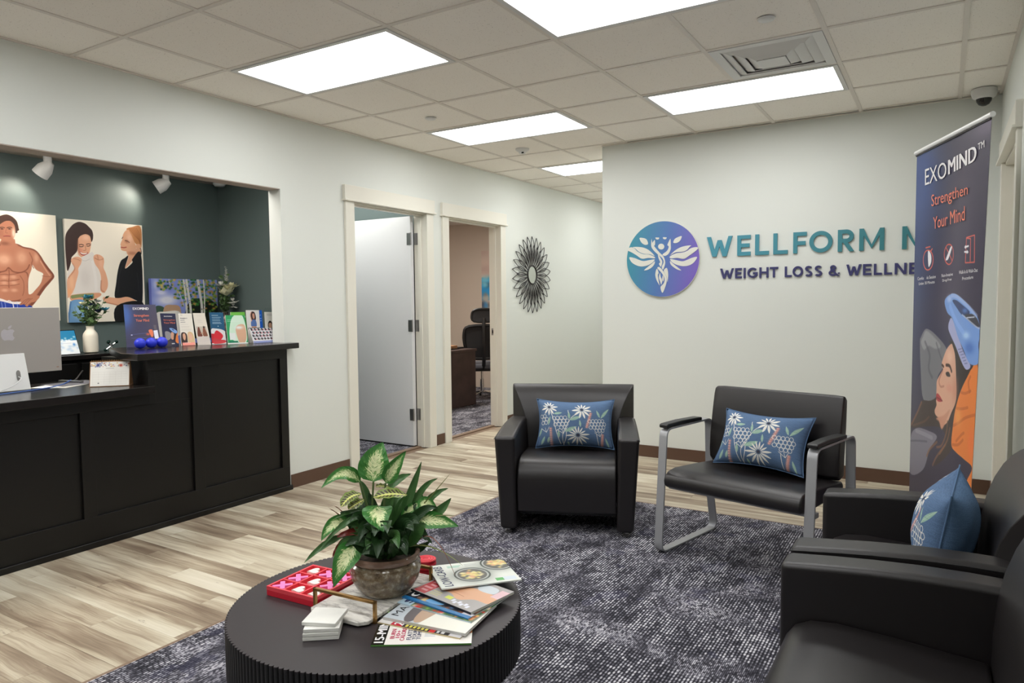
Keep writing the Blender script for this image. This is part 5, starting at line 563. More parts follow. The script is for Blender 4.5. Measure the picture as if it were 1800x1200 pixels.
def stroke_letter(ch, W, H, s):
    # returns convex pieces of a geometric capital, as polygons in (x, z)
    P = []; q = lambda x0, z0, x1, z1: P.append([(x0, z0), (x1, z0), (x1, z1), (x0, z1)])
    def bar(x0, z0, x1, z1, k=s):
        P.append([(x0-k/2, z0), (x0+k/2, z0), (x1+k/2, z1), (x1-k/2, z1)])
    def arc(cx, cz, rx, rz, a0, a1, k=s, n=28):
        for i in range(n):
            u, v = a0+(a1-a0)*i/n, a0+(a1-a0)*(i+1)/n
            P.append([(cx+(rx-k)*math.cos(u), cz+(rz-k)*math.sin(u)), (cx+rx*math.cos(u), cz+rz*math.sin(u)), (cx+rx*math.cos(v), cz+rz*math.sin(v)), (cx+(rx-k)*math.cos(v), cz+(rz-k)*math.sin(v))])
    if ch == 'W': k = s*1.05; bar(k/2, H, W*.30, 0, k); bar(W*.30, 0, W*.5, H*.82, k); bar(W*.5, H*.82, W*.70, 0, k); bar(W*.70, 0, W-k/2, H, k)
    elif ch == 'E': q(0, 0, s, H); q(s, 0, W, s); q(s, H-s, W, H); q(s, H*.5-s/2, W*.92, H*.5+s/2)
    elif ch == 'F': q(0, 0, s, H); q(s, H-s, W, H); q(s, H*.48-s/2, W*.92, H*.48+s/2)
    elif ch == 'L': q(0, 0, s, H); q(s, 0, W, s)
    elif ch == 'I': q(0, 0, s, H)
    elif ch == 'T': q(0, H-s, W, H); q(W/2-s/2, 0, W/2+s/2, H-s)
    elif ch == 'H': q(0, 0, s, H); q(W-s, 0, W, H); q(s, H/2-s/2, W-s, H/2+s/2)
    elif ch == 'O': arc(W/2, H/2, W/2, H/2, 0, 2*PI, s, 48)
    elif ch == 'G': arc(W*.52, H/2, W*.52, H/2, .75, 2*PI-.35, s, 40); q(W*.55, H*.36, W, H*.36+s); q(W-s, H*.2, W, H*.36)
    elif ch == 'R': q(0, 0, s, H); q(s, H-s, W*.52, H); q(s, H*.40, W*.52, H*.40+s); arc(W*.52, H*.70, W*.44, H*.30, -PI/2, PI/2, s); bar(W*.46, H*.42, W-s*.55, 0, s*1.1)
    elif ch == 'M': q(0, 0, s, H); q(W-s, 0, W, H); P.append([(s*.0, H), (s*1.0, H*.98), (W/2+s*.05, H*.24), (W/2-s*.05, H*.0+H*.1)]); P.append([(W, H), (W-s, H*.98), (W/2-s*.05, H*.24), (W/2+s*.05, H*.1)])
    elif ch == 'N': q(0, 0, s, H); q(W-s, 0, W, H); P.append([(0, H), (s*1.2, H), (W, 0), (W-s*1.2, 0)])
    elif ch == 'S': arc(W/2, H*.735, W*.46, H*.265, .45, 1.5*PI, s, 24); arc(W/2, H*.275, W*.48, H*.275, -PI+.5, PI/2, s, 24)
    elif ch == '&': arc(W*.40, H*.76, W*.27, H*.24, 0, 2*PI, s*.85, 28); arc(W*.38, H*.28, W*.38, H*.28, .9, 2*PI-.2, s*.9, 30); bar(W*.22, H*.60, W-s*.6, 0, s*1.1); arc(W*.38, H*.28, W*.62, H*.34, -.35, .12, s*.8, 6)
    return P
def sign_line(name, label, letters, z0, H, s, m, depth):
    t = thing(name, label, 'sign', (letters[0][1], YB, z0))
    for ch, x0, x1 in letters:
        b = MB()
        for k, P in enumerate(stroke_letter(ch, x1-x0, H, s)): b.prism(P, -.0005, -depth-.00035*(k % 7), lambda a, c, h: (a+x0-letters[0][1], h, c))
        b.build('letter', m, t)
    return t
sign_line('sign_lettering', 'large teal raised lettering on the back wall, upper line', [('W', 1.921, 2.127), ('E', 2.166, 2.270), ('L', 2.305, 2.411), ('L', 2.443, 2.550), ('F', 2.590, 2.687), ('O', 2.706, 2.869), ('R', 2.905, 3.018), ('M', 3.050, 3.214), ('M', 3.328, 3.492)], 1.7185, .1625, .030, M['sign_teal'], .014)
sign_line('sign_lettering', 'smaller navy raised lettering on the back wall, lower line', [('W', 2.030, 2.140), ('E', 2.150, 2.203), ('I', 2.217, 2.233), ('G', 2.247, 2.325), ('H', 2.339, 2.409), ('T', 2.418, 2.481), ('L', 2.530, 2.582), ('O', 2.588, 2.664), ('S', 2.676, 2.731), ('S', 2.745, 2.801), ('&', 2.845, 2.922), ('W', 2.966, 3.068), ('E', 3.078, 3.134), ('L', 3.150, 3.203), ('L', 3.217, 3.268), ('N', 3.285, 3.360), ('E', 3.376, 3.430), ('S', 3.445, 3.500), ('S', 3.512, 3.567)], 1.5385, .082, .016, M['sign_navy'], .012)

# ================================================================== sunburst mirror
t = thing('sunburst_mirror', 'black wire sunburst wall mirror with a small round glass', 'mirror', (XW, 4.456, 1.673))
def yz(a, r, h=.0): return (h, r*math.sin(a), r*math.cos(a))
rx = Matrix.Rotation(PI/2, 4, 'Y')
MB().lathe([(.0, .012), (.098, .012), (.1, .008), (.0, .006)], 48, mx=rx).build('glass', M['mirror'], t)
MB().tube([yz(2*PI*k/48, .106, .014) for k in range(48)], .0085, 8, True).build('ring', M['wire_black'], t, smooth=True)
def petal(R, half, bulge):
    b = MB()
    for sg in (-1, 1):
        pts = []
        for k in range(11):
            u = k/10; r = .108+(R-.108)*u; a = sg*(half*(1-u)+bulge*math.sin(PI*u)*(.25+.75*u)); pts.append(yz(a, r, .012+.012*math.sin(PI*u)))
        b.tube(pts, .0042, 6)
    return b
N = 26
big, small = petal(.445, .12, .105).mesh('petal', M['wire_black'], True), petal(.345, .0, .115).mesh('petal', M['wire_black'], True)
for k in range(N):
    for me, off in ((big, 0), (small, .5)):
        o = link('petal', me, t); o.rotation_euler = ((k+off)*2*PI/N, 0, 0)

# ================================================================== reception desk
desk = thing('reception_desk', 'black panelled reception desk with a low and a raised counter', 'desk', (-0.5, -0.25, 0))
desk_o = Vector((-0.5, -0.25, 0))
def dbox(n, m, a, b, bevel=.0015): return box(n, m, tuple(Vector(a)-desk_o), tuple(Vector(b)-desk_o), desk, bevel=bevel)
dbox('body', M['black_wood'], (-1.0, -.25, 0), (-.516, .80, 1.045)); dbox('body', M['black_wood'], (-.60, -2.0, 0), (-.516, -.25, .845))
for y0, y1 in ((-1.95, -1.355), (-1.283, -.652), (-.578, .04), (.115, .745)): dbox('panel', M['black_wood'], (-.5165, y0, .165), (-.514, y1, .985 if y0 > 0 else .775))
for y0, y1, z1 in ((-2.0, -1.95, .775), (-1.355, -1.283, .775), (-.652, -.578, .775), (.04, .115, .975), (.745, .812, .975)): dbox('stile', M['black_wood'], (-.5165, y0, .175), (-.497, y1, z1))
dbox('bottom_rail', M['black_wood'], (-.5165, -2.0, .0), (-.497, .812, .175)); dbox('top_rail', M['black_wood'], (-.5165, -.25, .975), (-.497, .812, 1.045)); dbox('top_rail', M['black_wood'], (-.5165, -2.0, .775), (-.497, -.25, .845))
dbox('end_stile', M['black_wood'], (-.5165, -.25, .775), (-.497, -.205, .975)); dbox('end_panel', M['black_wood'], (-.64, .80, 0), (-.4975, .8075, 1.045))
dbox('toe_moulding', M['black_wood'], (-.497, -2.0, 0), (-.483, .825, .036), .004)
dbox('low_counter', M['counter'], (-1.22, -2.0, .846), (-.42, -.252, .89), .003)
P = [(-.42, -.355), (-.42, .86), (-.515, .86), (-.515, .8045), (-.648, .8045), (-.648, 1.06), (-1.16, 1.06), (-1.16, -.11), (-.60, -.35)]
MB().prism([(a+.5, b+.25) for a, b in P], 1.0455, 1.086, xyz).build('raised_counter', M['counter'], desk, bevel=.004)
dbox('support', M['black_wood'], (-1.22, -2.0, 0), (-1.18, -.26, .845))
# back credenza
cr_ = thing('credenza', 'long black back counter along the green wall', 'cabinet', (-1.85, -.5, 0))
box('body', M['black_wood'], (-.165, -2.3, 0), (.17, 1.88, .985), cr_, bevel=.002); box('top', M['counter'], (-.178, -2.3, .986), (.20, 1.895, 1.02), cr_, bevel=.003)
for k in range(6): box('door', M['black_wood'], (.171, -2.25+k*.68, .06), (.186, -1.6+k*.68, .96), cr_, bevel=.003)
ZT = 1.0205

# ---- posters and canvas
def board(name, label, cat, key, X, Y0, Y1, Z0, Z1, thick, edge, mt=None):
    t = thing(name, label, cat, (X, (Y0+Y1)/2, Z0)); w, h = (Y1-Y0)/2, Z1-Z0
    box('backing', edge, (0, -w, 0), (thick, w, h), t, bevel=.001)
    MB().quad((thick+.0008, -w, h), (thick+.0008, w, h), (thick+.0008, w, 0), (thick+.0008, -w, 0)).build('print', mt or painting(key).material(key+'_print'), t, recalc=False); return t
board('poster', 'white poster of a bare-chested man in blue shorts', 'poster', 'man', -2.028, -.603, .007, 1.262, 2.035, .022, M['board_edge'])
board('poster', 'white poster of a dark-haired woman and a blonde woman in black', 'poster', 'women', -2.028, .065, .664, 1.244, 2.018, .022, M['board_edge'])
board('canvas_painting', 'canvas painting of birch trees leaning on the back counter', 'painting', 'birch', -1.985, .688, 1.304, ZT+.0005, 1.587, .036, M['canvas_edge'])

# ---- spotlights
def spot(y, label, aim):
    t = thing('spotlight', label, 'spotlight', (-1.8, y+.035, 2.44)); aim = Vector(aim).normalized()
    MB().lathe([(.05, 0), (.05, -.012)], 24).build('canopy', M['fixture'], t, bevel=.002)
    MB().lathe([(.026, -.01), (.026, -.075)], 20).build('stem', M['fixture'], t, smooth=True)
    q = aim.to_track_quat('-Z', 'Y').to_matrix().to_4x4(); b = MB().lathe([(.026, .03), (.04, .0), (.052, -.03), (.055, -.085), (.046, -.085), (.04, -.06), (.0, -.06)], 28, mx=Matrix.Translation((0, 0, -.085)) @ q, caps=False); b.build('head', M['fixture'], t, smooth=True)
    MB().lathe([(.0, -.0625), (.041, -.0625)], 20, mx=Matrix.Translation((0, 0, -.085)) @ q, caps=False).build('lens', emit('spot_lens', (255, 244, 224), 6), t)
    ld = bpy.data.lights.new('bulb', 'SPOT'); ld.energy = SPOT; ld.spot_size = 1.7; ld.spot_blend = .8; ld.shadow_soft_size = .03; ld.color = (1, .9, .78)
    lo = bpy.data.objects.new('bulb', ld); COL.objects.link(lo); lo.parent = t; lo.location = Vector((0, 0, -.085))+aim*.09; lo.rotation_euler = aim.to_track_quat('-Z', 'Y').to_euler()
spot(-.164, 'white spotlight above the poster of the man', (-.30, -.22, -.42)); spot(.721, 'white spotlight above the right edge of the women poster', (-.26, -.34, -.26))
t = thing('motion_sensor', 'small round white sensor on the reception ceiling corner', 'sensor', (-1.85, 1.29, 2.44)); MB().lathe([(.055, 0), (.055, -.02), (.04, -.04), (.0, -.044)], 24, caps=False).build('body', M['fixture'], t, smooth=True)

# ---- computer
t = thing('computer', 'silver all-in-one computer seen from behind with white stand', 'computer', (-.93, -.80, .8905))
box('display', M['silver'], (-.002, -.2735, .096), (.011, .2735, .4745), t, bevel=.004)
box('screen', M['screen'], (-.0035, -.268, .10), (-.0021, .268, .47), t)
e = MB()
for k, P in enumerate(DATA['fruit']):
    P = crom(P, True, 4) if k else np.array(P)
    e.prism([(a+.80, b-.8905) for a, b in P], .0111, .0118, lambda a, b, h: (h, a, b))
e.build('emblem', M['emblem_silver'], t)
s = MB(); s.prism([(.0115, .212), (.0165, .214), (.05, .006), (.042, .0), (.034, .004)], -1, 1, lambda a, b, h: (a, h*(.071+.012*(1-b/.21)), b)); s.build('stand', M['white_plastic'], t, bevel=.003)
box('foot', M['white_plastic'], (-.13, -.083, 0), (.044, .083, .005), t, bevel=.002)
q = Matrix.Translation((.0405, .026, .088)) @ Matrix.Rotation(-.16, 4, 'Y')
h = MB(); h.prism([(.010*math.cos(a), .019*math.sin(a)+(.012 if math.sin(a) > 0 else -.012)) for a in np.linspace(0, 2*PI, 20, endpoint=False)], -.004, .0012, lambda a, b, c: q @ Vector((c, a, b))); h.build('cable_slot', M['steel'], t)
MB().tube([crv for crv in crom([(.042, .024, .082), (.075, .02, .07), (.085, -.03, .035), (.08, -.12, .008), (.10, -.25, .0042), (.12, -.5, .0042)], False, 5)], .0032, 8).build('power_cable', M['cable_white'], t, smooth=True)
box('badge', M['kraft'], (.0111, .243, .117), (.0116, .255, .121), t)
o = tag(MB().tube([p for p in crom([(-.74, -1.25, .8945), (-.80, -.86, .8945), (-.86, -.66, .8945), (-.96, -.52, .8945), (-1.02, -.46, .897), (-1.08, -.40, .906)], False, 6)], .0038, 8).build('data_cable', M['cable_blue'], None, smooth=True), 'blue cable lying along the low desk counter', 'cable')
o = tag(MB().tube([p for p in crom([(-1.08, -.395, .8965), (-1.10, -.36, .905), (-1.13, -.32, .93), (-1.17, -.28, .95)], False, 6)], .005, 8).build('black_cable', M['dark_plastic'], None, smooth=True), 'short black cable plug rising behind the computer', 'cable')
for k, (x, y_, r, lab) in enumerate(((-.96, -.50, .5, 'white sheet of paper lying on the desk nearest the computer'), (-1.0, -.42, .1, 'grey sheet of paper lying on the desk near the calendar'))):
    o = tag(box('paper_sheet', M['paper'] if k == 0 else M['gray_fabric'], (-.108, -.14, 0), (.108, .14, .0012), None, loc=(x, y_, .8905+k*.0014), rotz=r), lab, 'paper')
t = thing('tray_of_papers', 'thin silver tray under the papers beside the calendar', 'tray', (-1.06, -.44, .8935), .15)
box('tray', M['steel'], (-.1, .02, 0), (.1, .045, .012), t, bevel=.002)

# ---- desk calendar
t = thing('desk_calendar', 'white spiral desk calendar with a floral top border', 'calendar', (-.672, -.374, .8905), -.72)
W, H = .107, .148
MB().prism([(-.055, 0), (.0, H), (-.003, H), (-.058, 0)], -W, W, lambda a, b, h: (a, h, b)).build('rear_board', M['kraft'], t)
MB().prism([(.045, 0), (.003, H), (.0, H), (.042, 0)], -W, W, lambda a, b, h: (a, h, b)).build('front_board', M['kraft'], t)
box('base_board', M['kraft'], (-.056, -W, 0), (.045, W, .0025), t)
c = Canvas((240, 238, 232), 220, 160); rr = random.Random(3)
for k in range(60): c.blob(rr.uniform(0, 1000), rr.uniform(30, 200), rr.uniform(10, 24), rr.uniform(12, 30), rr.choice([(60, 70, 130), (206, 110, 90), (214, 170, 90), (110, 130, 120), (150, 120, 150), (240, 238, 232)]), .8)
c.blob(780, 160, 45, 60, (206, 88, 70)); c.blob(190, 130, 50, 70, (66, 78, 140))
for k in range(7): c.line([(60+k*147, 420), (60+k*147, 930)], 3, (206, 202, 196), .8, 0)
for k in range(6): c.line([(60, 420+k*102), (940, 420+k*102)], 3, (206, 202, 196), .8, 0)
c.blob(210, 880, 18, 20, (50, 50, 60)); c.line([(400, 270), (600, 270)], 14, (120, 118, 116), .5, 0)
MB().quad((.0042, -W+.004, H-.004), (.0042, W-.004, H-.004), (.0455, W-.004, .004), (.0455, -W+.004, .004)).build('page', c.material('calendar_page', .8), t, recalc=False)
MB2 = MB()
for k in range(22): MB2.tube([(.006*math.cos(a), -W+.008+k*.0094, H+.001+.007*math.sin(a)) for a in np.linspace(0, 2*PI, 9)[:-1]], .0009, 5, True)
o = MB2.build('spiral_binding', M['gold'], t); o['kind'] = 'stuff'

# ---- items on the credenza
def bud(b, c, r, n, m, tilt=.6, up=.6, seed=0):
    rg = random.Random(seed); c = Vector(c)
    for k in range(n):
        a = 2*PI*k/n+rg.uniform(-.2, .2); d = Vector((math.cos(a), math.sin(a), up+rg.uniform(-.25, .25))).normalized(); s = Vector((-math.sin(a), math.cos(a), 0)); w = r*rg.uniform(.28, .4)
        b.add([c, c+d*r*.55+s*w, c+d*r+Vector((0, 0, r*.05)), c+d*r*.55-s*w, c+d*r*.55-Vector((0, 0, r*.12))], [(0, 1, 4), (1, 2, 4), (2, 3, 4), (3, 0, 4)])
    return b
def sprig(b, base, tip, n, ln, w, seed):
    rg = random.Random(seed); A, B = Vector(base), Vector(tip); b.tube([A, (A+B)/2+Vector((rg.uniform(-.008, .008), rg.uniform(-.008, .008), 0)), B], .0016, 5)
    for k in range(n):
        p = A.lerp(B, .3+.7*k/max(1, n-1)); d = Vector((rg.uniform(-1, 1), rg.uniform(-1, 1), rg.uniform(-.2, .9))).normalized(); s = d.cross(Vector((rg.uniform(-1, 1), rg.uniform(-1, 1), rg.uniform(-1, 1)))).normalized()*w
        b.add([p, p+d*ln*.5+s, p+d*ln, p+d*ln*.5-s], [(0, 1, 2, 3)])
    return b
t = thing('flower_vase', 'cream bottle vase with teal and navy artificial flowers', 'vase', (-1.80, .11, ZT))
MB().lathe([(.0, 0), (.036, 0), (.048, .008), (.05, .03), (.05, .125), (.046, .145), (.032, .165), (.026, .175), (.0265, .196), (.03, .2), (.024, .2), (.022, .17), (.0, .165)], 36, caps=False).build('vase', M['vase_cream'], t, smooth=True)
for k in range(26):
    a = k*2.4; rr_ = .03+.075*((k*7 % 13)/13); z = .30+.11*((k*5 % 11)/11); sprig(MB(), (.006*math.cos(a), .006*math.sin(a), .18), (rr_*math.cos(a), rr_*math.sin(a), z), 7, .042, .012, k).build('leaf_sprig', M['foliage'], t)
for (x, y_, z, r, m) in ((.03, -.02, .40, .05, 'teal_flower'), (.0, .045, .33, .048, 'navy_flower'), (.05, .085, .31, .045, 'teal_flower'), (.04, -.005, .345, .04, 'navy_flower'), (.03, .05, .375, .035, 'pale_flower'), (.04, -.065, .355, .036, 'white_flower'), (.05, .03, .30, .04, 'navy_flower')):
    b = bud(MB(), (x, y_, z), r, 8, m, seed=int(z*1000)); bud(b, (x, y_, z+.006), r*.6, 6, m, up=1.2, seed=int(z*999)); b.build('bloom', M[m], t, recalc=False)
t = thing('flower_vase', 'dark mosaic vase with cream artificial flowers in the corner', 'vase', (-1.83, 1.285, ZT))
MB().lathe([(.0, 0), (.04, 0), (.05, .03), (.056, .12), (.054, .19), (.042, .24), (.026, .262), (.03, .28), (.024, .28), (.02, .25), (.0, .245)], 32, caps=False).build('vase', M['vase_dark'], t, smooth=True)
for k in range(24):
    a = k*2.4; r_ = .015+.045*((k*7 % 13)/13); z = .36+.26*((k*5 % 11)/11); sprig(MB(), (.006*math.cos(a), .006*math.sin(a), .26), (r_*math.cos(a)+.02, r_*math.sin(a), z), 8, .045, .011, k+50).build('leaf_sprig', M['foliage'], t)
for (x, y_, z, r, m, up) in ((.07, -.03, .42, .105, 'white_flower', 1.0), (.06, .01, .475, .085, 'white_flower', .7), (.05, .04, .50, .075, 'white_flower', .3), (.05, -.065, .51, .07, 'pale_flower', .4), (.07, .035, .37, .06, 'pale_flower', -.1), (.06, .045, .33, .05, 'pale_flower', -.3)):
    b = bud(MB(), (x, y_, z), r, 6, m, up=up, seed=int(z*1000)+1); bud(b, (x, y_, z+.004), r*.6, 5, m, up=1.6, seed=int(z*990)); b.build('bloom', M[m], t, recalc=False)
b = MB()
for k in range(12): bud(b, (.05+.004*math.sin(k), -.01+.003*math.cos(k*2), .55+k*.011), .026-.0012*k, 5, '', seed=k)
b.build('flower_spike', M['pale_flower'], t, recalc=False)
t = thing('jack_toy', 'dark green metal jack shaped ornament on the back counter', 'ornament', (-1.74, .225, ZT+.046), .5)
b = MB(); g = MB()
for d in (Vector((.8, .45, .75)), Vector((-.7, .5, .75)), Vector((.1, -.9, .7))):
    d = d.normalized()*.048; b.tube([d, -d], .0045, 8)
    for q in (d, -d): MB().lathe([(.012*math.sin(a), -.012*math.cos(a)) for a in np.linspace(0, PI, 9)], 14, q, caps=False).build('knob', M['toy_green'], t, smooth=True)
b.build('rods', M['chrome'], t, smooth=True)
t = thing('acrylic_sign', 'tilted blue sky sign in a dark frame behind the computer', 'sign', (-1.74, -.075, ZT))
c = Canvas((236, 242, 246), 120, 160); rect(c, 0, 0, 1000, 420, (20, 128, 176))
for k in range(40): c.blob(RND.uniform(0, 1000), RND.gauss(470, 70), 70, 40, (238, 244, 248), .7)
for k in range(14): c.blob(RND.uniform(0, 1000), RND.gauss(720, 120), 90, 50, (178, 206, 232), .6)
c.blob(820, 600, 60, 60, (90, 150, 210)); c.line([(300, 540), (700, 540)], 20, (180, 180, 200), .7, 0)
MB().prism([(.012, 0), (-.045, .178), (-.053, .176), (.002, 0)], -.075, .075, lambda a, q, h: (a, h*(1-.12*q/.178), q)).build('frame', M['screen'], t, bevel=.001)
MB().quad((-.0423, -.062, .172), (-.0423, .062, .172), (.0118, .071, .006), (.0118, -.071, .006)).build('print', c.material('sky_print', .3), t, recalc=False)

# ---- leaflets on the raised counter
def small_text(c, x0, x1, ys, col, h=10, a=.8):
    rg = random.Random(int(x0+ys[0]))
    for y_ in ys: c.line([(x0, y_), (x0+(x1-x0)*rg.uniform(.7, 1), y_)], h, col, a, 0)
LF = {}
c = Canvas((56, 54, 84), 200, 260); c.blob(0, 250, 260, 330, (62, 96, 165), .95); c.blob(1000, 500, 300, 500, (70, 58, 72), .5); c.line([(180, 690), (640, 660)], 8, (110, 130, 200), .7); c.line([(170, 770), (600, 770)], 8, (110, 130, 200), .7); c.blob(180, 700, 26, 14, (220, 220, 240)); c.poly([(690, 600), (800, 590), (810, 720), (760, 760), (720, 700)], (226, 120, 80)); c.blob(660, 690, 60, 30, (190, 90, 66)); c.poly([(830, 610), (950, 600), (960, 800), (840, 800)], (226, 228, 240), 0, 0); c.poly([(850, 480), (930, 480), (940, 600), (860, 600)], (90, 84, 92), 0, 0); LF['frame'] = c
c = Canvas((40, 42, 74), 100, 220); c.blob(200, 900, 500, 120, (84, 76, 78), .9); c.poly([(150, 560), (420, 550), (560, 640), (480, 760), (200, 800)], (150, 146, 148)); c.poly([(560, 580), (700, 580), (760, 680), (660, 790), (520, 760)], (216, 166, 138)); c.poly([(760, 620), (860, 640), (800, 800), (680, 800)], (46, 34, 34)); c.poly([(480, 440), (700, 450), (940, 520), (980, 590), (800, 600), (560, 510)], (132, 170, 226)); c.poly([(620, 470), (760, 490), (740, 520)], (44, 62, 110)); c.poly([(960, 600), (1000, 600), (1000, 900), (800, 860), (860, 700)], (232, 130, 60)); rect(c, 520, 900, 720, 930, (216, 216, 220)); LF['exo'] = c
c = Canvas((238, 232, 220), 90, 220); small_text(c, 120, 480, [150, 210], (60, 60, 66), 26); small_text(c, 120, 500, [270], (50, 50, 56), 26); small_text(c, 130, 880, [340, 400, 430, 490, 520], (140, 134, 128), 10, .6); c.poly([(60, 640), (260, 580), (460, 640), (480, 800), (420, 1000), (60, 1000)], (62, 44, 42)); c.poly([(180, 640), (330, 620), (380, 720), (300, 830), (190, 780)], (222, 170, 140)); c.poly([(520, 640), (720, 570), (920, 660), (960, 1000), (560, 1000)], (222, 190, 146)); c.poly([(600, 650), (780, 630), (840, 730), (740, 850), (620, 780)], (232, 186, 160)); rect(c, 100, 900, 960, 1000, (236, 150, 136)); small_text(c, 250, 700, [915], (250, 240, 240), 24); LF['face'] = c
c = Canvas((236, 228, 214), 90, 220); small_text(c, 300, 700, [90, 200, 240, 290], (170, 164, 158), 10, .6); rect(c, 100, 420, 900, 720, (206, 196, 180)); c.poly([(120, 720), (200, 480), (330, 440), (420, 600), (480, 720)], (120, 66, 52)); c.poly([(560, 720), (600, 520), (720, 420), (820, 560), (880, 720)], (146, 92, 70)); c.blob(720, 440, 70, 30, (40, 32, 30)); c.line([(380, 640), (600, 620)], 50, (196, 140, 112)); rect(c, 0, 730, 1000, 1000, (226, 216, 208)); small_text(c, 200, 840, [790, 830, 880], (190, 182, 176), 8, .6); LF['people'] = c
c = Canvas((16, 84, 122), 100, 220); small_text(c, 150, 620, [90], (240, 246, 250), 30); small_text(c, 160, 900, [150, 205, 260, 315, 345], (214, 230, 240), 24, .9); c.poly([(0, 560), (300, 500), (1000, 600), (1000, 1000), (0, 1000)], (226, 224, 226)); rect(c, 0, 660, 200, 960, (196, 40, 52)); c.poly([(420, 560), (820, 720), (620, 860), (200, 800), (180, 700)], (214, 40, 56)); c.poly([(150, 800), (600, 850), (960, 880), (900, 960), (150, 980)], (196, 60, 66)); c.blob(550, 430, 30, 16, (240, 246, 250)); LF['blue'] = c
c = Canvas((110, 186, 70), 90, 200); rect(c, 0, 120, 1000, 180, (206, 230, 180)); LF['green_back'] = c
c = Canvas((42, 160, 96), 120, 190); c.poly([(350, 60), (900, 40), (960, 900), (480, 940), (120, 700)], (212, 238, 216)); c.poly([(480, 420), (900, 330), (960, 700), (840, 960), (560, 940)], (226, 180, 148)); c.blob(640, 430, 200, 60, (236, 240, 240), .9); rect(c, 120, 620, 420, 860, (232, 238, 234)); small_text(c, 70, 900, [160, 210], (236, 246, 238), 16); rect(c, 60, 900, 500, 960, (16, 120, 90)); rect(c, 0, 965, 1000, 1000, (240, 240, 238)); LF['green'] = c
c = Canvas((226, 222, 220), 100, 220); c.poly([(360, 60), (620, 60), (720, 220), (640, 330), (420, 330), (320, 220)], (58, 34, 34)); c.poly([(460, 110), (600, 110), (620, 220), (540, 270), (460, 220)], (206, 150, 126)); c.poly([(360, 310), (680, 310), (720, 500), (320, 500)], (84, 116, 176)); rect(c, 340, 495, 720, 560, (200, 150, 126)); c.line([(380, 330), (300, 160), (380, 60)], 60, (206, 150, 126)); rect(c, 60, 540, 1000, 590, (50, 50, 56)); LF['woman'] = c
c = Canvas((24, 96, 196), 60, 220); small_text(c, 300, 700, [150, 260, 330], (210, 226, 246), 90, .7); LF['bluestrip'] = c
c = Canvas((232, 228, 218), 110, 220); small_text(c, 140, 700, [70, 110], (110, 110, 116), 18); c.poly([(540, 170), (740, 110), (900, 220), (960, 300), (820, 340), (600, 330)], (40, 34, 34)); c.poly([(560, 220), (760, 230), (820, 340), (720, 400), (580, 330)], (226, 186, 156)); c.poly([(200, 360), (330, 290), (470, 370), (480, 520), (200, 520)], (52, 40, 36)); c.poly([(240, 390), (400, 370), (430, 500), (340, 570), (240, 520)], (216, 168, 140)); c.poly([(640, 400), (1000, 380), (1000, 900), (600, 900)], (240, 240, 240)); rect(c, 140, 540, 480, 900, (70, 72, 74)); LF['medic'] = c
c = Canvas((238, 236, 240), 200, 120); rg = random.Random(8)
for j in range(4):
    for i in range(8):
        x = 40+i*125+(j % 2)*30; y_ = 80+j*210; c.poly([(x, y_-60), (x+40, y_-70), (x+50, y_+60), (x+8, y_+70)], rg.choice([(44, 36, 40), (60, 60, 70), (40, 40, 46)])); c.blob(x+75, y_+30, 26, 34, rg.choice([(206, 60, 84), (190, 60, 70), (90, 70, 80)]), .9); c.line([(x+60, y_-40), (x+95, y_-40)], 14, (140, 140, 150), .6, 0)
rect(c, 0, 860, 1000, 1000, (150, 160, 210)); LF['cards'] = c
QUADS = [('frame',[[-1.07,-0.052,1.3763],[-1.0,0.1295,1.3741],[-0.93,0.117,1.0865],[-1.0,-0.0818,1.0865]]),('exo',[[-0.96,0.1368,1.3139],[-0.93,0.2257,1.3101],[-0.9,0.2266,1.0865],[-0.93,0.1373,1.0865]]),('face',[[-0.93,0.2469,1.3097],[-0.89,0.3238,1.3101],[-0.86,0.3252,1.0865],[-0.9,0.2437,1.0865]]),('people',[[-0.89,0.3327,1.3119],[-0.86,0.4052,1.3105],[-0.83,0.4252,1.0865],[-0.86,0.3428,1.0865]]),('blue',[[-0.86,0.4417,1.3138],[-0.82,0.5237,1.3122],[-0.79,0.5211,1.0865],[-0.83,0.4342,1.0865]]),('green_back',[[-0.85,0.6079,1.3126],[-0.81,0.7048,1.3129],[-0.78,0.7026,1.0865],[-0.82,0.5766,1.0865]]),('green',[[-0.8,0.5269,1.2918],[-0.75,0.6522,1.289],[-0.72,0.653,1.0865],[-0.77,0.5201,1.0865]]),('woman',[[-0.77,0.6815,1.3258],[-0.75,0.7788,1.3241],[-0.72,0.7664,1.0865],[-0.74,0.6714,1.0865]]),('bluestrip',[[-0.765,0.7858,1.3219],[-0.76,0.8127,1.3236],[-0.73,0.8003,1.0865],[-0.735,0.7735,1.0865]]),('medic',[[-0.75,0.8299,1.3105],[-0.72,0.9425,1.3062],[-0.69,0.9251,1.0865],[-0.72,0.8126,1.0865]]),('cards',[[-0.69,0.6409,1.1949],[-0.66,0.8607,1.191],[-0.65,0.8644,1.0865],[-0.68,0.6689,1.0865]])]
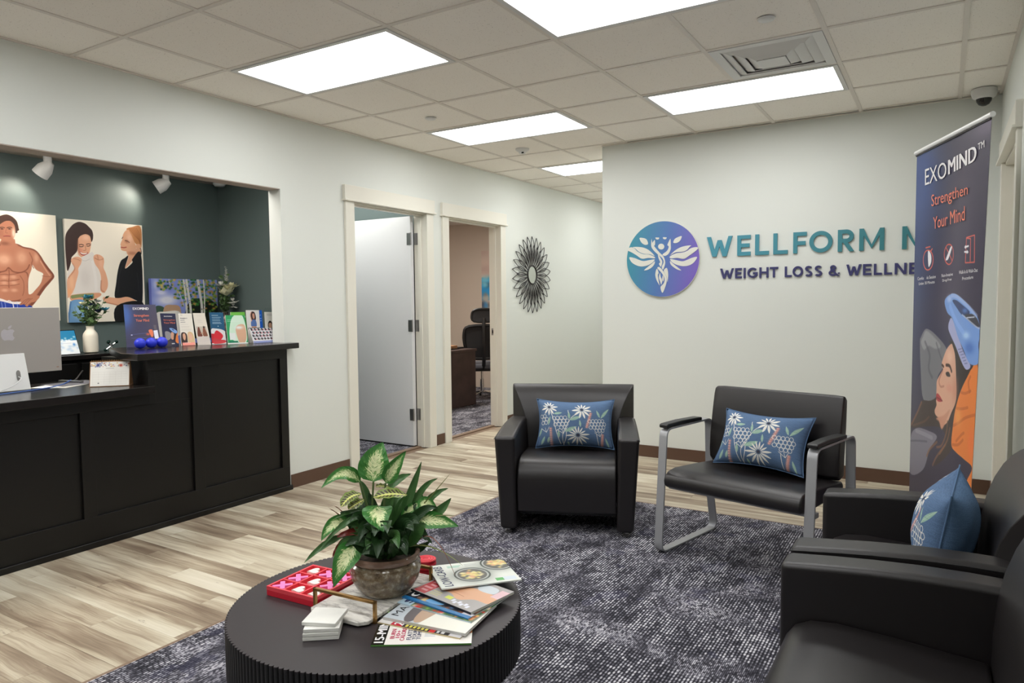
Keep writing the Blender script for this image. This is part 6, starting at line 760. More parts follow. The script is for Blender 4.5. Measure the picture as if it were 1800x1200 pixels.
LAB = {'frame': ('framed_flyer', 'large navy framed flyer behind three blue balls', 'flyer'), 'exo': ('brochure', 'narrow navy brochure with a reclining woman and blue headset', 'brochure'), 'face': ('brochure', 'cream brochure with two smiling faces at the bottom', 'brochure'), 'people': ('brochure', 'cream brochure with a small picture of two seated people', 'brochure'), 'blue': ('brochure', 'teal blue brochure with a red shape below', 'brochure'), 'green_back': ('brochure', 'light green brochure standing behind the rounded green card', 'brochure'), 'green': ('brochure', 'green and white rounded card with a bare torso', 'card'), 'woman': ('brochure', 'white brochure with a woman in a blue top', 'brochure'), 'bluestrip': ('brochure', 'narrow bright blue brochure edge between two white brochures', 'brochure'), 'medic': ('brochure', 'white brochure of a person in white leaning over another', 'brochure'), 'cards': ('card_stack', 'row of white cards with black and red pictures at counter end', 'cards')}
for key, Q in QUADS:
    n, lab, cat = LAB[key]; TL, TR, BR, BL = (Vector(q) for q in Q); o = (BL+BR)/2; TR = TR-(BR-BL).cross(TL-BL).normalized()*((TR-BL).dot((BR-BL).cross(TL-BL).normalized())); nn = (BR-BL).cross(TL-BL).normalized(); dp = .014 if key in ('exo', 'blue', 'face') else .006
    if nn.x < 0: nn = -nn
    t = thing(n, lab, cat, o, 0, 'leaflets on the raised counter' if cat == 'brochure' else None); L = [q-o for q in (TL, TR, BR, BL)]
    bk = [q-nn*dp for q in L]; bk[2].z = bk[3].z = max(0.0, 0); MB().add(L+bk, [(0, 1, 2, 3), (7, 6, 5, 4), (0, 4, 5, 1), (1, 5, 6, 2), (2, 6, 7, 3), (3, 7, 4, 0)]).build('sheets', M['frame_navy'] if key in ('frame', 'exo') else (M['paper'] if key != 'blue' else M['frame_navy']), t)
    MB().quad(*[q+nn*.0006 for q in L]).build('print', LF[key].material(key+'_leaflet', .35), t, recalc=False)
    at = lambda u, v, q=L, k=nn: (q[0]*(1-u)+q[1]*u)*(1-v)+(q[3]*(1-u)+q[2]*u)*v+k*.0042
    def tx(s, m, x0, y0, x1, y1, b=0): text_on(s, m, t, at(x0, y0), at(x1, y0), at(x1, y1), at(x0, y1), b)
    if key == 'frame': tx('EXO', M['tx_white'], .27, .07, .48, .125); tx('MIND', M['tx_white'], .49, .07, .76, .125, .03); tx('Strengthen', M['tx_orange'], .28, .23, .74, .30, .01); tx('Your Mind', M['tx_orange'], .33, .34, .73, .40, .01)
    if key == 'exo': tx('EXOMIND', M['tx_white'], .2, .075, .75, .105, .02); tx('Strengthen', M['tx_orange'], .14, .18, .92, .23, .01); tx('Your Mind', M['tx_orange'], .14, .26, .9, .31, .01)
    if key == 'face': tx('Your', M['tx_black'], .12, .03, .3, .06); tx('Treatment', M['tx_black'], .12, .13, .62, .165, .01)
    if key in ('frame', 'face', 'blue', 'cards', 'medic'):
        e = MB(); w = (L[2]-L[3]); z = Vector((0, 0, 1)); ft = .03
        a, b_ = L[3]+nn*.004, L[2]+nn*.004
        bkk = [q-nn*(dp+.003) for q in L]; rise = z*(.03 if key in ('face', 'medic') else .004)
        pts = [bkk[3], bkk[2], bkk[1]+rise*.7, bkk[1]*.9+bkk[0]*.1+rise, bkk[0]*.9+bkk[1]*.1+rise, bkk[0]+rise*.7]; e.add(pts+[p_-nn*.002 for p_ in pts], [(0, 1, 2, 3, 4, 5), (6, 7, 8, 9, 10, 11), (0, 1, 7, 6), (1, 2, 8, 7), (2, 3, 9, 8), (3, 4, 10, 9), (4, 5, 11, 10), (5, 0, 6, 11)])
        e.add([a+z*.0, b_, b_+nn*ft, a+nn*ft, a+z*.002, b_+z*.002, b_+nn*ft+z*.002, a+nn*ft+z*.002], [(0, 1, 2, 3), (4, 5, 6, 7), (0, 1, 5, 4), (1, 2, 6, 5), (2, 3, 7, 6), (3, 0, 4, 7)])
        e.build('acrylic_holder', M['clear'], t, recalc=False)
for y_, lab in ((-.062, 'blue rubber ball on the counter, left of the three'), (.014, 'blue rubber ball on the counter, middle of the three'), (.09, 'blue rubber ball on the counter, right of the three')):
    o = tag(MB().lathe([(.035*math.sin(a), -.035*math.cos(a)) for a in np.linspace(0, PI, 17)], 28, caps=False).build('rubber_ball', M['ball_blue'], None, smooth=True, loc=(-.880, y_, 1.1215)), lab, 'ball', 'blue balls on the raised counter')

# ================================================================== vinyl armchairs
def loft(rings, closed=True, mi=0, b=None, caps=True):
    b = b or MB(); n = len(rings[0]); vs = sum(rings, []); fs = []
    for i in range(len(rings)-1):
        for k in range(n if closed else n-1): fs.append((i*n+k, i*n+(k+1) % n, (i+1)*n+(k+1) % n, (i+1)*n+k))
    if caps: fs += [tuple(range(n))[::-1], tuple(range((len(rings)-1)*n, len(rings)*n))]
    return b.add(vs, fs, mi)
def armchair(name, label, cat, loc, rot, half, group=None):
    # x to the right seen from the front, y to the back; half = half the clear seat width
    t = thing(name, label, cat, loc, rot, group); D = .69
    sp = [(.02, .13), (.014, .26), (.016, .33), (.026, .375), (.05, .408), (.09, .428), (.16, .436), (.30, .430), (.53, .412), (.53, .13)]
    b = MB(); b.prism(sp, -half, half, lambda a, c, h: (h, a, c)); b.build('seat', M['vinyl'], t, bevel=.012, seg=3)
    for sg in (-1, 1):
        rings = []
        for y in (0, .06, .14, .24, .36, .48, .60):
            u = y/.60; zt = .578+.034*math.sin(PI*min(1, u*.62)); ot = half+.132-.016*u; ob = half+.098; ht = half+.010-.004*u
            rings.append([(sg*(half+.001), y, .03), (sg*ht, y, zt), (sg*ot, y, zt-.002), (sg*ob, y, .03)])
        loft(rings).build('arm', M['vinyl'], t, bevel=.02, seg=4)
        MB().tube([(q[2][0]-sg*.001, q[2][1], q[2][2]-.012) for q in rings], .0022, 6).build('seam', M['dark_plastic'], t, smooth=True)
        for y in (.045, .60): MB().lathe([(.018, 0), (.021, .004), (.021, .012), (.013, .016), (.013, .032)], 16, (sg*(half+.055), y, 0)).build('foot', M['steel'], t, smooth=True)
    rings = []
    for z, f, w in ((.10, .535, .0), (.40, .530, .0), (.50, .532, .004), (.58, .540, .014), (.65, .556, .034), (.71, .580, .058), (.755, .606, .080), (.785, .632, .096), (.803, .655, .106), (.812, .672, .11)):
        ww = half-.004+w; R = half+.112; fl = min(max(f+.006, .652), .682)
        rings.append([(-R, D, z), (-R, fl, z), (-ww, f, z), (-ww*.6, f+.012, z), (0, f+.017, z), (ww*.6, f+.012, z), (ww, f, z), (R, fl, z), (R, D, z)])
    loft(rings).build('backrest', M['vinyl'], t, bevel=.005, seg=2)
    box('underframe', M['dark_plastic'], (-half, .17, .075), (half, .60, .129), t)
    box('rear_panel', M['vinyl'], (-half-.11, .601, .034), (half+.11, .686, .1), t, bevel=.006)
    return t
armchair('armchair', 'black vinyl armchair by the hallway holding a blue pillow', 'armchair', (1.745, .88, .004), math.radians(22.9), .290)
armchair('armchair', 'black vinyl armchair along the right wall with a blue pillow', 'armchair', (3.185, .055, .004), -PI/2, .290)
armchair('wide_armchair', 'empty wide black vinyl seat nearest the viewer at the right', 'armchair', (3.185, -1.16, .004), -PI/2, .62)

# ================================================================== two-seat bench with metal loops
t = thing('visitor_bench', 'wide black vinyl visitor chair with grey metal loop legs', 'chair', (2.30, .885, .004), math.radians(-13.6))
def flat_loop(pts, rad, w, th, x, closed=True):
    # rounded path in (y, z), swept with a flat section of width w along x
    P = [Vector((0, a, b)) for a, b in pts]; n = len(P); path = []
    for i in range(n):
        a, p, c = P[i-1], P[i], P[(i+1) % n]; u = (a-p).normalized(); v = (c-p).normalized(); ang = u.angle(v); d = min(rad/math.tan(ang/2), .45*min((a-p).length, (c-p).length)); s, e = p+u*d, p+v*d
        for k in range(6):
            q = k/5; path.append((1-q)**2*s+2*q*(1-q)*p+q*q*e)
    N = len(path); rings = []
    for i in range(N):
        tg = (path[(i+1) % N]-path[i-1]).normalized(); nn = Vector((0, -tg.z, tg.y)); rings.append([path[i]+nn*k*th/2+Vector((x+j*w/2, 0, 0)) for j, k in ((-1, -1), (1, -1), (1, 1), (-1, 1))])
    b = MB(); vs = sum(rings, []); b.add(vs, [(i*4+k, i*4+(k+1) % 4, ((i+1) % N)*4+(k+1) % 4, ((i+1) % N)*4+k) for i in range(N) for k in range(4)]); return b
BW = .80
for x in (0, BW):
    flat_loop([(.0, .006), (.60, .006), (.545, .25), (.53, .672), (.052, .672)], .05, .048, .011, x).build('leg_frame', M['gray_metal'], t, bevel=.002)
    b = MB(); rings = []
    for y, z in ((.045, .680), (.06, .684), (.2, .687), (.38, .682), (.41, .679)): rings.append([(x-.026, y, z-.004), (x+.026, y, z-.004), (x+.026, y, z+.016), (x-.026, y, z+.016)])
    loft(rings).build('armrest', M['dark_plastic'], t, bevel=.006, seg=3)
sp = [(.0, .385), (-.004, .405), (.006, .432), (.04, .452), (.10, .460), (.30, .448), (.52, .430), (.54, .40), (.50, .365), (.05, .360), (.015, .368)]
b = MB(); b.prism(sp, .032, BW-.032, lambda a, c, h: (h, a, c)); b.build('seat', M['vinyl'], t, bevel=.012, seg=3)
bp = [(.475, .455), (.47, .50), (.478, .60), (.505, .74), (.525, .83), (.538, .862), (.56, .868), (.582, .85), (.575, .70), (.558, .55), (.55, .44), (.50, .43)]
rings = []
for x, k in ((.036, .93), (.042, .985), (.09, 1.0), (BW/2, 1.0), (BW-.09, 1.0), (BW-.042, .985), (BW-.036, .93)):
    rings.append([(x, .525+(a-.525)*k, .65+(c-.65)*k) for a, c in bp])
loft(rings).build('backrest', M['vinyl'], t, bevel=.008, seg=2)
for y in (.10, .46): box('seat_rail', M['gray_metal'], (.0, y, .335), (BW, y+.035, .360), t, bevel=.002)

# ================================================================== embroidered pillows
PM = painting('pillow').material('embroidered_denim', .85, .15, weave=.55); DENIM = Canvas((96, 124, 158), 8, 8).material('denim', .9, .1, weave=.55)
def pillow_mesh(W=.50, H=.32, TH=.088):
    b = MB()
    for side in (-1, 1):
        def fn(u, v, side=side):
            a, c = 2*u-1, 2*v-1; px = 1-.10*(1-c*c)*abs(a)**2; pz = 1-.15*(1-a*a)*abs(c)**2
            h = TH*max(0.0, (1-abs(a)**2.6)*(1-abs(c)**2.6))**.7; h += .006*math.sin(9*a+4*c)*(1-a*a)*(1-c*c)
            return (a*W/2*px, side*h, c*H/2*pz)
        b.grid(fn, 30, 20, 0 if side < 0 else 1)
    return b
PMESH = pillow_mesh().mesh('pillow', [PM, DENIM], True, sharp=2.5)
bm = bmesh.new(); bm.from_mesh(PMESH); bmesh.ops.remove_doubles(bm, verts=bm.verts, dist=.0004); bmesh.ops.recalc_face_normals(bm, faces=bm.faces); bm.to_mesh(PMESH); bm.free(); PMESH.shade_smooth()
seam = []
for k in range(120):
    s = k/120*4; e = int(s); u = s-e
    a, c = ((2*u-1, -1), (1, 2*u-1), (1-2*u, 1), (-1, 1-2*u))[e]; px = 1-.10*(1-c*c)*abs(a)**2; pz = 1-.15*(1-a*a)*abs(c)**2; seam.append((a*.25*px, 0, c*.16*pz))
SEAM = MB().tube(seam, .0028, 6, True).mesh('seam', DENIM, True)
def pillow(label, loc, yaw, lean, roll=0.0, sc=1.0):
    t = thing('pillow', label, 'pillow', loc, 0, 'blue embroidered pillows'); t.rotation_euler = (Matrix.Rotation(yaw, 3, 'Z') @ Matrix.Rotation(-lean, 3, 'X') @ Matrix.Rotation(roll, 3, 'Y')).to_euler()
    t.scale = (sc, sc*(1.04 if lean < .25 else 1.0), sc); link('cover', PMESH, t); link('seam', SEAM, t); return t
pillow('blue embroidered pillow on the armchair by the hallway', (1.60, 1.295, .588), math.radians(22.9), .33)
pillow('blue embroidered pillow on the wide visitor chair', (2.784, 1.150, .617), math.radians(-13.6), .48, .0)
pillow('blue embroidered pillow seen from its side on right wall armchair', (3.612, .07, .600), -PI/2-.06, .17, .0)

# ================================================================== roll-up banner
BT = {'TL': Vector((3.453, 1.65, 2.13)), 'TR': Vector((3.746, .906, 2.13)), 'BR': Vector((3.70, .908, .05)), 'BL': Vector((3.453, 1.65, .05))}
BO = (BT['BL']+BT['BR'])/2; BO.z = .004
t = thing('roll_up_banner', 'tall navy roll-up banner of a reclining woman in blue headset', 'banner', BO)
BN = (BT['BR']-BT['BL']).cross(Vector((0, 0, 1))).normalized()
if BN.x > 0: BN = -BN
def bpt(u, v, off=0.0):
    p = (BT['TL']*(1-u)+BT['TR']*u)*(1-v)+(BT['BL']*(1-u)+BT['BR']*u)*v
    return p+BN*(off+.006*math.sin(u*9.5)*math.sin(PI*min(1, v*1.2+.05)))-BO
MB().grid(lambda u, v: bpt(u, 1-v), 48, 24).build('fabric', painting('banner').material('banner_print', .42, .4), t, smooth=True, sharp=3, recalc=False)
MB().grid(lambda u, v: bpt(u, 1-v, -.0015), 24, 8).build('fabric_back', M['white_plastic'], t, smooth=True, sharp=3)
def bar3(p, q, r, m, n): return MB().tube([p, q], r, 12).build(n, m, t, smooth=True)
bar3(bpt(-.012, -.004), bpt(1.012, -.004), .012, M['white_plastic'], 'top_rail')
MB().tube([bpt(0, .004, .002), bpt(1, .004, .002)], .004, 6).build('clamp_strip', M['dark_plastic'], t)
c0 = (BT['BL']+BT['BR'])/2-BO; dv = (BT['BR']-BT['BL']); ang = math.atan2(dv.y, dv.x)
mx = Matrix.Translation((c0.x, c0.y, 0)) @ Matrix.Rotation(ang, 4, 'Z')
MB().box(-.42, -.04, .012, .42, .04, .075, 0, mx).build('cassette', M['silver'], t, bevel=.012)
for k in (-.28, .28): MB().box(k-.02, -.13, .0, k+.02, .13, .012, 0, mx).build('foot', M['silver'], t, bevel=.003)
pm = bpt(.5, .5, -.03); MB().tube([(pm.x, pm.y, .07), (pm.x, pm.y, 2.12)], .008, 10).build('pole', M['steel'], t, smooth=True)
for s, Q in DATA['banner_text'].items():
    m = M['tx_orange'] if s in ('Strengthen', 'Your Mind') else M['tx_white']; bold = {'MIND': .035}.get(s, 0.0); q = [bpt(u, v, .0035) for u, v in Q]
    text_on(s, m, t, *q, bold=bold)

# ================================================================== coffee table
TC = Vector((2.103, -1.11, .004)); TR_, TZ = .444, .446
t = thing('coffee_table', 'round black coffee table with a fluted drum edge', 'table', TC)
def flutes(R, n, d, per=6): return [((R-d*(1-abs(math.sin(PI*(k % per)/per)))**2)*math.cos(2*PI*k/(n*per)), (R-d*(1-abs(math.sin(PI*(k % per)/per)))**2)*math.sin(2*PI*k/(n*per))) for k in range(n*per)]
F = flutes(TR_, 170, .008)
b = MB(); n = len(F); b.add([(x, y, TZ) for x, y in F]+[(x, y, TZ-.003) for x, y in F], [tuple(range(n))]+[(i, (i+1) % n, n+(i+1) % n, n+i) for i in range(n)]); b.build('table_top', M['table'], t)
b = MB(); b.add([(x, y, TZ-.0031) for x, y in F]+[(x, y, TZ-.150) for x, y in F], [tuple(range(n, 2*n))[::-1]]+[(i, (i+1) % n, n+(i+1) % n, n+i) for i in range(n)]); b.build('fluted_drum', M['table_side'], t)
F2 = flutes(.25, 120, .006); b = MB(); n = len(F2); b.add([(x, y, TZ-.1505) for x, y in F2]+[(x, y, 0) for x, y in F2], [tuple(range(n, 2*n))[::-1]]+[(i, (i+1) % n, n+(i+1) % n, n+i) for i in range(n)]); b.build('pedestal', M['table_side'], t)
ZTB = TC.z+TZ+.0006
# marble tray with gold handles
t = thing('marble_tray', 'white marble tray with square gold handles under the plant', 'tray', (2.083, -1.10, ZTB), math.radians(4.5))
def chamfer(w, d, c): return [(-w+c, -d), (w-c, -d), (w, -d+c), (w, d-c), (w-c, d), (-w+c, d), (-w, d-c), (-w, -d+c)]
MB().prism(chamfer(.108, .192, .022), .004, .016, xyz).build('slab', M['marble'], t, bevel=.0025)
for sx in (-1, 1):
    for sy in (-1, 1): MB().lathe([(.008, 0), (.008, .004)], 12, (sx*.08, sy*.16, 0)).build('foot', M['dark_plastic'], t)
for sy in (-1, 1):
    y = sy*.146
    MB().box(-.117, y-.005, .006, -.108, y+.005, .066).box(.108, y-.005, .006, .117, y+.005, .066).box(-.117, y-.005, .057, .117, y+.005, .066).build('handle', M['gold'], t, bevel=.001)
    MB().box(-.117, y-.005, .0, .117, y+.005, .004).build('handle_base', M['gold'], t)
# tic-tac-toe box
t = thing('game_board', 'red three by three noughts and crosses tray', 'game', (1.772, -1.262, ZTB), math.radians(3))
S, c_ = .205, .205/3
box('base', M['red'], (0, 0, 0), (S, S, .018), t, bevel=.001)
b = MB(); b.box(0, 0, .0181, S, .007, .03); b.box(0, S-.007, .0181, S, S, .03); b.box(0, .007, .0181, .007, S-.007, .03); b.box(S-.007, .007, .0181, S, S-.007, .03); b.build('rim', M['red_light'], t)
b = MB()
for k in (1, 2): b.box(k*c_-.003, .007, .0181, k*c_+.003, S-.007, .029); b.box(.007, k*c_-.003, .0181, S-.007, k*c_+.003, .0288)
b.build('divider', M['red_light'], t)
gm = t
heart = []
for k in range(28):
    a = 2*PI*k/28; heart.append((.0014*16*math.sin(a)**3, .0014*(13*math.cos(a)-5*math.cos(2*a)-2*math.cos(3*a)-math.cos(4*a))+.003))
HM = MB().prism(heart, 0, .008, xyz).mesh('heart_piece', M['white_gloss']); XM = MB()
for a in (PI/4, -PI/4): XM.box(-.031, -.0075, 0, .031, .0075, .009, 0, Matrix.Rotation(a, 4, 'Z'))
XM = XM.mesh('cross_piece', M['pink'])
names = {0: 'nearest', 1: 'middle', 2: 'far'}; cols = {0: 'left', 1: 'middle', 2: 'right'}
for i, colm in enumerate(('XXH', 'HHX', 'HXX')):
    for j, ch in enumerate(colm):
        p = Matrix.Translation((1.772, -1.262, 0)) @ Matrix.Rotation(math.radians(3), 4, 'Z') @ Vector(((i+.5)*c_, (j+.5)*c_, 0))
        o = link('heart_piece' if ch == 'H' else 'cross_piece', HM if ch == 'H' else XM, None, (p.x, p.y, ZTB+.0182), -.9 if ch == 'H' else .05)
        tag(o, ('white heart' if ch == 'H' else 'pink cross')+' game piece in the %s column, %s row of red tray' % (cols[i], names[j]), 'game piece', 'noughts and crosses pieces')
# red coil
t = thing('red_coil', 'red round ribbed box behind the potted plant', 'box', (2.092, -.857, ZTB)); b = MB().lathe([(.0, 0), (.036, 0), (.0365, .008), (.035, .012), (.0365, .02), (.035, .024), (.0365, .032), (.035, .036), (.036, .046), (.0, .046)], 36, caps=False); b.build('body', M['red'], t, smooth=True, sharp=.4)
for r in (.031, .022, .013): MB().tube([(r*math.cos(a), r*math.sin(a), .046) for a in np.linspace(0, 2*PI, 28)[:-1]], .0026, 6, True).build('ring', M['red_light'], t, smooth=True)
# coasters
for k, (lab, dx, dy, r) in enumerate((('square white stone coaster at the bottom of the stack', 0, 0, .66), ('square white stone coaster second from the bottom of stack', .001, .0, .655), ('square white stone coaster third from the bottom of stack', .002, .002, .64), ('square white stone coaster on top, turned askew', -.004, .012, .42))):
    tag(MB().box(-.049, -.049, 0, .049, .049, .0108).build('coaster', M['coaster'], None, bevel=.002, loc=(2.118+dx, -1.352+dy, ZTB+k*.0112), rotz=r), lab, 'coaster', 'stack of stone coasters')
# ---- magazines: local x = along the spine edge near the viewer, y = away
def magazine(label, ox, oy, ang, z, L, Wd, th, cv, texts, tilt=None, name='magazine'):
    t = thing(name, label, 'magazine', (ox, oy, z), math.radians(ang), 'magazines on the coffee table')
    if tilt: t.rotation_euler = (tilt[0], tilt[1], math.radians(ang))
    box('pages', M['paper'], (0.0005, .0005, .0003), (L-.0005, Wd-.0008, th-.0004), t); b = MB().box(0, 0, 0, L, Wd, .0003).box(0, 0, th-.0004, L, Wd, th).box(-.0002, -.0003, 0, L, 0, th); b.build('cover', cv[1], t)
    MB().quad((0, Wd, th+.0003), (L, Wd, th+.0003), (L, 0, th+.0003), (0, 0, th+.0003)).build('print', cv[0].material('cover_print', .25, .5), t, recalc=False)
    for s, m, x0, x1, y0, y1, bd in texts:
        q = lambda x, y: (x*L, y*Wd, th+.0007); text_on(s, m, t, q(x0, y0), q(x0, y1), q(x1, y1), q(x1, y0), bd)
mk = lambda c: mat('magazine_spine', c, .4)
c = Canvas((238, 234, 228), 270, 205); rect(c, 0, 0, 130, 1000, (26, 28, 26)); rect(c, 0, 0, 1000, 40, (150, 190, 120)); c.poly([(200, 60), (420, 20), (520, 160), (360, 300), (200, 240)], (60, 44, 40)); c.poly([(420, 100), (760, 60), (960, 300), (900, 620), (640, 420), (480, 260)], (224, 140, 100)); c.poly([(840, 420), (1000, 380), (1000, 700), (900, 640)], (226, 150, 112)); c.blob(640, 200, 120, 120, (236, 170, 130), .8); small_text(c, 520, 660, [700, 740, 780], (110, 130, 160), 8); c.line([(780, 640), (800, 720), (830, 660)], 10, (206, 60, 80))
magazine('lowest magazine of the fan with green spine and torso cover', 2.291, -1.347, 32.5, ZTB, .271, .205, .004, (c, mk((92, 150, 70))), [('15-MIN', M['tx_white'], .022, .115, .05, .66, .03), ('BURN', M['tx_mag'], .17, .215, .16, .44, .02), ('10+', M['tx_mag'], .225, .265, .18, .40, .02), ('CALORIES', M['tx_mag'], .272, .318, .10, .54, .02), ('FLATTEN', M['tx_navy'], .34, .385, .12, .54, .02), ('YOUR', M['tx_navy'], .393, .433, .12, .40, .02), ('TUMMY', M['tx_navy'], .44, .482, .12, .50, .02)])
c = Canvas((44, 40, 42), 270, 205); rect(c, 0, 0, 160, 1000, (226, 224, 220)); rect(c, 160, 0, 300, 1000, (196, 40, 60)); rect(c, 620, 820, 690, 1000, (206, 50, 50)); rect(c, 860, 780, 1000, 1000, (206, 204, 206)); [rect(c, 330+k*48, 740, 362+k*48, 980, (226, 214, 96)) for k in range(6)]; rect(c, 710, 800, 740, 980, (226, 226, 226)); rect(c, 760, 800, 800, 980, (226, 226, 226))
magazine('magazine with black band and yellow letters, second from the bottom', 2.219, -1.240, 8.7, ZTB+.0045, .265, .20, .0035, (c, mk((214, 196, 150))), [('21', M['tx_white'], .19, .30, .02, .16, .03)])
c = Canvas((196, 204, 210), 270, 205); c.poly([(160, 60), (420, 40), (460, 420), (330, 980), (220, 900), (180, 500)], (116, 110, 112)); c.poly([(330, 400), (520, 200), (640, 260), (560, 700), (400, 980), (320, 800)], (196, 166, 142)); c.poly([(520, 460), (640, 160), (1000, 60), (1000, 1000), (430, 1000)], (240, 238, 226), 0, 0)
for k in range(40): c.blob(RND.uniform(150, 440), RND.uniform(60, 500), 26, 20, RND.choice([(80, 78, 84), (214, 214, 216), (140, 134, 134)]), .8)
c.line([(640, 560), (660, 420), (700, 600), (720, 460), (760, 520)], 6, (60, 56, 56)); c.line([(700, 330), (770, 360), (780, 420)], 8, (150, 60, 70)); small_text(c, 600, 760, [250, 290, 340], (196, 196, 176), 8)
magazine('thick pale grey magazine with a white signed panel', 2.223, -1.221, 7.7, ZTB+.0085, .268, .205, .008, (c, mk((206, 204, 200))), [('MAG', M['tx_black'], .05, .14, .1, .58, -.004)])
c = Canvas((70, 104, 60), 270, 205)
rg = random.Random(4)
for k in range(150): c.blob(rg.uniform(180, 1000), rg.uniform(0, 1000), rg.uniform(20, 50), rg.uniform(24, 60), rg.choice([(206, 50, 44), (226, 140, 90), (120, 160, 60), (236, 214, 120), (240, 236, 214), (60, 110, 50), (186, 90, 60)]), .9)
rect(c, 0, 0, 180, 1000, (186, 214, 230)); c.blob(280, 820, 80, 120, (214, 40, 40))
magazine('food magazine with pale blue title strip and red fruit', 2.199, -1.129, .5, ZTB+.0168, .269, .205, .0035, (c, mk((196, 214, 226))), [('S', M['tx_navy'], .05, .15, .05, .22, .04)])
c = Canvas((40, 48, 60), 270, 205)
for k in range(130): c.blob(rg.uniform(150, 1000), rg.uniform(0, 1000), rg.uniform(24, 60), rg.uniform(30, 70), rg.choice([(70, 110, 160), (110, 150, 200), (60, 70, 50), (130, 80, 60), (214, 190, 130), (160, 110, 90), (40, 44, 52)]), .9)
rect(c, 0, 930, 1000, 1000, (40, 120, 180)); c.poly([(300, 900), (420, 640), (560, 700), (520, 900)], (110, 170, 220)); rect(c, 860, 860, 1000, 930, (220, 220, 230))
magazine('dark magazine with a blue spine and white round letter', 2.191, -1.099, -4.7, ZTB+.0206, .263, .205, .004, (c, mk((46, 124, 186))), [('O', M['tx_white'], .04, .14, .10, .32, .04)])
c = Canvas((168, 164, 160), 270, 205); rect(c, 0, 0, 1000, 1000, (170, 166, 164)); rect(c, 30, 60, 220, 980, (186, 60, 68)); [rect(c, 60+30*(k % 2), 110+k*105, 190, 165+k*105, (224, 150, 156)) for k in range(8)]; c.poly([(230, 640), (420, 420), (640, 300), (900, 330), (1000, 420), (1000, 620), (800, 640), (640, 800), (460, 700), (300, 700)], (222, 170, 134)); c.poly([(560, 120), (820, 100), (860, 300), (640, 320)], (206, 214, 220)); c.blob(480, 560, 140, 60, (206, 150, 116), .7); c.line([(300, 690), (460, 640), (640, 660)], 12, (170, 110, 84), .7); rect(c, 880, 100, 1000, 400, (226, 190, 196))
for k in range(6): rect(c, 600+k*50, 820+(k % 2)*40, 640+k*50, 900+(k % 2)*40, (226, 228, 240))
rect(c, 480, 780, 580, 880, (214, 220, 90)); small_text(c, 250, 420, [800, 860, 910], (214, 206, 120), 14)
magazine('top magazine of the fan with joined hands and red title', 2.189, -1.053, -9.9, ZTB+.025, .262, .190, .007, (c, mk((30, 32, 40))), [])
c = Canvas((226, 230, 222), 270, 205)
def dish(x, y, rx, ry):
    c.blob(x, y, rx*.95, ry*.95, (60, 66, 62), 1); c.poly([(x+rx*math.cos(a), y+ry*math.sin(a)) for a in np.linspace(0, 2*PI, 20)[:-1]], (70, 78, 74)); c.poly([(x+rx*.9*math.cos(a), y+ry*.9*math.sin(a)) for a in np.linspace(0, 2*PI, 20)[:-1]], (176, 180, 176)); c.poly([(x+rx*.8*math.cos(a), y+ry*.8*math.sin(a)) for a in np.linspace(0, 2*PI, 20)[:-1]], (96, 96, 92))
    for k in range(60):
        a = rg.uniform(0, 2*PI); q = rg.uniform(0, .62); c.blob(x+rx*q*math.cos(a), y+ry*q*math.sin(a), 26, 30, rg.choice([(236, 220, 150), (240, 226, 170), (226, 190, 120), (226, 170, 130), (214, 206, 120)]), .9)
dish(470, 560, 230, 300); dish(880, 200, 220, 300); rect(c, 700, 820, 800, 930, (96, 176, 100)); rect(c, 800, 800, 960, 940, (214, 226, 234)); small_text(c, 240, 400, [120, 170], (150, 196, 176), 30); small_text(c, 460, 640, [90, 130, 170], (160, 166, 166), 12)
magazine('pale food magazine with two bowls lying apart at the right', 2.291, -1.029, 51.0, ZTB+.0402, .262, .198, .0035, (c, mk((226, 228, 222))), [('LOW-CARB', M['tx_navy'], .05, .16, .06, .92, .01)], tilt=(0, .03))

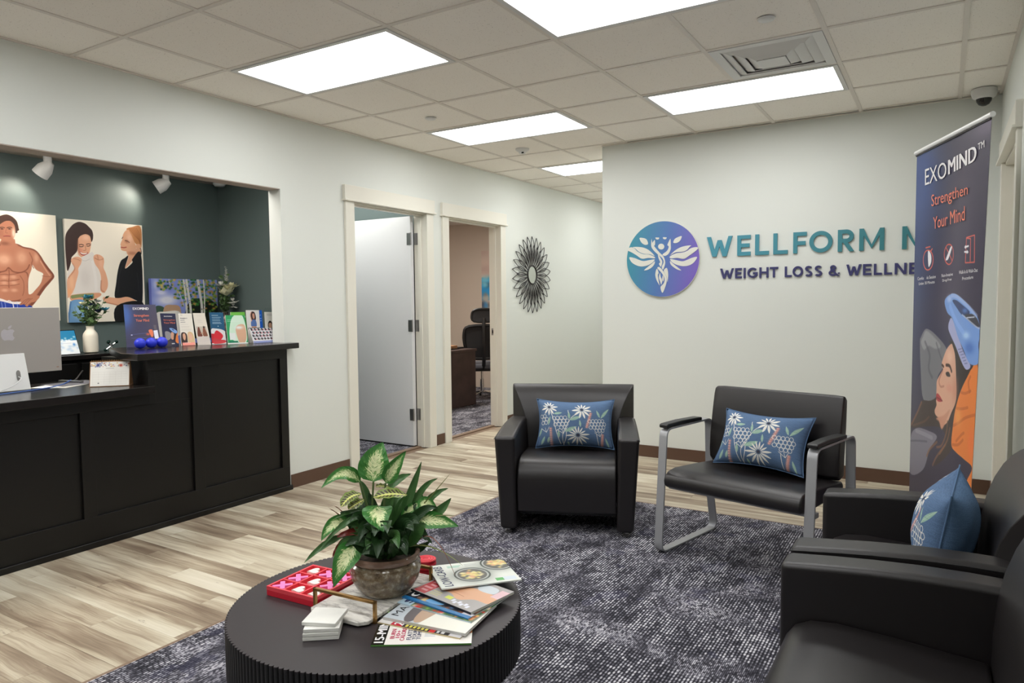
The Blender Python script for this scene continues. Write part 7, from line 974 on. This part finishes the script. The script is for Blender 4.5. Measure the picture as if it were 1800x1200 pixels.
# ---- the planter
PX = Vector((2.105, -1.075, ZTB+.0162))
t = thing('potted_plant', 'leafy mixed plant in a glazed brown pot on marble tray', 'plant', PX)
MB().lathe([(.0, 0), (.066, 0), (.072, .004), (.09, .022), (.106, .05), (.112, .078), (.110, .098), (.101, .106)], 48, caps=False).build('pot', M['pot'], t, smooth=True)
MB().lathe([(.101, .106), (.106, .109), (.110, .116), (.109, .126), (.102, .130), (.095, .126), (.094, .10)], 48, caps=False).build('pot_rim', M['pot_rim'], t, smooth=True)
MB().lathe([(.0, .108), (.05, .112), (.096, .104)], 32, caps=False).build('soil', M['soil'], t, smooth=True)
def leaf(kind, B, Mi, Tp, W):
    B, Mi, Tp = Vector(B)-PX, Vector(Mi)-PX, Vector(Tp)-PX; Cc = Mi*2-(B+Tp)*.5; rg = random.Random(int(abs(B.x*7919+Tp.z*3571+Tp.x*977)*1000))
    nu, nv = (6, 14) if kind not in ('grass', 'redgrass') else (2, 12); face = Vector((.62, -.70, .50 if kind != 'prayer' else 1.6)).normalized()
    prof = {'variegated': lambda v: math.sin(PI*min(1, v**.62))**.85, 'prayer': lambda v: math.sin(PI*min(1, max(0, v)))**.55, 'plain': lambda v: math.sin(PI*v**.75)**.8*.96+.04*(1-v), 'dark': lambda v: math.sin(PI*v**.75)**.8}.get(kind, lambda v: (1-v)**.5*.9+.1)
    def fn(u, v):
        p = B*(1-v)**2+Cc*2*v*(1-v)+Tp*v*v; tg = (Cc-B)*(2*(1-v))+(Tp-Cc)*(2*v)
        s = tg.cross(face)
        if s.length < 1e-5: s = Vector((1, 0, 0))
        s.normalize(); nn = s.cross(tg).normalized(); a = 2*u-1; w = W/2*prof(v); edge = .0022*math.sin(v*23+a*2)*abs(a) if kind != 'grass' else 0
        return p+s*(a*w)-nn*(w*.22*(1-abs(a)))+nn*(w*.10*a*a)+nn*edge
    return MB().grid(fn, nu, nv).build('leaf', LEAF[kind], t, smooth=True, sharp=3, recalc=False)
for kd, B, Mi, Tp, W in DATA['leaves']: leaf(kd, B, Mi, Tp, W)
rg = random.Random(21)
for k in range(34):      # the mostly dark-leaved lower foliage all round the pot
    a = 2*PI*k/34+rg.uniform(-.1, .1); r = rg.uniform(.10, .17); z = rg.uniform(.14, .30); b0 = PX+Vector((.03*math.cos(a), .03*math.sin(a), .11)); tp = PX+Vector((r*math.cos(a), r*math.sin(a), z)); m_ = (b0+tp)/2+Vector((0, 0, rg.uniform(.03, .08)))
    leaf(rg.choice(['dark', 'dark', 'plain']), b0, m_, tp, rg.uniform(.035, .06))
for S_ in DATA['stems']:
    b = MB().tube([tuple(p) for p in crom([Vector(q)-PX for q in S_], False, 4)], .0032, 7); b.build('stem', M['stem'], t, smooth=True)

# ================================================================== office seen through the second door
t = thing('office_desk', 'dark wood office desk seen through the second doorway', 'desk', (-1.68, 4.98, 0), -.05)
box('front_panel', M['office_wood'], (-.03, -1.3, .012), (0, 0, .715), t, bevel=.002); box('end_panel', M['office_wood'], (-.72, -.03, .0), (-.031, 0, .715), t, bevel=.002); box('desk_top', M['office_wood'], (-.75, -1.32, .716), (.015, .015, .748), t, bevel=.003); box('end_panel', M['office_wood'], (-.72, -1.3, .0), (-.031, -1.27, .715), t, bevel=.002)
t = thing('paper_tray', 'dark desk tray with an open folder on the office desk', 'tray', (-1.93, 4.66, .7485)); box('tray', M['dark_plastic'], (-.1, -.14, 0), (.12, .14, .012), t, bevel=.003); box('folder', M['kraft'], (-.08, -.12, .0125), (.10, .12, .05), t, bevel=.002)
t = thing('laptop', 'closed dark laptop on the office desk', 'laptop', (-1.95, 4.95-.14, .7485)); box('body', M['dark_plastic'], (-.1, -.02, 0), (.1, .15, .02), t, bevel=.004)
t = thing('office_chair', 'black mesh office chair with headrest behind the office desk', 'office chair', (-1.93, 5.50, 0), .70)
b = MB()
for k in range(5):
    a = 2*PI*k/5+.3; MB().tube([(.03*math.cos(a), .03*math.sin(a), .10), (.3*math.cos(a), .3*math.sin(a), .075)], .018, 8).build('base_arm', M['chrome'], t, smooth=True); MB().tube([(.3*math.cos(a)-.012, .3*math.sin(a), .032), (.3*math.cos(a)+.012, .3*math.sin(a), .032)], .03, 14).build('caster', M['dark_plastic'], t, smooth=True)
MB().lathe([(.028, .08), (.028, .28), (.018, .28), (.018, .43)], 16).build('gas_lift', M['chrome'], t, smooth=True)
MB().prism([(-.25, -.24), (.25, -.24), (.27, .1), (.2, .26), (-.2, .26), (-.27, .1)], .44, .52, xyz).build('seat', M['gray_fabric'], t, bevel=.03, seg=3)
box('mechanism', M['dark_plastic'], (-.12, -.14, .40), (.12, .14, .438), t, bevel=.01)
fr = [(-.20, -.22, .60), (-.25, -.25, .74), (-.27, -.27, .92), (-.20, -.29, 1.03), (.20, -.29, 1.03), (.27, -.27, .92), (.25, -.25, .74), (.20, -.22, .60)]
P = [tuple(p) for p in crom(fr, True, 4)]; MB().tube(P, .022, 8, True).build('back_frame', M['dark_plastic'], t, smooth=True); MB().add([(x, y-.004, z) for x, y, z in P], [tuple(range(len(P)))]).build('back_mesh', M['mesh_black'], t)
MB().tube([(0, -.2, .44), (0, -.31, .62), (0, -.32, 1.05), (0, -.30, 1.14)], .026, 8).build('spine', M['dark_plastic'], t, smooth=True)
fr = [(-.13, -.28, 1.10), (-.16, -.28, 1.2), (-.10, -.29, 1.26), (.10, -.29, 1.26), (.16, -.28, 1.2), (.13, -.28, 1.10)]; P = [tuple(p) for p in crom(fr, True, 4)]; MB().tube(P, .016, 8, True).build('headrest_frame', M['dark_plastic'], t, smooth=True); MB().add([(x, y-.004, z) for x, y, z in P], [tuple(range(len(P)))]).build('headrest_mesh', M['mesh_black'], t)
for sg in (-1, 1): MB().tube([(sg*.27, .05, .48), (sg*.30, .02, .58), (sg*.30, -.06, .68)], .018, 8).build('arm_post', M['dark_plastic'], t, smooth=True); box('arm_pad', M['dark_plastic'], (sg*.30-.04, -.14, .68), (sg*.30+.04, .14, .71), t, bevel=.01)
c = Canvas((196, 176, 164), 100, 150); rg = random.Random(2); rect(c, 0, 430, 1000, 800, (40, 140, 196))
for k in range(60): c.blob(rg.uniform(0, 1000), rg.uniform(380, 620), 90, 40, rg.choice([(40, 150, 206), (110, 190, 214), (190, 190, 170), (60, 90, 110)]), .7)
for k in range(60): c.blob(rg.uniform(0, 1000), rg.uniform(720, 1000), 80, 50, rg.choice([(50, 60, 76), (180, 172, 160), (60, 130, 180), (110, 96, 90)]), .7)
for k in range(20): c.blob(rg.uniform(0, 1000), rg.uniform(0, 400), 200, 60, rg.choice([(206, 186, 172), (186, 160, 150)]), .6)
t = thing('abstract_painting', 'tall abstract painting with a bright blue band on office wall', 'painting', (-2.32, 6.597, 1.19)); box('backing', M['board_edge'], (-.31, -.03, 0), (.31, 0, .97), t); MB().quad((-.31, -.0305, .97), (.31, -.0305, .97), (.31, -.0305, 0), (-.31, -.0305, 0)).build('print', c.material('abstract_print', .6), t, recalc=False)
